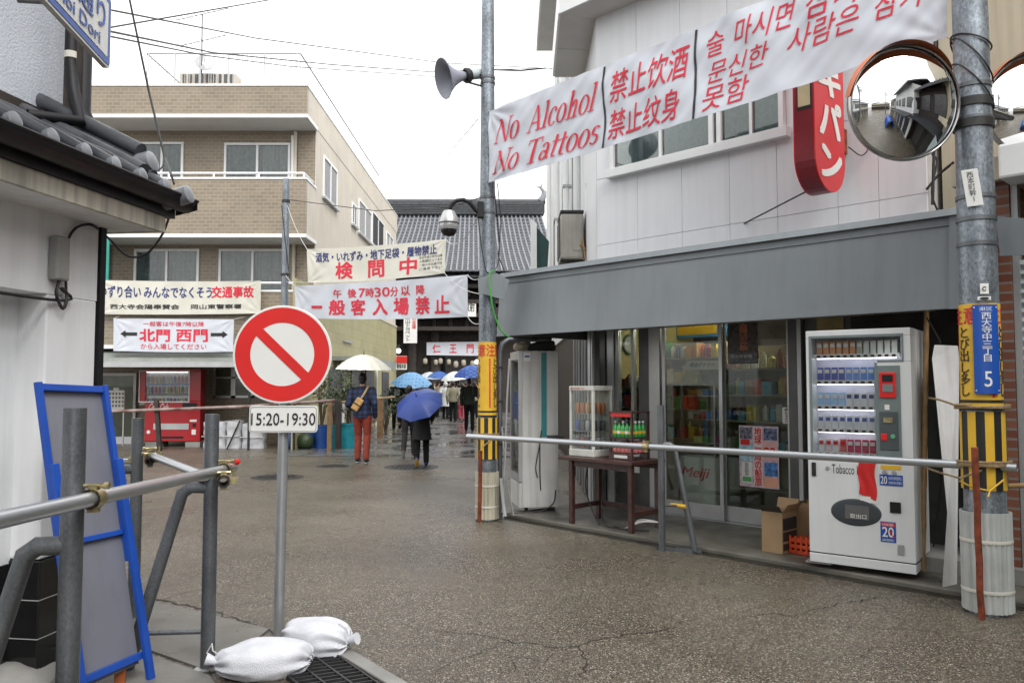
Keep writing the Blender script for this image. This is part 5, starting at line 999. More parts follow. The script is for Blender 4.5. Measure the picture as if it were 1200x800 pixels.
def stub(c, lab):
    t = thing('pipe_stub', c, lab, 'pipe', 'short open pipe ends clamped to the stands'); d = V((.35, -.93, .0)).normalized()
    mb = MB(); mb.tube([c - d * .12, c + d * .07], .027, 16, False); mb.tube([c - d * .12, c + d * .07], .021, 16, False); mb.lathe(c + d * .07, [(.021, 0), (.027, 0)], 16, d.to_track_quat('Z', 'Y').to_matrix()); mb.build('pipe', iron, t, smooth=40); coupler(t, c - d * .0, d, sz=.034)
stub(at(262, 563, 4.22), 'short open pipe end clamped under the red-capped barrier pipe'); stub(at(176, 539, 5.25), 'short open pipe end clamped on the furthest barricade stand')
r0_ = at(176, 533, 5.30); r1_ = at(236, 556, 4.42); t = thing('barrier_pipe', r0_, 'short light steel pipe bridging the two farther stands on the left', 'pipe'); d = (r1_ - r0_).normalized(); MB().tube([r0_ - d * .05, r1_ + d * .08], .024, 16).build('pipe', pipe_m, t, smooth=40); coupler(t, r0_ + d * .02, d)
r0_ = at(60, 541, 5.45); r1_ = at(158, 541, 5.40); t = thing('barrier_pipe', r0_, 'steel pipe running behind the blue framed board to the furthest stand', 'pipe'); MB().tube([r0_, r1_], .024, 16).build('pipe', pipe_m, t, smooth=40); coupler(t, r1_, (1, 0, 0))
# the long rail across the shop front, its stand, rusty stakes and rope
ra = at(548, 511, 8.95); rbp = at(1192, 548, 5.32); d = (rbp - ra).normalized()
t = thing('barrier_rail', (ra + rbp) / 2, 'long shiny steel rail across the front of the shop between the two poles', 'pipe'); mb = MB(); mb.tube([ra, rbp], .0285, 20, False); mb.tube([ra, rbp], .024, 14, False); mb.build('pipe', pipe_m, t, smooth=40)
pS = hz(776, 645); k = (pS - ra).dot(V((d.x, d.y, 0)).normalized()); ps_ = at(776, 475, pS.y)
tS = stand(pS, ps_.z, UD * .88 + MD * .5, .032, .42, 'galvanised barricade stand in front of the glazed shop door', spread=.30, foot=False, leg_top=.98, stub=.11)
mb = MB(); mb.hexa([pS - UD * .05 - MD * .02, pS + UD * .32 + MD * .16, pS + UD * .30 + MD * .20, pS - UD * .06 + MD * .03], (0, 0, .03)); mb.hexa([pS + UD * .1 + MD * .1, pS + UD * .35 + MD * .62, pS + UD * .41 + MD * .6, pS + UD * .16 + MD * .08], (0, 0, .02)); mb.build('foot', galv_dk, tS, each=True)
ct = ra.lerp(rbp, ((pS - ra).dot(d)) / (rbp - ra).length); coupler(t, ct, d, sz=.038)
mb = MB(); cb_ = (pS + (UD * .88 + MD * .5).normalized() * .16) + ZD * .42; mb.tube([cb_ - UD * .09, cb_ + UD * .07], .019, 8); mb.build('yellow_tape', yellowp, tS)
def stake(p, q, r, lab, mat=rust, nm='rusty_stake', cat='stake'):
    mb = MB(); mb.tube([V(p).lerp(V(q), k / 6) + V((rnd.uniform(-.004, .004), rnd.uniform(-.004, .004), 0)) for k in range(7)], r, 10); return tag(mb.build(nm, mat, smooth=True), lab, cat)
stake(hz(562, 611), at(563, 528, 8.93), .022, 'thin rusty stake standing against the left pole cover'); stake(hz(1150, 725), at(1142, 524, 5.24), .021, 'rusty red steel stake leaning in front of the right pole cover')
rope_m = M('straw_rope', (.27, .19, .10), .9, var=.3, vs=40, bump=.5, bs=200)
def wrap(c, r, z, n, lab, tail=None):
    pts = []
    for i in range(n * 14 + 1): w_ = i / 14 * 2 * math.pi; pts.append(V((c.x + r * math.cos(w_), c.y + r * math.sin(w_), z + .012 * math.sin(w_ * .6) + .006 * i / 14)))
    if tail: pts += [V(p) for p in tail]
    o = MB().tube(pts, .008, 6).build('rope', rope_m, smooth=True); return tag(o, lab, 'rope')
wrap(PRc, .165, zpr(545), 5, 'straw rope lashed round the right pole and the shop rail', [at(1125, 560, 5.3), at(1100, 553, 5.7), at(1086, 548, 6.2)])
wrap(PRc, .165, zpr(478), 3, 'bamboo and straw rope band round the top of the striped guard on the right pole', [at(1118, 474, 5.4), at(1100, 468, 5.9), at(1088, 466, 6.25)])
wrap(PLc, .14, zpl(511), 4, 'dark rope lashing the shop rail to the left pole', [at(566, 523, 8.95)])
mb = MB(); mb.tube([at(1124, 563, 5.34), at(1140, 571, 5.3), at(1160, 575, 5.3), at(1176, 562, 5.35)], .006, 6); mb.tube([at(1160, 575, 5.3), at(1158, 582, 5.28)], .005, 6); tag(mb.build('yellow_string', yellowp, smooth=True), 'yellow plastic string tied round the right pole below the rail', 'string')
tag(MB().tube([at(1176, 569, 5.5), at(1230, 568, 5.6)], .017, 10).build('bamboo_rail', bamboo_m, smooth=True), 'short bamboo pole running out of the picture right of the right pole', 'bamboo pole')
bp0, bp1 = at(1081, 668, 6.35), at(1086, 352, 6.42); mb = MB(); pts = []; rs = []
for k in range(25):
    pts.append(bp0.lerp(bp1, k / 24)); rs.append(.020 if k % 4 else .0235)
mb.tube(pts, rs, 10); tag(mb.build('bamboo_pole', bamboo_m, smooth=True), 'upright bamboo pole strapped beside the cigarette machine', 'bamboo pole')
q = [at(1105, 693, 5.95), at(1122, 690, 6.05), at(1124, 404, 6.25), at(1093, 404, 6.15)]; tag(MB().hexa([at(1104, 690, 5.95), at(1121, 688, 6.05), at(1124, 420, 6.25), at(1122, 405, 6.25), at(1095, 404, 6.15), at(1092, 420, 6.15), at(1110, 600, 6.0)], V((.014, .018, 0))).build('white_board', M('white_plank', (.74, .74, .73), .6, var=.1, vs=3, streak=.2), bev=.003), 'tall narrow white board leaning between cigarette machine and right pole', 'board')
mb = MB()
for (x0, y0, x1, y1, x2, y2) in ((1086, 372, 1102, 400, 1098, 520), (1099, 400, 1108, 470, 1100, 600), (1090, 470, 1106, 540, 1094, 640)): mb.tube([at(x0, y0, 6.3), at(x1, y1, 6.28), at(x2, y2, 6.3)], .007, 6)
tag(mb.build('loose_cable', rubber, smooth=True), 'loose dark cables hanging between the bamboo pole and the white board', 'cable')

# ------------------------------------------------------------------ blue framed easel board
blue_fr = M('blue_frame_paint', (.012, .07, .38), .40, var=.12, vs=5, rv=.08); slate = M('grey_board', (.185, .19, .225), .55, var=.12, vs=1.5, bump=.05, rv=.1, streak=.12)
eb = thing('easel_board', hz(150, 800), 'tall grey notice board in a bright blue frame leaning by the house', 'notice board')
BR, BL = hz(170, 796), hz(90, 835); TR, TL = at(121, 452, BR.y + .02), at(40, 448, BL.y + .02)
def EP(a, b, d=0.0):
    n = (BR - BL).cross(TL - BL).normalized(); return BL.lerp(BR, a).lerp(TL.lerp(TR, a), b) + n * d
def ebar(a0, b0, a1, b1, wd, d0, d1, nm, mat):
    p, q = EP(a0, b0, d0), EP(a1, b1, d0); x = (q - p).normalized(); n = (BR - BL).cross(TL - BL).normalized(); y = n.cross(x) * wd / 2; return MB().hexa([p - y, q - y, q + y, p + y], n * (d1 - d0)).build(nm, mat, eb, bev=.003)
MB().hexa([EP(.05, .06, -.004), EP(.95, .06, -.004), EP(.97, .985, -.004), EP(.03, .985, -.004)], (BR - BL).cross(TL - BL).normalized() * -.006).build('panel', slate, eb)
ebar(.02, .40, .02, 1.0, .030, .0, .028, 'frame_stile', blue_fr); ebar(.98, .40, .98, 1.0, .030, .0, .028, 'frame_stile', blue_fr); ebar(.06, .985, .94, .985, .034, .0, .024, 'frame_rail', blue_fr); ebar(.06, .50, .94, .50, .026, .0, .022, 'frame_rail', blue_fr); ebar(.03, .085, .97, .085, .036, .0, .024, 'frame_rail', blue_fr)
ebar(.01, .0, .03, .745, .042, .029, .055, 'leg', blue_fr); ebar(.99, .0, .97, .745, .042, .029, .055, 'leg', blue_fr)
o_ = EP(.75, .03, -.05); tag(MB().box(V((o_.x, o_.y, .05)), (.05, .04, .10), .3).build('wood_block', M('orange_wood', (.36, .10, .025), .6, var=.2), bev=.003), 'small orange wooden block on the ground under the blue framed board', 'wood block')
mb = MB(); lp = hz(18, 790); mb.sheet(lambda a, b: lp + V((-.25 + .5 * a + .02 * math.sin(b * 9), -.3 + .6 * b, .10 * math.sin(math.pi * a) ** .6 * math.sin(math.pi * b) ** .6 + .015 * noise.noise(V((a * 6, b * 6, 1))))), 20, 20); tag(mb.build('mortar_lump', conc, smooth=True), 'rough grey concrete lump at the foot of the black tiled plinth', 'concrete lump')

# ------------------------------------------------------------------ no-entry sign on its pole
SY = 4.90; sc_ = at(331, 415, SY); sb = V((at(323, 745, SY).x, SY + .055, 0))
t = thing('no_entry_sign', sb, 'round red and white prohibition sign on a steel pole standing in sandbags', 'road sign')
sn = V((.04, -1, 0.0)).normalized(); sx = ZD.cross(sn) * -1; sx = V((-sn.y, sn.x, 0)); Q = sn.to_track_quat('Z', 'Y').to_matrix()
up = V((.012, 0, 1)).normalized(); MB().tube([sb, V((sc_.x + .004, SY + .055, sc_.z + .2))], .032, 20).build('pole', M('sign_pole_steel', (.40, .41, .42), .34, .6, var=.12, vs=5, streak=.25), t, smooth=40)
R0 = .302
def ring(r0, r1, d, mat, nm, p=t, th=.0): return MB().lathe(sc_ + sn * d, [(r0, 0), (r1, 0)] if r0 else [(0, 0), (r1, 0)], 64, Q).build(nm, mat, p)
MB().lathe(sc_, [(0, .002), (R0 - .004, .002), (R0, 0), (R0, -.012), (R0 - .01, -.012), (0, -.012)], 64, Q).build('disc', signw, t)
ring(.195, R0 - .014, .004, sign_red, 'red_ring'); g = plane(sc_, sx, ZD, .0045); a_ = rad(-44); ux = V((math.cos(a_), math.sin(a_), 0)); uy = V((-math.sin(a_), math.cos(a_), 0)); mb = MB(); L_ = .1955; wd = .030
pts = [ux * -L_ - uy * wd, ux * L_ - uy * wd, ux * L_ + uy * wd, ux * -L_ + uy * wd]; mb.add([g(p.x, p.y) for p in pts], [(0, 1, 2, 3)]); mb.build('red_bar', sign_red, t)
for (u0, u1, r_) in (((-L_, -wd - .004), (L_, -wd - .004), 0), ((-L_, wd + .004), (L_, wd + .004), 0)): pass
sc2 = at(332, 491, SY - .0); W_, H_ = .208, .082; Pp = lambda u, v, d=0: sc2 + sx * u + up * v + sn * d
MB().hexa(rrect(-W_, -H_, W_, H_, .02, 0), sn * -.012).build('time_plate', signw, t, bev=.002)
MB().add(rrect(-W_ + .006, -H_ + .006, W_ - .006, H_ - .006, .016, .0015) + rrect(-W_ + .010, -H_ + .010, W_ - .010, H_ - .010, .014, .0015), [(i, (i + 1) % 20, 20 + (i + 1) % 20, 20 + i) for i in range(20)]).build('plate_border', M('border_grey', (.25, .25, .25), .5), t)
text(t, '15:20-19:30', black_ink, lambda a, b: Pp(a, b, .003), (-W_ * .93, -.036, W_ * .94, .038), .004)
mb = MB()
for z in (sc_.z + .12, sc_.z - .14, sc2.z): mb.box(V((sc_.x - .003, SY + .045, z)), (.11, .06, .03))
mb.build('clamp', alu, t, each=True)
bagm = M('white_bag_cloth', (.60, .61, .65), .6, var=.10, vs=6, bump=.35, bs=150)
def sandbag(c, L_, W2, H2, rz, seed, lab):
    t = thing('sandbag', c, lab, 'sandbag', 'white sandbags at the foot of the no-entry sign'); R = Matrix.Rotation(rz, 3, 'Z')
    def P(a, b):
        th = 2 * math.pi * a; ph = math.pi * (b - .5); cx, sx_ = math.cos(th), math.sin(th); sg = lambda v, e: math.copysign(abs(v) ** e, v)
        x = L_ * sg(math.cos(ph), .75) * sg(cx, .72); y = W2 * sg(math.cos(ph), .75) * sg(sx_, .8); z = H2 * sg(math.sin(ph), .75)
        fo = noise.noise(V((x * 4, y * 4, seed + 20))); k = 1 + .025 * (1 - abs(2 * noise.noise(V((x * 5 + 1.5 * fo, y * 17 + 1.5 * fo, z * 9 + seed))))) ** 3 + .09 * noise.noise(V((x * 7, y * 7, seed))) + .010 * noise.noise(V((x * 22, y * 22, z * 22 + seed))) + .05 * math.sin(math.atan2(y / W2, z / H2 + .2) * 9 + seed + 3 * noise.noise(V((y * 8, z * 8, seed)))) * (abs(x) / L_) ** 1.5
        z2 = z * k * (1 + .22 * noise.noise(V((x * 5 + seed, y * 5, 0)))); 
        return c + R @ V((x * k, y * k * (1 - .25 * (abs(x) / L_) ** 3), max(.0, H2 * .82 + z2)))
    mb = MB(); mb.sheet(P, 120, 60); mb.build('bag', bagm, t, smooth=True, weld=True)
    mb = MB(); e = c + R @ V((-L_ * .97, 0, H2 * .8)); dd = R @ V((-1, 0, .3)); mb.tube([e + dd * -.03, e, e + dd * .03, e + dd * .07], [.04, .014, .022, .034], 10); mb.build('tied_neck', bagm, t, smooth=True)
    mb = MB(); mb.tube([e + V((.02, 0, .02)), e + dd * .03 + V((0, -.02, .06)), e + V((-.04, -.01, .10)), e + V((-.07, 0, .05)), e + V((-.01, -.01, .0))], .004, 5); mb.build('tie_string', cord_m, t, smooth=True)
    mb = MB(); mb.tube([P(a, .93) + V((0, 0, .004)) for a in (0, .02)] + [c + R @ V((L_ * .35 * math.cos(k / 8 * math.pi) * .3 + L_ * .4, W2 * math.cos(k / 8 * math.pi), 0)) * 1 + V((0, 0, H2 * .85 + H2 * .8 * math.sin(k / 8 * math.pi))) for k in range(9)][::1], .003, 5) if False else None
sandbag(hz(303, 797) + V((0, .10, 0)), .235, .15, .095, rad(12), 2.3, 'nearer white sandbag with a tied neck, left of the sign pole'); sandbag(hz(364, 772) + V((.0, .14, 0)), .205, .16, .10, rad(160), 7.1, 'white sandbag right behind the sign pole beside the drain')

# ------------------------------------------------------------------ cigarette machine
vm_w = M('machine_white', (.66, .68, .68), .32, var=.03, vs=3, streak=.06); vm_g = M('machine_grey', (.16, .20, .20), .4, var=.05); vm_in = M('display_interior', (.55, .53, .62), .5)
led = ME('display_tube', (.92, .95, 1.0), 3.0)
f0 = hz(949, 654, .12); Wd, Dp, Hh, z0 = .83, .60, at(946, 388, f0.y).z - .12, .12
vx = (hz(1066, 669, .12) - f0); vx.z = 0; vx.normalize(); vy = V((-vx.y, vx.x, 0)); Wd = (hz(1074, 670, .12) - f0).length
vt = thing('cigarette_machine', f0 + vx * Wd / 2 + vy * Dp / 2 - ZD * .04, 'white cigarette vending machine with lit display of packs under the awning', 'vending machine')
def VP(u, v, d=0.0): return f0 + vx * u + ZD * v + vy * d        # u right, v up from base, d into the machine
dh = lambda py: at(949, py, f0.y).z - z0
def vp(px, py): p = onpl(px, py, f0, vy); return (p - f0).dot(vx), p.z - z0
def vbox(nm, u0, u1, v0, v1, d0, d1, mat, par=vt, bev=0.0): return MB().hexa([VP(u0, v0, d0), VP(u1, v0, d0), VP(u1, v1, d0), VP(u0, v1, d0)], vy * (d1 - d0)).build(nm, mat, par, bev=bev)
du0, du1, dv0, dv1 = .045, vp(1027, 470)[0], dh(533), dh(397)         # display window
bx = MB()
for (a, b, c, d) in ((0, Wd, .06, dv0), (0, Wd, dv1, Hh), (0, du0, dv0, dv1), (du1 + .0, Wd, dv0, dv1 - .20), (.72, Wd, dv1 - .20, dv1)): bx.hexa([VP(a, c, 0), VP(b, c, 0), VP(b, d, 0), VP(a, d, 0)], vy * .10)
bx.hexa([VP(0, .06, .101), VP(Wd, .06, .101), VP(Wd, Hh, .101), VP(0, Hh, .101)], vy * (Dp - .101) ) if False else None
bx.build('front_panel', vm_w, vt, bev=.006)
vbox('rear_case', .0, Wd, .06, Hh, .22, Dp, vm_w, vt, .008)
bx = MB(); bx.hexa([VP(Wd - .002, .06, .101), VP(Wd - .002, Hh, .101), VP(Wd - .002, Hh, .219), VP(Wd - .002, .06, .219)], vx * -.05); bx.hexa([VP(0, .06, .101), VP(0, Hh, .101), VP(0, Hh, .219), VP(0, .06, .219)], vx * .03); bx.hexa([VP(0.05, Hh - .04, .101), VP(Wd - .06, Hh - .04, .101), VP(Wd - .06, Hh - .04, .219), VP(.05, Hh - .04, .219)], ZD * .038); bx.build('side_panel', vm_w, vt)
vbox('display_back', .02, .74, dv0 - .02, dv1 + .02, .18, .19, vm_in)
vbox('base_groove', .0, Wd, .052, .060, .012, .2, blackp); vbox('base_panel', 0, Wd, -.02, .052, .0, .2, vm_w, vt, .004)
rows = [dh(415), dh(445), dh(474), dh(500.5), dh(528)]; packs = [[(.62, .26, .08)] * 6 + [(.40, .42, .30)] + [(.62, .68, .64)] * 5, [(.06, .09, .40)] * 4 + [(.14, .30, .72)] * 2 + [(.08, .26, .66)] * 2, [(.30, .55, .82)] * 4 + [(.70, .72, .74)] * 4, [(.68, .69, .71)] * 8, [(.72, .74, .76), (.7, .6, .6), (.75, .7, .7), (.62, .10, .06), (.48, .02, .07), (.48, .02, .07), (.48, .02, .07), (.5, .02, .06)]]
PM = {}
for r_, (v, cs) in enumerate(zip(rows, packs)):
    ue = .70 if r_ == 0 else du1 - .01; st_ = (ue - du0 - .03) / len(cs)
    vbox('shelf', du0 - .002, ue, v - .022, v - .004, .06, .178, vm_w); vbox('price_rail', du0, ue, v - .036, v - .002, .050, .0585, signw)
    mb = MB(); mb.cyl(VP(du0 + .02, v - .030, .09), VP(ue - .03, v - .030, .09), .012, n=8); mb.build('lamp_tube', led, vt)
    for k, c in enumerate(cs):
        if c not in PM: PM[c] = M('pack_%d' % len(PM), c, .35, var=.03)
        u = du0 + .022 + st_ * k; p = MB(); p.hexa([VP(u, v - .002, .075), VP(u + st_ * .78, v - .002, .075), VP(u + st_ * .78, v + .102, .082), VP(u, v + .102, .082)], vy * .028); o = p.build('cigarette_pack', PM[c], vt, bev=.002)
        m2 = MB(); m2.hexa([VP(u + st_ * .08, v + .055, .0765), VP(u + st_ * .7, v + .055, .0765), VP(u + st_ * .7, v + .085, .0785), VP(u + st_ * .08, v + .085, .0785)], vy * -.001); m2.build('pack_emblem', signw if c[0] < .6 or r_ == 0 else sign_blue if r_ == 3 else navy_ink if r_ == 2 else sign_red, o)
    mb = MB()
    for k in range(len(cs)): u = du0 + .03 + st_ * k; mb.hexa([VP(u, v - .028, .0495), VP(u + st_ * .5, v - .028, .0495), VP(u + st_ * .5, v - .012, .0495), VP(u, v - .012, .0495)], vy * -.006)
    mb.build('select_button', blackp, vt, each=True)
bx = MB()
for (a, b, c, d) in ((du0 - .02, .0 + du1 + .005, dv0 - .012, dv0 + .004), (du0 - .02, .74, dv1, dv1 + .02), (du0 - .02, du0, dv0 + .005, dv1), (du1 - .008, du1 + .010, dv0 + .005, dv1 - .205), (.725, .74, dv1 - .185, dv1), (du1 + .011, .74, dv1 - .2, dv1 - .186)): bx.hexa([VP(a, c, -.004), VP(b, c, -.004), VP(b, d, -.004), VP(a, d, -.004)], vy * .012)
bx.build('display_bezel', vm_g, vt)
MB().hexa([VP(du0, dv0, .02), VP(du1, dv0, .02), VP(du1, dv1, .02), VP(du0, dv1, .02)], vy * .004).build('display_glass', MG('display_pane', (.97, .98, .98), .8), vt)
cu0, cu1 = vp(1029, 480)[0], vp(1056, 480)[0]; cv = lambda py: vp(1042, py)[1]
vbox('control_panel', cu0, cu1, cv(536), cv(428), -.008, -.0005, vm_g, vt, .004); 
vbox('red_card_reader', cu0 + .015, cu1 - .03, cv(466), cv(436), -.02, -.0085, sign_red, vt, .006); vbox('reader_screen', cu0 + .04, cu1 - .05, cv(447), cv(439), -.024, -.0205, blackp); vbox('reader_slot', cu0 + .04, cu1 - .05, cv(459), cv(450), -.024, -.0205, vm_g)
vbox('coin_unit', cu0 + .01, cu1 - .02, cv(527), cv(482), -.014, -.0085, M('coin_grey', (.07, .085, .09), .35), vt, .003); vbox('banknote_slot', cu0 + .04, cu1 - .06, cv(495), cv(489), -.02, -.0145, brass); vbox('blank_key', cu0 + .05, cu0 + .085, cv(480), cv(474), -.012, -.0085, signw)
mb = MB(); mb.lathe(VP(cu1 - .06, cv(511), -.0145), [(0, .006), (.016, .006), (.018, 0)], 16, (-vy).to_track_quat('Z', 'Y').to_matrix()); mb.build('coin_button', M('button_green', (.12, .4, .22), .4), vt, smooth=40); vbox('coin_lever', cu0 + .02, cu0 + .065, cv(516), cv(508), -.022, -.0145, sign_red, vt, .004); 
g = plane(VP(0, 0, 0), vx, ZD, .002)
q0_, q1_ = vp(975, 554), vp(1005, 549); text(vt, 'Tobacco I', black_ink, g, (q0_[0], q0_[1], q1_[0], q1_[1] + .025), .0); text(vt, 'i', navy_ink, g, (.60, q0_[1] - .02, .61, q0_[1] + .02), .0)
rl0, rl1 = vp(1007, 585), vp(1026, 541)
rt_ = M('red_tape', (.56, .02, .02), .4, var=.08, vs=8); mb = MB(); mb.sheet(lambda a, b: g(rl0[0] + (rl1[0] - rl0[0]) * a + .008 * math.sin(b * 7), rl0[1] + (rl1[1] - rl0[1]) * b + .05 * (1 - a) * (1 - b)) + vy * (-.004 - .005 * math.sin(a * 9 + b * 6)), 8, 10); o = mb.build('red_sticker', rt_, vt, smooth=True)
mb = MB(); mb.sheet(lambda a, b: g(rl0[0] + .005 + .13 * a, rl0[1] - .02 + .05 * b) + vy * -.003, 1, 1); mb.build('torn_sticker', signw, vt)
ov = vp(1003, 600); oc = VP(ov[0], ov[1], -.002); mb = MB(); Q2 = Matrix((vx, ZD, -vy)).transposed(); mb.lathe(oc, [(0, .006), (.165, .006), (.18, .004), (.19, 0)], 40, Q2 @ Matrix.Diagonal(V((1.0, .56, 1)))); mb.build('dispensing_surround', M('oval_grey', (.045, .052, .06), .35), vt, smooth=40)
vbox('dispensing_flap', ov[0] - .08, ov[0] + .10, ov[1] - .055, ov[1] + .055, -.012, -.0085, M('smoky_flap', (.12, .12, .12), .1), vt, .004); text(vt, '取出口', signw, plane(VP(0, 0, -.0125), vx, ZD, .002), (ov[0] - .04, ov[1] - .045, ov[0] + .08, ov[1] - .01), .0)
mb = MB()
for (u, v, r_) in ((*vp(970, 548), .014), (*vp(1037, 553), .016), (*vp(1048, 554), .016)): mb.lathe(VP(u, v, -.001), [(0, .008), (r_, .007), (r_ + .003, 0)], 16, Q2)
mb.build('lock', alu, vt, smooth=40, each=True); vbox('key_plate', .03, .065, dh(557), dh(541), -.008, -.0005, iron, vt, .006); vbox('coin_return', vp(1043, 594)[0], vp(1056, 594)[0], vp(1050, 601)[1], vp(1050, 588)[1], -.01, -.0005, blackp, vt, .006); vbox('vent_plate', vp(1052, 644)[0], vp(1060, 644)[0], vp(1056, 650)[1], vp(1056, 638)[1], -.006, -.0005, alu, vt, .002)
def under20(u0, u1, v0, v1):
    vbox('age_sticker', u0, u1, v0, v1, -.003, -.0008, sign_blue); h = v1 - v0; gg = plane(VP(0, 0, -.003), vx, ZD, .002)
    MB().add([gg(u0 + .006, v0 + h * .78), gg(u1 - .006, v0 + h * .78), gg(u1 - .006, v1 - .006), gg(u0 + .006, v1 - .006)], [(0, 1, 2, 3)]).build('sticker_header', sign_red, vt)
    g2 = plane(VP(0, 0, -.0035), vx, ZD, .003); text(vt, 'UNDER', signw, g2, (u0 + .015, v0 + h * .80, u1 - .015, v1 - .012), .0); text(vt, '20', signw, g2, (u0 + .014, v0 + h * .26, u1 - .014, v0 + h * .74), .03); w_ = u1 - u0
    g3 = plane(VP(0, 0, -.0045), vx, ZD, .004); MB().add([g3(u0 + .5 * w_, v0 + h * .6), g3(u0 + .56 * w_, v0 + h * .66), g3(u0 + .93 * w_, v0 + h * .26), g3(u0 + .86 * w_, v0 + h * .2)], [(0, 1, 2, 3)]).build('sticker_bar', sign_red, vt); text(vt, '20歳未満販売禁止', signw, g2, (u0 + .012, v0 + h * .06, u1 - .012, v0 + h * .18), .0)
under20(vp(1032, 623)[0], vp(1050, 623)[0], vp(1041, 635)[1], vp(1041, 611)[1])
ws = vp(1031, 568); we = vp(1058, 557); vbox('warning_sticker', ws[0], we[0], ws[1], we[1], -.003, -.0008, sign_blue); g2 = plane(VP(0, 0, -.003), vx, ZD, .003); hh_ = we[1] - ws[1]; text(vt, '20', signw, g2, (ws[0] + .008, ws[1] + hh_ * .15, ws[0] + .055, ws[1] + hh_ * .85), .02); text(vt, '未成年者喫煙禁止', signw, g2, (ws[0] + .065, ws[1] + hh_ * .55, we[0] - .008, ws[1] + hh_ * .85), .0); text(vt, '20歳未満の喫煙は', signw, g2, (ws[0] + .065, ws[1] + hh_ * .15, we[0] - .008, ws[1] + hh_ * .42), .0)
vbox('yellow_label', vp(1032, 548)[0], vp(1056, 548)[0], vp(1044, 550)[1], vp(1044, 545)[1], -.003, -.0008, yellowp); mb = MB()
for (u, d) in ((.06, .1), (Wd - .08, .1), (.06, Dp - .08), (Wd - .08, Dp - .08)): mb.cyl(VP(u, -.04, d), VP(u, .06, d), .022, n=10); 
mb.build('foot', iron, vt, each=True)
tag(MB().hexa([VP(-.04, -.036, .02), VP(.16, -.036, .02), VP(.16, -.036, .14), VP(-.04, -.036, .14)], ZD * .012).build('steel_shim', alu), 'thin steel plate under the left front foot of the cigarette machine', 'plate')

# ------------------------------------------------------------------ red drinks machine across the square
vr = M('machine_red', (.36, .008, .014), .30, var=.05, vs=3); VYY = 19.5
xa, xb = at(170, 470, VYY).x, at(235, 470, VYY).x; zt = zz(432, VYY) ; zb0 = .14
rt = thing('drinks_machine', ((xa + xb) / 2, VYY + .35, 0), 'red drinks vending machine under the canopy of the beige building', 'vending machine')
da, db, dz0, dz1 = at(175, 0, VYY).x, at(231, 0, VYY).x, zz(470, VYY), zz(435, VYY)
bx = MB(); bx.bb((xa, VYY, zb0), (xb, VYY + .1, dz0)); bx.bb((xa, VYY, dz1), (xb, VYY + .1, zt)); bx.bb((xa, VYY, dz0), (da, VYY + .1, dz1)); bx.bb((db, VYY, dz0), (xb, VYY + .1, dz1)); bx.build('front_door', vr, rt, bev=.01); MB().bb((xa, VYY + .101, zb0), (xb - .05, VYY + .45, zt)).build('case', vr, rt, bev=.01)
MB().bb((da, VYY + .09, dz0), (db, VYY + .1005, dz1)).build('display_back', vm_w, rt)
MB().bb((da, VYY + .01, dz0), (db, VYY + .015, dz1)).build('display_glass', MG('drinks_pane', (.95, .96, .96), .9), rt)
fr_ = MB(); fr_.bb((da - .02, VYY - .012, dz0 - .03), (db + .02, VYY + .005, dz0)); fr_.bb((da - .02, VYY - .012, dz1), (db + .02, VYY + .005, dz1 + .02)); fr_.bb((da - .02, VYY - .012, dz0), (da, VYY + .005, dz1)); fr_.bb((db, VYY - .012, dz0), (db + .02, VYY + .005, dz1)); fr_.build('display_frame', vm_w, rt)
MB().cyl((da + .05, VYY + .05, dz1 - .02), (db - .05, VYY + .05, dz1 - .02), .008, n=8).build('lamp_tube', ME('drinks_tube', (.95, .97, 1), 1.5), rt)
cols = [(.10, .05, .03), (.35, .12, .03), (.45, .30, .05), (.05, .12, .05), (.40, .38, .36), (.03, .06, .25), (.45, .04, .04), (.30, .05, .05), (.10, .22, .40), (.5, .45, .1)]
CM = [M('drink_%d' % i, c, .3, var=.05) for i, c in enumerate(cols)]
for r_ in range(3):
    z = dz1 - .29 - r_ * .245; MB().bb((da, VYY + .018, z - .045), (db, VYY + .088, z)).build('shelf', signw, rt)
    MB().bb((da + .01, VYY + .013, z - .04), (db - .01, VYY + .0175, z - .012)).build('price_strip', sign_blue if r_ == 0 else iron, rt)
    for k in range(12):
        x = da + .09 + k * (db - da - .18) / 11; m_ = CM[(k * (r_ + 2) // 3 + r_ * 3) % 10]; p = MB(); p.lathe((x, VYY + .055, z), [(0, 0), (.027, 0), (.03, .01), (.03, .10 if r_ == 2 else .13), (.012, .16), (.012, .185), (0, .185)] if r_ < 2 else [(0, 0), (.026, 0), (.03, .01), (.03, .12), (.025, .13), (0, .13)], 10); p.build('sample_drink', m_, rt, smooth=40)
g = plane((xa, VYY, 0), (1, 0, 0), (0, 0, 1), .004); text(rt, 'Coca-Cola', signw, lambda a, b: g(a, b), (.10, zz(481, VYY), .58, zz(474, VYY) + .03), .012, shear=.12, name='brand_lettering')
MB().bb((xa + .22, VYY - .01, zz(503, VYY)), (xa + 1.08, VYY - .001, zz(496, VYY))).build('dispensing_flap', alu, rt); MB().bb((xa + .30, VYY - .006, zb0 + .07), (xb - .4, VYY - .001, zb0 + .12)).build('vent', blackp, rt); MB().bb((xa + .92, VYY - .012, zz(479, VYY)), (xb - .08, VYY - .001, zz(472, VYY))).build('coin_panel', blackp, rt)
MB().bb((xb - .25, VYY - .006, zz(494, VYY)), (xb - .08, VYY - .001, zz(491.5, VYY))).build('label', signw, rt); MB().bb((xb - .18, VYY - .008, zz(500, VYY)), (xb - .1, VYY - .001, zz(496, VYY))).build('key_hole', blackp, rt); MB().bb((xb - .2, VYY - .006, zz(509, VYY)), (xb - .1, VYY - .001, zz(503, VYY))).build('age_sticker', signw, rt)
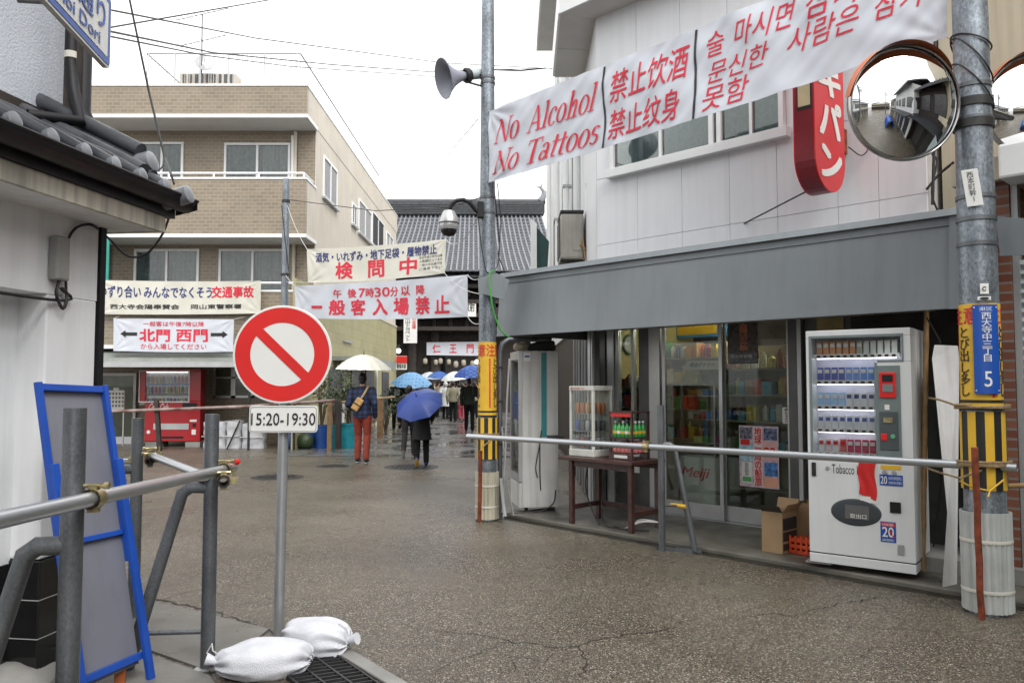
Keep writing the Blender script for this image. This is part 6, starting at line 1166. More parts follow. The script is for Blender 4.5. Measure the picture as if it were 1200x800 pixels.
mb = MB(); mb.lathe((xa + .10, VYY - .001, zz(506, VYY)), [(0, .004), (.045, .004), (.045, 0)], 18, Matrix.Rotation(rad(90), 3, 'X')); mb.build('round_sticker', signw, rt)
MB().bb((xa + .02, VYY + .02, 0), (xa + .42, VYY + .4, zb0 - .01)).build('plinth_block', conc, rt); MB().bb((xb - .36, VYY + .02, 0), (xb - .0, VYY + .4, zb0 - .01)).build('plinth_block', conc, rt)
# ------------------------------------------------------------------ things in front of and inside the shop
def sbox(nm, u0, u1, m0, m1, z0, z1, mat, par=None, bev=0.0, smooth=None): return MB().hexa([S(u0, m0, z0), S(u1, m0, z0), S(u1, m0, z1), S(u0, m0, z1)], MD * (m1 - m0)).build(nm, mat, par, bev=bev)
def upx(px, m, py=560): return sp(px, py, m)[0]
# side-on drinks cooler by the left pole
a = hz(608, 600, ZS); fx = V((.985, .17, 0)).normalized(); fy = V((-fx.y, fx.x, 0)); zt = at(608, 411, a.y).z
ft = thing('drinks_cooler', a + fx * .24 + fy * .3, 'white glass-fronted drinks cooler seen side-on beside the left pole', 'cooler'); wF = .475
FP = lambda u, d, z: a + fx * u + fy * d + ZD * (z - ZS)
fb = lambda nm, u0, u1, d0, d1, z0, z1, mat, par=ft, bev=0.0: MB().hexa([FP(u0, d0, z0), FP(u1, d0, z0), FP(u1, d0, z1), FP(u0, d0, z1)], fy * (d1 - d0)).build(nm, mat, par, bev=bev)
cool_w = M('cooler_white', (.54, .54, .52), .4, var=.10, vs=2, streak=.30)
fb('side_panel', .04, wF, 0, .03, .10, zt, cool_w, bev=.006); fb('side_panel', .04, wF, .57, .6, .10, zt, cool_w, bev=.006); fb('back_panel', wF - .03, wF - .001, .031, .569, .10, zt, cool_w); fb('top_panel', .04, wF - .031, .031, .569, zt - .12, zt - .002, cool_w); fb('bottom_panel', .04, wF - .031, .031, .569, .10, .42, cool_w)
fb('door_frame', .0, .038, .0, .05, .40, zt, alu); fb('door_frame', .0, .038, .55, .6, .40, zt, alu); fb('door_frame', .0, .038, .051, .549, zt - .1, zt, alu); fb('door_frame', .0, .038, .051, .549, .40, .48, alu); fb('door_glass', .012, .02, .051, .549, .481, zt - .101, case_glass, ft); fb('kick_plate', .005, .038, .0, .6, .1, .39, cool_w)
for k in range(5): fb('shelf', .05, wF - .05, .035, .565, .55 + k * .25, .565 + k * .25, alu)
fb('teal_stripe', .27, .335, -.003, -.0005, .92, zt - .02, M('teal_tape', (.03, .20, .22), .5)); fb('side_rail', .335, wF + .06, -.03, -.0005, .90, .94, alu_dk); fb('label', .03 + .03, .14, -.003, -.0005, zt - .12, zt - .02, signw); fb('label_print', .07, .13, -.004, -.0032, zt - .075, zt - .055, sign_blue)
for (u, d) in ((.08, .05), (.4, .05), (.08, .53), (.4, .53)): fb('foot', u, u + .04, d, d + .04, ZS, .10, iron)
mb = MB(); mb.tube(cr([FP(.27, -.01, 1.0), FP(.24, -.02, .8), FP(.20, -.015, .58), FP(.22, -.01, .45)]), .006, 6); mb.tube(cr([FP(.25, -.012, .92), FP(.25, -.015, .5), FP(.26, -.01, .3)]), .006, 6); mb.tube(cr([FP(.44, -.01, .3), FP(.40, -.02, .14), FP(.2, -.05, ZS + .008), FP(-.25, -.1, ZS + .008)]), .007, 6); tag(mb.build('cooler_cable', rubber, smooth=True), 'black leads hanging down the white side of the drinks cooler', 'cable')
mb = MB()
for i in range(6): c = FP(.02 + .08 * i, .1 + .05 * (i % 3), zt + .05 + .02 * (i % 2)); mb.ell(c, (.07, .06, .055), 10, 7)
t = thing('plastic_bundle', FP(.2, .2, zt), 'crumpled cream and dark plastic bundle lying on top of the drinks cooler', 'bundle'); mb.build('wrapping', M('cream_plastic', (.44, .40, .29), .5, var=.3, vs=9), t, smooth=True); MB().hexa([FP(.12, .02, zt + .01), FP(.46, .02, zt + .01), FP(.44, .02, zt + .13), FP(.18, .02, zt + .10)], fy * .2).build('dark_bag', blackp, t, bev=.02)
mb = MB(); mb.tube([at(589, 600, 9.0), at(592, 540, 9.05), at(594, 470, 9.1), at(597, 420, 9.15)], .012, 8); mb.tube([at(588, 500, 9.1), at(593, 560, 9.05), at(602, 604, 9.0)], .009, 8); mb.tube([at(592, 605, 8.9), at(590, 590, 8.95), at(587, 560, 9.0)], .02, 8); tag(mb.build('service_pipe', alu, smooth=True), 'grey service pipes between the left pole and the drinks cooler', 'pipe')
# table
TZ = .76; tu0, tu1, tm0, tm1 = upx(668, 6.47, 618), upx(742, 6.47, 628), 6.45, 6.95
tt = thing('wooden_table', S((tu0 + tu1) / 2, (tm0 + tm1) / 2, ZS), 'dark reddish wooden table carrying display racks outside the shop', 'table')
sbox('tabletop', tu0 - .12, tu1 + .03, tm0 - .03, tm1 + .04, TZ - .035, TZ, redwood, tt, .004); sbox('apron', tu0 + .05, tu1 - .05, tm0 + .02, tm0 + .04, TZ - .10, TZ - .037, redwood, tt); sbox('apron', tu0 + .05, tu1 - .05, tm1 - .04, tm1 - .02, TZ - .10, TZ - .037, redwood, tt)
for u in (tu0, tu1 - .05):
    for m_ in (tm0, tm1 - .05): sbox('leg', u, u + .05, m_, m_ + .05, ZS if m_ > 6.5 else ZS, TZ - .036, redwood, tt, .003)
    sbox('stretcher', u + .01, u + .04, tm0 + .051, tm1 - .051, .20, .25, redwood, tt)
sbox('stretcher', tu0 + .051, tu1 - .051, tm1 - .04, tm1 - .01, .20, .25, redwood, tt)
mb = MB(); mb.tube(cr([S(tu0 + .15, 6.6, .7), S(tu0 + .1, 6.62, .4), S(tu0 + .3, 6.6, ZS + .01), S(tu0 + .5, 6.62, ZS + .01), S(tu0 + .62, 6.55, ZS + .01)]), .007, 6); mb.tube(cr([S(tu0 + .2, 6.8, .5), S(tu0 + .25, 6.7, .2), S(tu0 + .45, 6.55, ZS + .01), S(tu1 + .1, 6.6, ZS + .02)]), .007, 6); tag(mb.build('power_cord', rubber, smooth=True), 'black power cords trailing under the wooden table', 'cord')
mb = MB()
for k in range(4): mb.tube(cr([S(tu1 - .2 + .03 * k, 6.6, ZS + .012), S(tu1 - .1 + .02 * k, 6.55 + .02 * k, ZS + .05 + .02 * k), S(tu1 + .02, 6.6 + .05 * k, ZS + .10), S(tu1 + .1, 6.75, ZS + .09)]), .006, 6)
tag(mb.build('tangled_cable', cord_m, smooth=True), 'tangle of white cord on the concrete under the wooden table', 'cord')
case_w = M('case_white', (.62, .63, .58), .4); canm = [M('can_%d' % i, c, .3, .3) for i, c in enumerate([(.55, .20, .08), (.60, .45, .25), (.05, .10, .35), (.10, .10, .11), (.35, .05, .05), (.5, .5, .52)])]
cu0_, cu1_ = upx(669, 6.6, 520), upx(697, 6.6, 520); cm0, cm1 = 6.58, 6.90; cz = at(690, 452, S((cu0_ + cu1_) / 2, 6.6).y).z
ct_ = thing('can_warmer', S((cu0_ + cu1_) / 2, 6.7, TZ), 'white framed glass display case of canned drinks on the wooden table', 'display case')
for (u, m_) in ((cu0_, cm0), (cu1_ - .025, cm0), (cu0_, cm1 - .025), (cu1_ - .025, cm1 - .025)): sbox('frame_post', u, u + .025, m_, m_ + .025, TZ + .001, cz - .05, case_w, ct_)
sbox('top', cu0_ - .005, cu1_ + .005, cm0 - .005, cm1 + .005, cz - .05, cz, case_w, ct_, .006); sbox('base', cu0_ - .005, cu1_ + .005, cm0 - .008, cm1 + .005, TZ + .001, TZ + .075, case_w, ct_, .006); text(ct_, 'あったか〜い', sign_red, plane(S(cu0_, cm0 - .006, cz - .05), UD, ZD, .003), (.03, .012, .22, .038), .01)
sbox('front_glass', cu0_ + .026, cu1_ - .026, cm0 + .008, cm0 + .012, TZ + .076, cz - .051, case_glass, ct_); sbox('side_glass', cu1_ - .014, cu1_ - .010, cm0 + .026, cm1 - .026, TZ + .076, cz - .051, case_glass, ct_); sbox('back_wall', cu0_ + .026, cu1_ - .026, cm1 - .012, cm1 - .008, TZ + .076, cz - .051, case_w, ct_)
for r_ in range(3):
    z = TZ + .085 + r_ * .19; sbox('wire_shelf', cu0_ + .03, cu1_ - .03, cm0 + .03, cm1 - .03, z - .008, z - .003, alu, ct_)
    for k in range(4):
        for j in range(3):
            c = S(cu0_ + .06 + k * (cu1_ - cu0_ - .12) / 3, cm0 + .07 + j * .08, z); mb = MB(); mb.lathe(c, [(0, 0), (.028, 0), (.031, .008), (.031, .10), (.026, .112), (0, .112)], 12); mb.build('drink_can', canm[(0, 0, 1, 0)[k] if r_ == 2 else (2, 3, 5, 3)[k] if r_ == 1 else (3, 4, 3, 5)[k]], ct_, smooth=40)
ku0, ku1 = upx(718, 6.62, 520), upx(745, 6.62, 520); km0, km1 = 6.56, 6.86; kz = at(745, 484, S(ku1, 6.56).y).z
kt = thing('bottle_rack', S((ku0 + ku1) / 2, 6.7, TZ), 'dark wooden rack of green bottles and pink cans on the wooden table', 'rack')
for (u, m_) in ((ku0, km0), (ku1 - .02, km0), (ku0, km1 - .02), (ku1 - .02, km1 - .02)): sbox('rack_post', u, u + .02, m_, m_ + .02, TZ + .001, kz, redwood, kt)
for z in (TZ + .002, TZ + .22): sbox('rack_shelf', ku0 + .002, ku1 - .002, km0 + .002, km1 - .002, z + .06 * (z < TZ + .1), z + .06 * (z < TZ + .1) + .012, redwood, kt)
sbox('rack_top', ku0 - .005, ku1 + .005, km0 - .005, km1 + .005, kz, kz + .012, redwood, kt); sbox('rack_base', ku0, ku1, km0 - .004, km0 - .001, TZ + .001, TZ + .06, redwood, kt); sbox('rack_label', ku0 + .07, ku1 - .06, km0 - .008, km0 - .0045, TZ + .02, TZ + .05, signw, kt); sbox('rack_header', ku0 + .02, ku1 - .02, km0 + .002, km0 + .006, kz - .04, kz - .002, sign_red, kt)
gb = M('green_bottle', (.03, .30, .06), .12, coat=.5); pk = M('pink_can', (.62, .20, .20), .35)
for k in range(5):
    for j in range(4):
        c = S(ku0 + .045 + k * (ku1 - ku0 - .09) / 4, km0 + .05 + j * .065, TZ + .233); mb = MB(); mb.lathe(c, [(0, 0), (.026, 0), (.029, .01), (.029, .085), (.024, .105), (.010, .13), (.010, .15), (0, .15)], 12); o = mb.build('green_tea_bottle', gb, kt, smooth=40); MB().lathe(c, [(.0296, .035), (.0296, .065)], 12).build('bottle_label', signw if k % 2 else yellowp, o); MB().lathe(c, [(0, .166), (.013, .166), (.013, .146)], 10).build('cap', blackp if k % 2 else signw, o)
        c = S(ku0 + .045 + k * (ku1 - ku0 - .09) / 4, km0 + .05 + j * .065, TZ + .076); mb = MB(); mb.lathe(c, [(0, 0), (.026, 0), (.029, .008), (.029, .095), (.024, .105), (0, .105)], 10); mb.build('pink_can', pk, kt, smooth=40)
# freezer case just inside the left door
mu = 8.02; zu0, zu1 = upx(797, mu, 560), upx(838, mu, 560)
zt_ = thing('ice_cream_case', S((zu0 + zu1) / 2, mu + .3, ZS), 'white glass-topped refrigerated case with red lettering inside the left shop door', 'display case')
zc = sp(815, 535, mu)[1]; zf = sp(815, 452, mu)[1]
sbox('cabinet', zu0, zu1, mu, mu + .7, ZS + .01, zc, white_paint, zt_, .01); sbox('counter', zu0 - .005, zu1 + .005, mu - .005, mu + .7, zc, zc + .03, alu, zt_)
gl = plane(S(zu0, mu, 0), UD, ZD, .004); zw = zu1 - zu0; text(zt_, 'Meiji', sign_red, gl, (zw * .08, zc - .27, zw * .82, zc - .12), .025, shear=.15, cut=None)
for u in (zu0, zu1 - .02): sbox('glass_post', u, u + .02, mu + .02, mu + .04, zc + .03, zf, alu, zt_); 
MB().hexa([S(zu0, mu + .02, zf), S(zu1, mu + .02, zf), S(zu1, mu + .20, zf + .28), S(zu0, mu + .20, zf + .28)], MD * .02).build('sloped_glass', glass_dk, zt_)
MB().hexa([S(zu0, mu + .12, zf + .19), S(zu1, mu + .12, zf + .19), S(zu1, mu + .19, zf + .30), S(zu0, mu + .19, zf + .30)], MD * -.02).build('header_board', signw, zt_); o_ = S(zu0, mu + .098, zf + .19); x_ = (S(zu1, mu + .12, 0) - S(zu0, mu + .12, 0)); y_ = S(zu0, mu + .19, zf + .30) - S(zu0, mu + .12, zf + .19); text(zt_, '明治デイリー', black_ink, plane(o_, x_, y_, .004), (zw * .15, .035, zw * .85, .10), .01)
for k in range(3): sbox('case_shelf', zu0 + .02, zu1 - .02, mu + .08, mu + .6, zc + .03 + k * (zf - zc) / 3 + .12, zc + .03 + k * (zf - zc) / 3 + .13, alu, zt_)
sbox('case_back', zu0, zu1, mu + .62, mu + .7, zc + .031, zf + .3, dark_in, zt_)
# shelves and goods
goods = [M('goods_%d' % i, c, .5, var=.15, vs=30) for i, c in enumerate([(.70, .52, .06), (.10, .32, .12), (.06, .16, .50), (.62, .07, .04), (.75, .73, .66), (.36, .14, .06), (.14, .40, .60), (.62, .30, .08), (.45, .07, .25), (.74, .70, .25)])]
shelf_w = M('shelf_pale', (.40, .36, .28), .6, var=.12, vs=5)
def shelf_unit(u0, u1, m0, m1, levels, lab, tall):
    t = thing('shop_shelf', S((u0 + u1) / 2, m0, ZS), lab, 'shelf'); sbox('back', u0, u1, m1 - .02, m1, ZS + .01, tall, shelf_w, t); sbox('side', u0, u0 + .02, m0, m1 - .021, ZS + .01, tall, shelf_w, t); sbox('side', u1 - .02, u1, m0, m1 - .021, ZS + .01, tall, shelf_w, t)
    for z in levels: sbox('shelf_board', u0 + .021, u1 - .021, m0, m1 - .021, z - .02, z, shelf_w, t)
def stock(u0, u1, m0, m1, z, hmax, lab, grp):
    u = u0 + .03
    while u < u1 - .08:
        w_ = rnd.uniform(.05, .13); h = rnd.uniform(.5, 1) * hmax; o = MB()
        if rnd.random() < .3: o.lathe(S(u + w_ / 2, (m0 + m1) / 2 - .03, z + .001), [(0, 0), (w_ * .42, 0), (w_ * .45, .01), (w_ * .45, h * .75), (w_ * .2, h * .9), (w_ * .2, h), (0, h)], 12)
        else: o.hexa([S(u, m0 + .03, z + .001), S(u + w_, m0 + .03, z + .001), S(u + w_, m0 + .03, z + h), S(u, m0 + .03, z + h)], MD * min(.2, m1 - m0 - .06))
        tag(o.build('packet', goods[rnd.randrange(10)], smooth=40), lab, 'packet', grp); u += w_ + rnd.uniform(.004, .02)
du_l = upx(852, 8.6, 500); du_r = upx(925, 8.3, 500)
shelf_unit(du_l + .06, du_r + .15, 8.35, 8.75, (.35, .75, 1.12, 1.42, 1.72), 'dim wooden shelf of goods behind the right shop door', 2.0)
for i, z in enumerate((.75, 1.12, 1.42, 1.72)): stock(du_l + .08, du_r + .12, 8.35, 8.70, z, .22, ('small colourful packets on the %s shelf behind the right shop door' % ('lowest', 'second lowest', 'second highest', 'top')[i]), 'packets behind the right door, shelf %d' % i)
bu0, bu1 = upx(772, 9.3, 470), upx(852, 9.3, 470); shelf_unit(bu0, bu1, 9.25, 9.6, (.4, .8, 1.2, 1.55, 1.9), 'tall shelf of goods at the back of the shop seen through the left door', 2.1)
for i, z in enumerate((.8, 1.2, 1.55, 1.9)): stock(bu0 + .02, bu1 - .02, 9.25, 9.55, z, .27, ('goods on the %s back shelf seen through the left shop door' % ('lower', 'middle', 'upper', 'topmost')[i]), 'goods on the back shelf, row %d' % i)
for k in range(3): stock(zu0 + .02, zu1 - .04, mu + .08, mu + .4, zc + .03 + k * (zf - zc) / 3 + .13, .10, ('dairy packet on the %s shelf of the refrigerated case' % ('lower', 'middle', 'upper')[k]), 'packets in the refrigerated case, row %d' % k)
wu0, wu1 = upx(723, 8.2, 470), upx(752, 8.2, 470); wu0 = max(wu0, ul + .03); shelf_unit(wu0, wu1, 8.16, 8.42, (.95, 1.25, 1.5), 'narrow shelf of goods below the wall clock', 1.62)
for i, z in enumerate((.95, 1.25, 1.5)): stock(wu0 + .01, wu1 - .01, 8.14, 8.40, z, .19, ('packets on the %s shelf below the wall clock' % ('bottom', 'middle', 'top')[i]), 'packets below the clock, row %d' % i)
t = thing('poster', S(bu0 + .8, 9.7, 2.15), 'blue poster with yellow crest at the back of the shop above the shelves', 'poster'); sbox('sheet', bu0 - .1, bu1, 9.70, 9.71, 2.2, 2.58, M('blue_poster', (.06, .22, .45), .6, var=.3, vs=6), t); sbox('yellow_band', bu0 + .05, bu0 + .7, 9.692, 9.699, 2.24, 2.38, yellowp, t)
c = onpl(737, 404, UD * (ul + .006), UD); t = thing('wall_clock', c - ZD * .1, 'round white wall clock on the yellow wall inside the shop', 'clock'); Qc = UD.to_track_quat('Z', 'Y').to_matrix(); MB().lathe(c, [(0, .01), (.115, .01), (.115, 0)], 28, Qc).build('face', signw, t); MB().lathe(c, [(.114, 0), (.114, .018), (.135, .018), (.14, 0)], 28, Qc).build('rim', M('green_rim', (.10, .22, .16), .4), t); mb = MB(); gq = plane(c + UD * .012, MD, ZD, .001); mb.add([gq(-.004, 0), gq(.004, 0), gq(.03, .045), gq(.024, .047)], [(0, 1, 2, 3)]); mb.build('hour_hand', black_ink, t); mb = MB(); mb.add([gq(-.003, 0), gq(.003, 0), gq(-.04, .04), gq(-.044, .038)], [(0, 1, 2, 3)]); mb.build('minute_hand', black_ink, t)
def poster(px0, py0, px1, py1, m_, lab, mat, name='poster'):
    a = sp(px0, py1, m_); b = sp(px1, py0, m_); z0 = sp((px0 + px1) / 2, py1, m_)[1]; z1 = sp((px0 + px1) / 2, py0, m_)[1]; t = thing(name, S((a[0] + b[0]) / 2, m_, z0), lab, 'poster'); sbox('sheet', a[0], b[0], m_, m_ + .002, z0, z1, mat, t); g = plane(S(a[0], m_, z0), UD, ZD, .002); return t, g, b[0] - a[0], z1 - z0
t, g, W_, H_ = poster(867, 499, 912, 571, MS + .006, 'travel poster with vertical red characters on the right shop door', M('poster_collage', (.55, .45, .50), .5, var=.4, vs=14))
def rect(nm, r, mat, d=.0): g2 = lambda a, b: g(a * W_, b * H_) - MD * d; MB().add([g2(r[0], r[1]), g2(r[2], r[1]), g2(r[2], r[3]), g2(r[0], r[3])], [(0, 1, 2, 3)]).build(nm, mat, t)
rect('picture', (.03, .78, .34, .97), M('photo_dark', (.14, .13, .18), .5, var=.8, vs=30)); rect('picture', (.64, .78, .97, .97), M('photo_blue', (.10, .12, .22), .5, var=.9, vs=30)); rect('picture', (.64, .20, .97, .42), M('photo_sea', (.06, .18, .45), .5, var=.7, vs=20)); rect('picture', (.02, .42, .38, .70), M('photo_sky', (.35, .55, .66), .5, var=.4, vs=20)); rect('pink_panel', (.60, .44, .98, .76), M('poster_pink', (.70, .42, .42), .5)); rect('panel', (.06, .06, .33, .40), signw); rect('green_panel', (.08, .08, .31, .16), gb, .001); rect('orange_panel', (.62, .02, .98, .18), M('poster_orange', (.72, .36, .24), .5))
rect('title_strip', (.37, .02, .60, .99), M('strip_pink', (.75, .62, .62), .5), .0005); text(t, '地球一周の船旅', sign_red, lambda a, b: g(a * W_, b * H_) - MD * .002, (.40, .03, .58, .98), .035, vert=True); text(t, '99', sign_red, lambda a, b: g(a * W_, b * H_) - MD * .001, (.64, .50, .92, .66), .04); text(t, '船旅説明会', black_ink, lambda a, b: g(a * W_, b * H_) - MD * .001, (.14, .18, .24, .39), .0, vert=True)
rect('red_oval', (.04, .68, .28, .77), sign_red, .001)
t, g, W_, H_ = poster(853, 378, 888, 426, MS + .006, 'dark festival poster with glowing orange vertical lettering on the right shop door', M('poster_dark', (.05, .035, .03), .45, var=.8, vs=18)); text(t, '会陽はだか祭', M('poster_orange_ink', (.60, .22, .10), .5), lambda a, b: g(a * W_, b * H_) - MD * .001, (.40, .32, .68, .97), .045, vert=True); rect('grey_panel', (.02, .02, .98, .26), M('poster_grey', (.12, .13, .15), .5, var=.5, vs=25)); text(t, '西大寺会陽', signw, lambda a, b: g(a * W_, b * H_) - MD * .001, (.1, .14, .8, .22), 0)
t, g, W_, H_ = poster(917, 477, 926, 496, MS + .004, 'small white notice with black characters at the right edge of the shop door', signw); text(t, '押して下さい', black_ink, lambda a, b: g(a * W_, b * H_) - MD * .001, (.3, .08, .7, .92), .03, vert=True)
# cartons beside the cigarette machine
card = M('cardboard', (.33, .22, .12), .8, var=.12, vs=4); cin = M('carton_print', (.035, .03, .028), .6)
def carton(px0, px1, pyb, pyt, m_, dp, lab, printed, flaps):
    u0, u1 = upx(px0, m_, pyb), upx(px1, m_, pyb); z1 = sp(px0, pyt, m_)[1]; t = thing('cardboard_box', S((u0 + u1) / 2, m_ + dp / 2, ZS), lab, 'cardboard box')
    sbox('front', u0, u1, m_, m_ + .006, ZS + .003, z1, card, t); sbox('rear', u0, u1, m_ + dp - .006, m_ + dp, ZS + .003, z1, card, t); sbox('end', u0, u0 + .006, m_ + .006, m_ + dp - .006, ZS + .003, z1, card, t); sbox('end', u1 - .006, u1, m_ + .006, m_ + dp - .006, ZS + .003, z1, card, t); sbox('base', u0 + .006, u1 - .006, m_ + .006, m_ + dp - .006, ZS + .003, ZS + .01, card, t)
    for k in range(flaps):
        q = [[S(u0, m_, z1), S(u1, m_, z1), S(u1 + .0, m_ - .06, z1 + .06), S(u0, m_ - .05, z1 + .05)], [S(u1, m_, z1), S(u1, m_ + dp, z1), S(u1 + .05, m_ + dp, z1 + .07), S(u1 + .05, m_, z1 + .07)], [S(u0, m_ + dp, z1), S(u1, m_ + dp, z1), S(u1, m_ + dp + .03, z1 + .09), S(u0, m_ + dp + .03, z1 + .09)]][k]; MB().hexa(q, V((.003, -.003, .003))).build('flap', card if k else cin, t)
    if printed:
        for (a, b) in ((.08, .24), (.30, .52), (.56, .85)):
            h = z1 - ZS; MB().hexa([S(u1 + .001, m_ + dp * .05, ZS + h * a), S(u1 + .001, m_ + dp * .95, ZS + h * a), S(u1 + .001, m_ + dp * .95, ZS + h * b), S(u1 + .001, m_ + dp * .05, ZS + h * b)], UD * .0015).build('printed_panel', cin, t)
    return t, u0, u1, z1
carton(893, 917, 643, 598, 6.62, .28, 'open brown cardboard box with dark print on the concrete by the shop door', True, 3); carton(932, 950, 622, 588, 6.98, .22, 'plain cardboard box half hidden behind the left side of the cigarette machine', False, 0)
u0 = upx(930, 6.8, 640); t = thing('red_crate', S(u0 + .12, 6.85, ZS), 'orange-red plastic crate on the concrete left of the cigarette machine', 'crate'); orm = M('crate_red', (.62, .07, .02), .4, var=.2, vs=10); mb = MB()
for z in (.0, .05, .10): mb.hexa([S(u0, 6.72, ZS + .003 + z), S(u0 + .28, 6.72, ZS + .003 + z), S(u0 + .28, 6.72, ZS + .035 + z), S(u0, 6.72, ZS + .035 + z)], MD * .2)
for k in range(6): mb.hexa([S(u0 + .05 * k, 6.715, ZS + .003), S(u0 + .05 * k + .02, 6.715, ZS + .003), S(u0 + .05 * k + .02, 6.715, ZS + .16), S(u0 + .05 * k, 6.715, ZS + .16)], MD * .01)
mb.build('body', orm, t, bev=.003)
# bakery sign hanging off the upper wall
sgu = sp(958, 180, 7.0)[0]; hgt0, hgt1 = 3.57, 5.35; wS, tS_ = .62, .19; m1_ = MU - .16; m0_ = m1_ - wS
p_ = onpl(990, 180, MD * m1_, MD); ug = p_.dot(UD); zs0 = onpl(957, 228, MD * (m1_ - wS / 2), MD).z
bt = thing('hanging_sign', S(ug, m1_ - wS / 2, zs0), 'long red rounded shop sign with white vertical characters projecting from the white wall', 'shop sign')
def stad(u, d=0.0, r=wS / 2): cm = m1_ - wS / 2; z0, z1 = zs0 + wS / 2, zs0 + 2.1; return [S(u, cm + (r - d) * math.cos(w_), z0 + (r - d) * math.sin(w_)) for w_ in [math.pi + k * math.pi / 16 for k in range(17)]] + [S(u, cm + (r - d) * math.cos(w_), z1 + (r - d) * math.sin(w_)) for w_ in [k * math.pi / 16 for k in range(17)]]
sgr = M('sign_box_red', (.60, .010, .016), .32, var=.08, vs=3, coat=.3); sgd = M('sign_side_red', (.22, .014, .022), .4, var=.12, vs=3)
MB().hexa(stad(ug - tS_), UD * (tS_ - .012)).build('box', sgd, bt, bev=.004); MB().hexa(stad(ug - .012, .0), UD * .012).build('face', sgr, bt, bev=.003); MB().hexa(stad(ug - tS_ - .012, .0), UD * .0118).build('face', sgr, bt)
g = lambda a, b: S(ug + .004, m1_ - wS + a, zs0 + b)
chs = ['ン', 'パ', 'キ', 'ザ', 'マ', 'ヤ']
for k, ch in enumerate(chs): text(bt, ch, signw, g, (.10 if ch != 'ン' else .12, .13 + k * .385, wS - .09, .13 + k * .385 + (.28 if ch != 'パ' else .32)), .075)
mb = MB(); mb.hexa([S(ug - tS_ * .8, m0_ - .004, zs0 + .75), S(ug - tS_ * .2, m0_ - .004, zs0 + .75), S(ug - tS_ * .2, m0_ - .004, zs0 + 1.6), S(ug - tS_ * .8, m0_ - .004, zs0 + 1.6)], MD * .01); mb.build('edge_panel', M('edge_cream', (.60, .50, .30), .5), bt); MB().hexa([S(ug - tS_ * .86, m0_ - .002, zs0 + .72), S(ug - tS_ * .14, m0_ - .002, zs0 + .72), S(ug - tS_ * .14, m0_ - .002, zs0 + 1.63), S(ug - tS_ * .86, m0_ - .002, zs0 + 1.63)], MD * .002).build('edge_panel_frame', iron, bt)
mb = MB()
for z in (zs0 + .45, zs0 + 1.7): mb.hexa([S(ug - tS_ * .8, m1_ - .02, z), S(ug - tS_ * .2, m1_ - .02, z), S(ug - tS_ * .2, m1_ - .02, z + .24), S(ug - tS_ * .8, m1_ - .02, z + .24)], MD * .17)
mb.build('wall_bracket', rust, bt, each=True); mb = MB(); e_ = sp(872, 262, MU); mb.tube([S(ug - .1, m1_ - wS * .7, zs0 + .04), S(e_[0], MU, e_[1])], .008, 6); mb.build('stay_rod', iron, bt); mb = MB(); mb.tube(cr([S(ug, m1_ + .08, zs0 + .5), S(ug + .12, MU - .05, zs0 + .4), S(ug + .2, MU - .02, zs0 + .55), S(ug + .25, MU - .01, zs0 + .9)]), .006, 6); mb.build('lead', rubber, bt, smooth=True)
# air conditioner on the lane side
ac_w = M('aged_beige_metal', (.40, .38, .34), .5, var=.1, vs=3, streak=.25); c0 = V((cor.x - .30, 0, 0)); Ya = 11.45; z0_, z1_ = at(670, 303, Ya).z, at(670, 250, Ya).z; t = thing('air_conditioner', V((cor.x - .15, Ya + .2, z0_)), 'weathered beige air conditioner unit on the side wall of the shop above the awning', 'air conditioner')
xa, xb = at(657, 280, Ya).x, at(684, 280, Ya).x; MB().bb((xa, Ya, z0_), (xb, Ya + .75, z1_)).build('casing', ac_w, t, bev=.03); MB().bb((xa - .012, Ya + .06, z0_ + .06), (xa - .001, Ya + .69, z1_ - .06)).build('fan_grille', iron, t); MB().bb((xb - .16, Ya - .012, z0_ + .12), (xb - .03, Ya - .001, z1_ - .1)).build('service_cover', ac_w, t, bev=.004); MB().bb((xa - .005, Ya - .005, z1_), (xb + .005, Ya + .76, z1_ + .05)).build('top_cover', iron, t, bev=.015); mb = MB()
for Y in (Ya + .1, Ya + .6): mb.bb((xa, Y, z0_ - .05), (cor.x, Y + .05, z0_ - .001))
mb.build('bracket', iron, t, each=True); mb = MB(); mb.tube([(xb - .05, Ya - .02, z0_ + .2), (xb + .06, Ya - .04, z0_ + .1), (xb + .08, Ya - .03, z0_ + .6), (xb + .05, Ya + .0, z0_ + 1.1)], .018, 8); mb.tube([(xb - .02, Ya - .01, z0_ + .3), (xb + .03, Ya - .06, z0_ - .1), (xb + .1, Ya - .04, z0_ - .4)], .012, 8); mb.build('coolant_pipe', bamboo_m, t, smooth=True)
a, b = at(629, 320, 19), at(641, 266, 19); t = thing('green_board', V((a.x, 19, 0)), 'dark green metal board on a white post beside the air conditioner, far down the lane', 'board'); MB().hexa([(a.x, 19, zz(330, 19)), (b.x, 19, zz(322, 19)), (b.x + .05, 19, zz(283, 19)), (a.x, 19, zz(266, 19))], (0, .05, 0)).build('panel', M('dark_green', (.012, .06, .055), .5), t); MB().hexa([(a.x - .15, 18.9, 0), (a.x, 18.9, 0), (a.x - .0, 18.9, zz(262, 18.9)), (a.x - .15, 18.9, zz(256, 18.9))], (0, .08, 0)).build('post', white_paint, t)

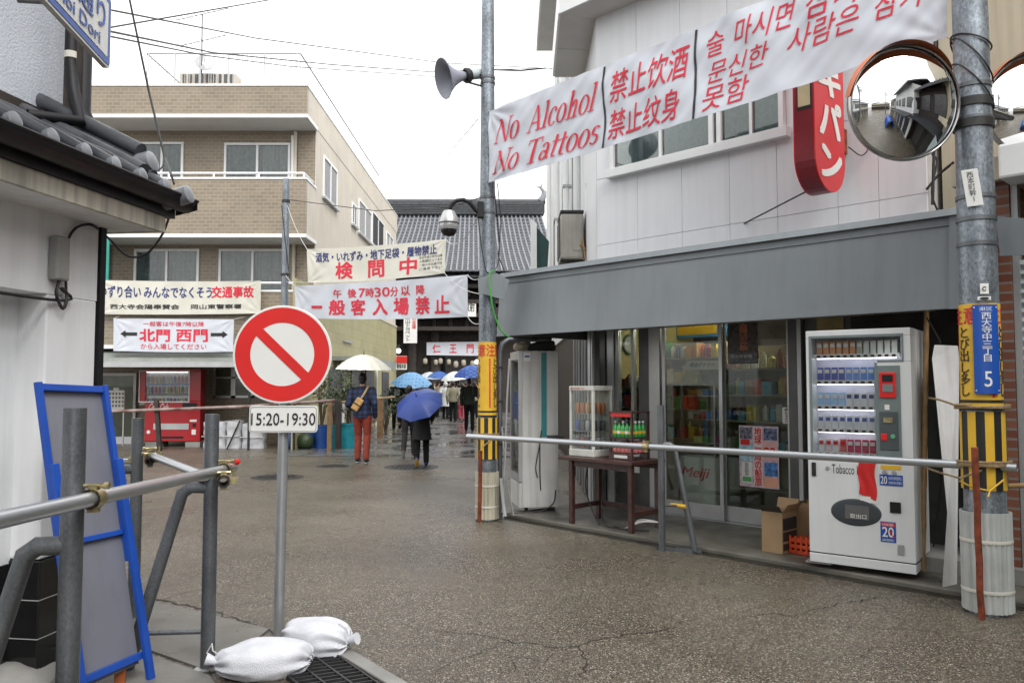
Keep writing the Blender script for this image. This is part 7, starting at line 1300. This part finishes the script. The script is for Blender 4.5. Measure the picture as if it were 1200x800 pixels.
# ------------------------------------------------------------------ barrier, tubs, plants and bundles at the beige building
barm = M('rusty_white_bar', (.42, .34, .31), .6, col2=(.10, .035, .025), var=.1, vs=3.2); b0_, b1_ = at(127, 482, 18.4), at(393, 469, 18.0); t = thing('bar_barrier', V((-5, 18.3, 0)), 'rusty red and white horizontal bar on wooden posts before the beige building', 'barrier'); MB().tube([b0_, at(290, 476, 18.3), b1_], .035, 8).build('bar', barm, t, smooth=True)
for (px, m_, wd) in ((187, dkwood, .09), (386, oldwood, .10)):
    c = at(px, 470, 18.38); MB().hexa([(c.x - wd / 2, 18.4, 0), (c.x + wd / 2, 18.4, 0), (c.x + wd / 2 - (.1 if px < 200 else 0), 18.4, c.z + .03), (c.x - wd / 2 - (.1 if px < 200 else 0), 18.4, c.z + .03)], (0, .09, 0)).build('post', m_, t)
c = at(397, 470, 18.9); t = thing('charred_post', V((c.x, 18.9, 0)), 'black wooden post right of the orange barrier post beside the teal tub', 'post'); MB().bb((c.x - .06, 18.85, 0), (c.x + .06, 18.97, c.z)).build('shaft', dkwood, t); MB().cyl(V((c.x, 18.9, c.z - .03)), at(462, 465, 22), .03, n=8).build('bamboo_cross_pole', bamboo_m, t)
blue_tub = M('blue_tub', (.02, .08, .30), .4, var=.2); teal_tub = M('teal_tub', (.02, .26, .32), .4, var=.2)
def tub(px, Y, r, h, m_, lab):
    x = at(px, 500, Y).x; t = thing('plastic_tub', V((x, Y, 0)), lab, 'tub'); MB().lathe((x, Y, 0), [(0, .01), (r * .8, .0), (r, h), (r * 1.06, h), (r * 1.06, h + .03), (r * .96, h + .03), (r * .95, h - .06), (0, h - .06)], 20).build('tub', m_, t, smooth=40); MB().lathe((x, Y, 0), [(r * .93, h - .05), (0, h - .03)], 16).build('soil', dkwood, t); return x
leafm = M('leaf_green', (.045, .075, .03), .5, var=.5, vs=2.5, col2=(.10, .14, .05)); leafd = M('leaf_dark', (.022, .042, .020), .45, var=.5, vs=3, col2=(.05, .08, .035)); stemm = M('plant_stem', (.10, .07, .045), .8)
def shrub(x, Y, z0, h, r, n, m_, lab, ls=.09, nm='potted_shrub'):
    t = thing(nm, V((x, Y, z0)), lab, 'shrub'); mb = MB(); tips = []
    for i in range(9):
        w_ = rnd.uniform(0, 6.28); e = V((x + math.cos(w_) * r * rnd.uniform(.3, .9), Y + math.sin(w_) * r * rnd.uniform(.3, .9), z0 + h * rnd.uniform(.5, .98))); mb.tube([(x, Y, z0), V((x, Y, z0 + h * .3)).lerp(e, .35), e], [.02, .012, .004], 5); tips.append(e)
    mb.build('stem', stemm, t); mb = MB()
    for i in range(n):
        e = rnd.choice(tips); p = e + V((rnd.gauss(0, r * .22), rnd.gauss(0, r * .22), rnd.gauss(0, h * .09))); d = V((rnd.uniform(-1, 1), rnd.uniform(-1, 1), rnd.uniform(-.5, .8))).normalized(); s_ = d.orthogonal().normalized(); l = ls * rnd.uniform(.6, 1.2); mb.add([p, p + d * l * .5 + s_ * l * .25, p + d * l, p + d * l * .5 - s_ * l * .25], [(0, 1, 2, 3)])
    mb.build('foliage', m_, t)
x = tub(366, 19.4, .22, .50, blue_tub, 'dark blue plastic tub behind the no-entry sign'); x = tub(377, 19.2, .19, .52, blue_tub, 'blue plastic tub left of the orange barrier post'); shrub(x, 19.2, .45, 1.4, .45, 420, leafd, 'dark green shrub growing from the blue tub')
x = tub(392, 19.5, .22, .52, teal_tub, 'teal plastic tub between the orange and the black post'); shrub(x, 19.5, .48, 1.5, .45, 420, leafm, 'leafy shrub growing from the tub between the two posts'); x = tub(408, 19.3, .27, .56, teal_tub, 'wide teal plastic tub left of the man with red trousers'); shrub(x, 19.3, .5, .9, .35, 260, leafd, 'low bushy plant in the wide teal tub')
shrub(at(452, 500, 24).x, 24, 0, 1.5, .5, 380, leafd, 'dark shrub against the side wall right of the man with red trousers', nm='wall_shrub'); c = at(445, 490, 22.5); tag(MB().bb((c.x - .08, 22.5, 0), (c.x + .08, 22.62, 1.1)).build('wooden_post', oldwood), 'orange-brown wooden post in front of the dark shrub at the side wall', 'post')
shrub(*S(b0 + .35, 6.75)[:2], .0, 1.05, .38, 700, leafd, 'dark green leafy plant at the foot of the brick pier', .08, 'pier_plant')
film = M('plastic_film', (.50, .51, .53), .3, var=.12, vs=5, bump=.6, bs=14)
for i, (pa, pb, pt, lab) in enumerate(((237, 263, 494, 'bundle wrapped in white plastic next to the red drinks machine'), (264, 281, 493, 'middle bundle in crinkled white plastic with a leaning stick'), (282, 308, 496, 'greyish plastic-wrapped bundle behind the no-entry sign pole'))):
    a, b = at(pa, 520, 19.1), at(pb, 520, 19.1); h = zz(pt, 19.1); t = thing('wrapped_bundle', V(((a.x + b.x) / 2, 19.3, 0)), lab, 'bundle', 'plastic wrapped bundles by the drinks machine'); mb = MB(); wx, cx = (b.x - a.x) / 2, (a.x + b.x) / 2
    def Pb(u, v, cx=cx, wx=wx, h=h, i=i):
        th = 2 * math.pi * u; sg = lambda q, e: math.copysign(abs(q) ** e, q); k = 1 + .10 * noise.noise(V((u * 9, v * 5, i))); vv = min(1, v * 1.15); rr_k = 1 if v < .87 else max(0, 1 - (v - .87) / .13); return V((cx + wx * sg(math.cos(th), .4) * k * rr_k, 19.3 + .2 * sg(math.sin(th), .4) * k * rr_k, h * vv * (1 + .04 * noise.noise(V((u * 6, v * 9, i + 3))))))
    mb.sheet(Pb, 40, 20); mb.build('film', film, t, smooth=50); mb = MB(); mb.tube([(cx - wx * 1.05, 19.08, h * .45), (cx, 19.06, h * .43), (cx + wx * 1.05, 19.08, h * .46)], .012, 5); mb.build('cord', cord_m, t)
    if i == 1: MB().cyl((cx - .1, 19.02, 0), (cx + .18, 19.05, h), .02, n=6).build('stick', dkwood, t)
c = at(345, 520, 19.0); t = thing('dark_bag', V((c.x, 19, 0)), 'dark green and blue bags on the ground behind the no-entry sign pole', 'bag'); mb = MB(); mb.ell((c.x - .1, 19, .2), (.2, .17, .21), 14, 9); mb.build('blue_bag', blue_tub, t, smooth=True); mb = MB(); mb.ell((c.x + .25, 19, .18), (.22, .18, .19), 14, 9); mb.build('green_bag', leafd, t, smooth=True)
# white menu stand in the glazed door, blue stool
a, b = at(125, 480, 19.9), at(146, 457, 19.9); t = thing('notice_stand', V(((a.x + b.x) / 2, 19.9, 0)), 'white notice board on legs before the glazed door of the beige building', 'notice board'); MB().bb((a.x, 19.9, a.z), (b.x, 19.94, b.z)).build('board', signw, t, bev=.01); g = plane((a.x, 19.9, a.z), (1, 0, 0), (0, 0, 1), .004); mb = MB()
for i in range(5):
    for j in range(4): x_, z_ = .05 + i * .08, .07 + j * .10; mb.add([g(x_, z_), g(x_ + .05, z_), g(x_ + .05, z_ + .06), g(x_, z_ + .06)], [(0, 1, 2, 3)])
mb.build('printed_cell', M('print_grey', (.18, .16, .13), .6), t, each=True); MB().bb((a.x + .15, 19.905, b.z), (b.x - .15, 19.93, b.z + .06)).build('handle', signw, t); mb = MB()
for x in (a.x + .04, b.x - .04): mb.bb((x - .015, 19.95, 0), (x + .015, 19.98, a.z + .2))
mb.build('leg', alu, t, each=True)
# ------------------------------------------------------------------ people with umbrellas
skin = M('skin', (.42, .25, .17), .5, var=.05); hairm = M('black_hair', (.012, .010, .009), .45, var=.3, vs=30); shoe_k = M('black_shoe', (.015, .015, .017), .5); sole_w = M('white_sole', (.5, .5, .48), .6); sole_y = M('yellow_sole', (.50, .30, .05), .6)
def plaid(name):
    m = M(name, (.012, .018, .05), .8); t = m.node_tree; n = t.nodes; b = n['Principled BSDF']; L = t.links.new; tc = n.new('ShaderNodeTexCoord'); sx = n.new('ShaderNodeSeparateXYZ'); L(tc.outputs['Object'], sx.inputs[0]); o = []
    for ax in (0, 2):
        ml = n.new('ShaderNodeMath'); ml.operation = 'MULTIPLY'; ml.inputs[1].default_value = 62; L(sx.outputs[ax], ml.inputs[0]); s_ = n.new('ShaderNodeMath'); s_.operation = 'SINE'; L(ml.outputs[0], s_.inputs[0]); g_ = n.new('ShaderNodeMath'); g_.operation = 'GREATER_THAN'; g_.inputs[1].default_value = .0; L(s_.outputs[0], g_.inputs[0]); o.append(g_)
    ad = n.new('ShaderNodeMath'); ad.operation = 'ADD'; L(o[0].outputs[0], ad.inputs[0]); L(o[1].outputs[0], ad.inputs[1]); dv = n.new('ShaderNodeMath'); dv.operation = 'DIVIDE'; dv.inputs[1].default_value = 2; L(ad.outputs[0], dv.inputs[0]); r = n.new('ShaderNodeValToRGB'); r.color_ramp.elements[0].color = (.018, .038, .12, 1); r.color_ramp.elements[1].color = (.006, .007, .014, 1); e = r.color_ramp.elements.new(.5); e.color = (.009, .016, .05, 1); L(dv.outputs[0], r.inputs[0]); L(r.outputs[0], b.inputs['Base Color']); return m
def remesh(mb, vox):
    me = bpy.data.meshes.new('tmp'); me.from_pydata(mb.v, [], mb.f); bm = bmesh.new(); bm.from_mesh(me); bmesh.ops.remove_doubles(bm, verts=bm.verts, dist=1e-5); bmesh.ops.recalc_face_normals(bm, faces=bm.faces); bm.to_mesh(me); bm.free()
    o = bpy.data.objects.new('tmp', me); COL.objects.link(o); r = o.modifiers.new('r', 'REMESH'); r.mode = 'VOXEL'; r.voxel_size = vox; s_ = o.modifiers.new('s', 'SMOOTH'); s_.iterations = 4; s_.factor = .5
    dg = bpy.context.evaluated_depsgraph_get(); dg.update(); m2 = bpy.data.meshes.new_from_object(o.evaluated_get(dg)); k = MB(); k.add([v.co.copy() for v in m2.vertices], [tuple(p.vertices) for p in m2.polygons]); bpy.data.objects.remove(o); bpy.data.meshes.remove(me); bpy.data.meshes.remove(m2); return k
def limb(mb, pts, rs, n=12):
    P, R = [], []
    for i in range(len(pts) - 1):
        for k in range(5): q = k / 5; P.append(V(pts[i]).lerp(V(pts[i + 1]), q)); R.append(rs[i] * (1 - q) + rs[i + 1] * q)
    P.append(V(pts[-1])); R.append(rs[-1]); mb.tube(P, R, n)
    for p, r in ((pts[0], rs[0]), (pts[-1], rs[-1])): mb.ell(p, (r, r, r), 10, 6)
def person(label, base, yaw, H, top, trousers, feet, arms, hair=hairm, coat=None, hood=False, shoes=shoe_k, vox=.016, hem=.86, wide=1.0, group=None, lean=.0):
    """feet: ((fwd, lift, pitch) left, right); arms: hand positions (x, y, z) left, right in a 1.72 m body facing +y"""
    s = H / 1.72; t = thing('person', V((base.x, base.y, 0)), label, 'person', group); X = Matrix.Translation(V((base.x, base.y, 0))) @ Matrix.Rotation(yaw, 4, 'Z') @ Matrix.Scale(s, 4)
    def fin(mb):
        for v in mb.v: v.xyz = X @ v
        return mb
    legs = []
    for sd, (fy, fl, fp) in zip((-1, 1), feet):
        hip = V((sd * .09, 0, .90)); an = V((sd * .10, fy, .09 + fl)); kn = hip.lerp(an, .5) + V((0, .06 + .35 * fl, .03)); legs.append((hip, kn, an, fp))
    sh = [V((-.185 * wide, lean, 1.395)), V((.185 * wide, lean, 1.395))]; ar = []
    for sd, S_, hnd in zip((-1, 1), sh, arms):
        hnd = V(hnd); d = hnd - S_; L_ = min(.56, d.length); hnd = S_ + d.normalized() * L_; bend = math.sqrt(max(.0, .29 ** 2 - (L_ / 2) ** 2)); out_ = V((sd * .28, -.6, -.6)).normalized(); dn = d.normalized(); out_ = (out_ - dn * out_.dot(dn)).normalized(); ar.append((S_, S_.lerp(hnd, .5) + out_ * bend, hnd))
    tor = [(.86, .150, .105), (.95, .158, .112), (1.05, .145, .105), (1.18, .155, .112), (1.30, .175, .118), (1.38, .165, .105), (1.44, .105, .082), (1.48, .062, .062)]
    def torso(mb, gx, z0=.0, zmax=9):
        pr = [(z, a + gx, b + gx) for z, a, b in tor if z >= z0 and z < zmax]; n = 20; vs = []; k = len(pr)
        for z, a, b in pr:
            for j in range(n): w_ = 2 * math.pi * j / n; vs.append(V((a * wide * math.cos(w_), b * math.sin(w_) + lean * max(0, (z - .9) / .5), z)))
        mb.add(vs, [(i * n + j, i * n + (j + 1) % n, (i + 1) * n + (j + 1) % n, (i + 1) * n + j) for i in range(k - 1) for j in range(n)] + [tuple(range(n))[::-1], tuple(range((k - 1) * n, k * n))])
    b = MB(); torso(b, -.018); limb(b, [(0, lean, 1.45), (0, lean + .015, 1.56)], [.052, .05]); hd = V((0, lean + .02, 1.615)); b.ell(hd, (.074, .094, .108), 16, 12); b.ell(hd + V((0, .085, -.012)), (.014, .022, .02), 8, 6); b.ell(hd + V((0, .055, -.07)), (.045, .04, .035), 10, 6)
    for sd in (-1, 1): b.ell(hd + V((sd * .076, -.005, -.005)), (.010, .022, .032), 8, 6)
    for (h, k, a, fp) in legs: limb(b, [h, k, a], [.07, .05, .036]); b.ell(a + V((0, .07, -.055)), (.036, .10, .028), 10, 6)
    for (p, e, h) in ar: limb(b, [p, e, h], [.045, .036, .026]); dd = (h - e).normalized(); b.ell(h + dd * .05, (.032, .032, .05), 10, 7)
    k = remesh(b, vox * .8)
    for sd, (p, e, h) in zip((-1, 1), ar):            # fingers curl from the palm
        dd = (h - e).normalized(); sx_ = dd.orthogonal().normalized(); sy_ = dd.cross(sx_)
        for f_ in range(4): r0 = h + dd * .07 + sx_ * (.024 - .016 * f_); k.tube([r0, r0 + dd * .035 + sy_ * .008, r0 + dd * (.05 + .006 * (f_ in (1, 2))) + sy_ * .03, r0 + dd * .03 + sy_ * .045], [.0085, .008, .0075, .006], 7)
        r0 = h + dd * .03 + sx_ * .03; k.tube([r0, r0 + dd * .03 + sx_ * .02 + sy_ * .01, r0 + dd * .05 + sx_ * .01 + sy_ * .03], [.010, .009, .007], 7)
    k.k = 1
    for sd in (-1, 1): k.ell(hd + V((sd * .03, .088, .012)), (.012, .008, .007), 8, 5)
    k.k = 2; k.ell(hd + V((0, .092, -.052)), (.022, .006, .006), 8, 4)
    fin(k).build('body', [skin, hairm, M('lip', (.30, .10, .09), .5) if 'lip' not in MATS else MATS['lip']], t, smooth=True)
    if not hood:
        b = MB(); b.ell(hd + V((0, -.016, .022)), (.083, .096, .102), 16, 10); b.ell(hd + V((0, -.045, -.045)), (.066, .055, .06), 12, 8); k = remesh(b, .012)
        k.v = [v + V((0, 0, 0)) if v.y < hd.y + .06 else V((v.x, min(v.y, hd.y + .062), max(v.z, hd.z + .035))) for v in k.v]; fin(k).build('hair', hair, t, smooth=True)
    b = MB()
    for (h, kk, a, fp) in legs: limb(b, [h, kk, a + V((0, 0, .005))], [.098, .075, .062])
    b.ell((0, 0, .90), (.165, .115, .11), 16, 8); fin(remesh(b, vox)).build('trousers', trousers, t, smooth=True)
    b = MB(); torso(b, .018, hem if hem < .9 else .9, 1.47); limb(b, [sh[0] + V((.03, 0, 0)), sh[1] - V((.03, 0, 0))], [.065, .065])
    for (p, e, h) in ar: limb(b, [p, e, h - (h - e).normalized() * .015], [.075, .060, .048])
    b.ell((0, lean, 1.445), (.085, .085, .045), 14, 6)
    if hood: b.ell(hd + V((0, -.015, .01)), (.105, .115, .125), 16, 10)
    if coat: # skirt of a long coat
        n = 20; vs = []
        for z, q in ((.95, .0), (.75, .02), (coat, .045)):
            for j in range(n): w_ = 2 * math.pi * j / n; vs.append(V(((.178 + q) * math.cos(w_), (.132 + q * 1.4) * math.sin(w_), z + .01 * math.sin(w_ * 3))))
        b.add(vs, [(i * n + j, i * n + (j + 1) % n, (i + 1) * n + (j + 1) % n, (i + 1) * n + j) for i in range(2) for j in range(n)] + [tuple(range(n))[::-1], tuple(range(2 * n, 3 * n))])
    fin(remesh(b, vox)).build('jacket', top, t, smooth=True)
    for (h, kk, a, fp) in legs:
        R = Matrix.Rotation(fp, 3, 'X'); b = MB(); b.ell(a + R @ V((0, .075, -.05)), (.047, .135, .038), 14, 8, R); b.ell(a + R @ V((0, -.005, -.02)), (.046, .055, .06), 12, 8, R); kq = remesh(b, .012); kq.v = [v if fl_ok else v for v, fl_ok in ((v, True) for v in kq.v)]; o = fin(kq).build('shoe', shoes[0] if isinstance(shoes, tuple) else shoes, t, smooth=True)
        b = MB(); b.ell(a + R @ V((0, .075, -.082)), (.045, .132, .010), 14, 6, R); fin(b).build('sole', shoes[1] if isinstance(shoes, tuple) else sole_w, o, smooth=True)
    return t, X
def umbrella(label, apex, axis, R0, dep, n, mat, length, group=None, edge=None, rim=None):
    axis = V(axis).normalized(); apex = V(apex); Q = axis.to_track_quat('Z', 'Y').to_matrix(); t = thing('umbrella', apex - axis * length, label, 'umbrella', group)
    def P(a, q):
        w_ = 2 * math.pi * a; sc = abs(math.sin(w_ * n / 2)); return apex + Q @ V((R0 * q * (1 - .085 * q * q * sc) * math.cos(w_), R0 * q * (1 - .085 * q * q * sc) * math.sin(w_), -dep * (q ** 1.9) * (1 - .06 * sc * q) - .012 * sc * q))
    mb = MB(); mb.sheet(P, n * 8, 10); mb.build('canopy', mat, t, smooth=55, weld=True)
    for j in range(n): MB().tube([P(j / n, q / 6) + axis * -.004 for q in range(1, 7)] + [P(j / n, 1.03)], .0035, 5).build('rib', iron, t)
    MB().tube([apex - axis * length, apex + axis * .01], .006, 8).build('shaft', alu_dk, t); MB().tube([apex, apex + axis * .035, apex + axis * .09], [.014, .006, .003], 8).build('ferrule', iron, t); e = apex - axis * length; sd = axis.orthogonal().normalized(); MB().tube([e + axis * .10, e, e - axis * .03 + sd * .02, e - axis * .02 + sd * .05, e + axis * .01 + sd * .055], .011, 8).build('handle', dkwood, t, smooth=True)
    return t
def MDOT(name, c1, c2, sc, check=False):
    m = M(name, c1, .55); t = m.node_tree; n = t.nodes; b = n['Principled BSDF']; L = t.links.new; tc = n.new('ShaderNodeTexCoord')
    if check:
        v = n.new('ShaderNodeTexChecker'); v.inputs['Scale'].default_value = sc; v.inputs['Color1'].default_value = (*c1, 1); v.inputs['Color2'].default_value = (*c2, 1); L(tc.outputs['Object'], v.inputs[0]); L(v.outputs[0], b.inputs['Base Color'])
    else:
        v = n.new('ShaderNodeTexVoronoi'); v.inputs['Scale'].default_value = sc; v.inputs['Randomness'].default_value = .15; L(tc.outputs['Object'], v.inputs['Vector']); r = n.new('ShaderNodeValToRGB'); r.color_ramp.interpolation = 'CONSTANT'; r.color_ramp.elements[0].color = (*c2, 1); r.color_ramp.elements[1].color = (*c1, 1); r.color_ramp.elements[1].position = .32; L(v.outputs['Distance'], r.inputs[0]); L(r.outputs[0], b.inputs['Base Color'])
    return m
pA_ = hz(424, 542); pA_.y -= .0
redtr = M('rust_red_trousers', (.20, .026, .012), .8, var=.2, vs=12); darkc = M('black_coat', (.007, .007, .009), .75, var=.2); greytr = M('charcoal_trousers', (.022, .023, .026), .85, var=.2); blackj = M('black_jacket', (.008, .009, .011), .8, spec=.25); olive = M('dark_olive_jacket', (.022, .026, .020), .8, spec=.25); khakij = M('khaki_jacket', (.22, .20, .14), .7, var=.1); whitej = M('pale_raincoat', (.48, .50, .50), .5); pinkt = M('pink_trousers', (.45, .06, .10), .7); blackt_ = M('black_trousers', (.007, .007, .008), .85, spec=.2)
tA_, XA = person('person in dark plaid shirt and rust red trousers walking away with a tan sling bag', pA_, rad(-4), 1.74, plaid('blue_plaid'), redtr, ((.05, 0, 0), (-.08, 0, 0)), ((-.20, .18, 1.02), (.25, .02, .88)), vox=.013, hem=.86, wide=1.06)
umbrella('cream umbrella held upright by the person in red trousers', V((pA_.x + .0, pA_.y + .10, at(424, 415, pA_.y).z)), (.02, -.04, 1), .56, .30, 16, M('cream_umbrella', (.64, .63, .54), .6, var=.05), .92)
bx_ = XA @ V((-.03, -.165, 1.14)); tb = thing('sling_bag', bx_, 'tan sling bag with a strap across the back of the person in red trousers', 'bag'); tan = M('tan_leather', (.46, .27, .09), .5, var=.2, vs=8); R = Matrix.Rotation(rad(-38), 3, 'Y'); o = MB().box(XA @ V((-.05, -.175, 1.13)), (.15, .075, .26), Matrix.Rotation(rad(32), 3, 'Y')).build('pouch', tan, tb, bev=.025); MB().box(XA @ V((-.05, -.215, 1.13)), (.155, .012, .02), Matrix.Rotation(rad(32), 3, 'Y')).build('flap_strap', dkwood, tb); MB().tube([XA @ V(p) for p in ((.02, -.165, 1.24), (.09, -.150, 1.36), (.125, -.10, 1.45), (.12, .0, 1.475), (.08, .12, 1.40))], .022, 8).build('strap', M('strap_webbing', (.36, .25, .13), .7), tb, smooth=True)
pB_ = hz(494, 546); tB_, XB = person('person in a long black coat and blue boots under the plain blue umbrella', pB_, rad(6), 1.47, darkc, blackt_, ((-.22, .10, -1.0), (.06, 0, 0)), ((-.12, .20, 1.15), (.22, .10, 1.0)), coat=.58, shoes=(M('blue_boot', (.02, .035, .14), .4), sole_y), vox=.014)
cB = at(491, 472, pB_.y - .25); axB = V((-.22, -.60, .76)).normalized(); umbrella('plain blue umbrella tilted back over the person in the long black coat', cB + axB * .17, axB, .47, .21, 8, M('blue_umbrella', (.014, .045, .24), .45, var=.08, vs=3), .75)
pC_ = hz(479, 535); person('person in charcoal trousers half hidden to the left behind the plain blue umbrella', pC_, rad(2), 1.50, darkc, greytr, ((-.26, .10, -.9), (.16, 0, 0)), ((-.24, .05, .86), (.2, .15, 1.0)), shoes=(M('brown_shoe', (.10, .035, .02), .5), sole_w))
pD_ = hz(465, 504); tD, XD = person('person in black jacket with a pale print on the back walking at the side wall', pD_, rad(8), 1.70, blackj, blackt_, ((.12, 0, 0), (-.12, .02, 0)), ((-.25, .0, .86), (.2, .2, 1.15))); MB().hexa([XD @ V(p) for p in ((-.08, -.165, 1.15), (.08, -.165, 1.15), (.09, -.165, 1.38), (-.09, -.165, 1.38))], (0, .02, 0)).build('back_print', M('grey_print', (.45, .45, .45), .7, var=.5, vs=25), tD)
cD = at(482, 449, pD_.y - .6); axD = V((.05, -.22, 1)).normalized(); umbrella('light blue spotted umbrella above the plain blue one', cD + axD * .36, axD, .68, .38, 8, MDOT('spotted_umbrella', (.16, .34, .56), (.06, .17, .40), 9), .9)
pE = hz(531, 495); tE, _ = person('person in khaki jacket and black trousers walking toward the temple gate', pE, rad(0), 1.62, khakij, blackt_, ((.05, 0, 0), (-.1, 0, 0)), ((-.24, .0, .86), (.24, .0, .86)), wide=1.1, vox=.02); pF = hz(522, 492); person('person in pale hooded raincoat left of the khaki jacket', pF, rad(-5), 1.60, whitej, blackt_, ((.1, 0, 0), (-.1, 0, 0)), ((-.24, .0, .86), (.24, .0, .86)), hood=True, coat=.62, vox=.02)
pG = hz(550, 506); tG, _ = person('person in dark olive jacket beside the left steel pole', pG, rad(3), 1.72, olive, blackt_, ((.1, 0, 0), (-.12, 0, 0)), ((-.24, .0, .86), (.2, .25, 1.2)), wide=1.08, vox=.018); pH = hz(541, 493); person('person in pink trousers between the khaki and the olive jackets', pH, rad(0), 1.55, blackj, pinkt, ((.1, 0, 0), (-.1, 0, 0)), ((-.24, .0, .86), (.24, .0, .86)), vox=.02)
c = at(553, 441, pG.y - .3); umbrella('dark blue checked umbrella beside the left steel pole', c + V((0, 0, .36)), (-.04, -.14, 1), .62, .34, 8, MDOT('checked_umbrella', (.02, .06, .30), (.06, .16, .50), 9, True), .9); c = at(532, 446, pF.y + .6); umbrella('white umbrella beyond the khaki jacket', c + V((0, 0, .40)), (-.1, -.12, 1), .62, .34, 8, M('white_umbrella', (.58, .60, .60), .5), .85); tv, _ = person('person in pale raincoat holding the white umbrella near the gate', V((c.x + .1, c.y, 0)), rad(0), 1.62, whitej, greytr, ((.1, 0, 0), (-.1, 0, 0)), ((-.24, .0, .86), (.2, .2, 1.2)), vox=.025)
reindex()
for i, (px, Y, lb_) in enumerate(((508, 41, 'pale-coated person far left under the gate banner'), (519, 43, 'distant person under the third gate lantern'), (546, 42, 'distant person in the gateway right of the white umbrella'), (560, 40, 'distant person in the gateway next to the steel pole'))): dup(tv, V((at(px, 450, Y).x, Y, 0)), rad(i * 40 - 60), lb_)
for i, (px, Y, sr, lb_) in enumerate(((513, 36, tE, 'person in khaki jacket left of the pale hooded raincoat, nearer the gate'), (526, 38, tG, 'dark jacketed person before the gate behind the khaki jacket'), (537, 35, tG, 'dark jacketed person just left of the white umbrella'), (556, 34, tE, 'khaki jacketed person at the right by the steel pole, farther than the olive jacket'), (503, 39, tG, 'dark jacketed person farthest left before the temple gate'), (545, 37, tE, 'khaki jacketed person in front of the gateway, under the checked umbrella'))): dup(sr, V((at(px, 450, Y).x, Y, 0)), rad(i * 25 - 60), lb_)
for i, (px, Y, m_, lb_) in enumerate(((504, 38.5, M('clear_umbrella', (.45, .48, .50), .4), 'grey umbrella farthest left before the temple gate'), (515, 36.2, MATS['blue_tub'], 'small navy umbrella left of the white umbrella'))): umbrella(lb_, V((at(px, 450, Y).x, Y, 2.1)), (.05, -.1, 1), .58, .3, 8, m_, .9)

# ------------------------------------------------------------------ wires
def wire(pts, lab, r=.008, sag=0.0, grp='overhead wires'):
    P = []; loose = len({p[2] for p in pts}) < 3 or 'loop' in lab or 'short' in lab
    if loose and len(pts) > 2: P = cr([at(*p) for p in pts])[:-1]; pts = pts[-1:] 
    for (a, b) in zip(pts, pts[1:]):
        a, b = at(*a), at(*b)
        for k in range(12): q = k / 12; P.append(a.lerp(b, q) - ZD * sag * 4 * q * (1 - q))
    P.append(at(*pts[-1])); tag(MB().tube(P, r * (1.7 if grp and 'roof' in lab or 'sky' in lab else 1), 5).build('wire', rubber, smooth=True), lab, 'wire', grp)
wire([(120, 34, 8.5), (322, -1, 14)], 'thin black wire rising from the blue street sign to the top of the sky', .006); wire([(120, 10, 8.5), (300, 45, 16), (520, 74, 24), (655, 81, 26)], 'topmost long wire from the blue street sign across the sky', .007); wire([(120, 35, 8.5), (250, 62, 14), (390, 76, 20), (500, 84, 24), (650, 80, 26)], 'middle long wire crossing above the roof fence', .008); wire([(120, 41, 8.5), (240, 65, 14), (340, 78, 20), (510, 90, 27)], 'lowest long wire just under the roof fence top rail', .007)
wire([(151, -4, 6.2), (175, 110, 5.9), (193, 185, 5.5), (201, 206, 5.05)], 'black cable dropping from the sky to the eave end tile', .005); wire([(201, 206, 5.05), (204, 216, 5.03)], 'short stub of cable at the eave end', .007); wire([(192, 185, 5.5), (190, 196, 5.3), (181, 201, 5.25)], 'short looped cable on the verge ridge', .006)
wire([(337, 234, 17.5), (440, 247, 14), (525, 243, 11), (562, 232, 9.2)], 'pale wire from the slender pole to the dome camera', .008); wire([(560, 140, 9.1), (478, 236, 40)], 'faint wire sloping from the left pole down toward the temple roof', .003); wire([(580, 82, 9.2), (610, 83, 9.6), (640, 80, 10.3)], 'twisted black wire from the left pole to the shop eave', .009)
wire([(330, 240, 17.5), (334, 280, 17.5), (340, 330, 17.5)], 'short wire hanging beside the slender pole', .01); wire([(560, 255, 9.05), (566, 300, 9.05), (572, 320, 9.05), (585, 300, 9.3), (578, 205, 9.1)], 'loose cable looping round the left pole below the banner', .006); wire([(583, 215, 9.1), (587, 260, 9.15), (584, 300, 9.15), (592, 320, 9.2)], 'thin cable hanging on the right side of the left pole', .006)
wire([(1096, -5, 6.9), (1096, 120, 6.9), (1093, 240, 6.9)], 'black vertical cable in the gap between shop and cream building', .014); wire([(1092, 180, 6.9), (1098, 190, 6.9), (1092, 225, 6.9), (1100, 250, 6.9)], 'black looping cable in the gap above the awning', .009); wire([(1086, 222, 7.0), (1100, 205, 7.0), (1118, 190, 6.9)], 'black cable slanting across the gap above the awning', .012)
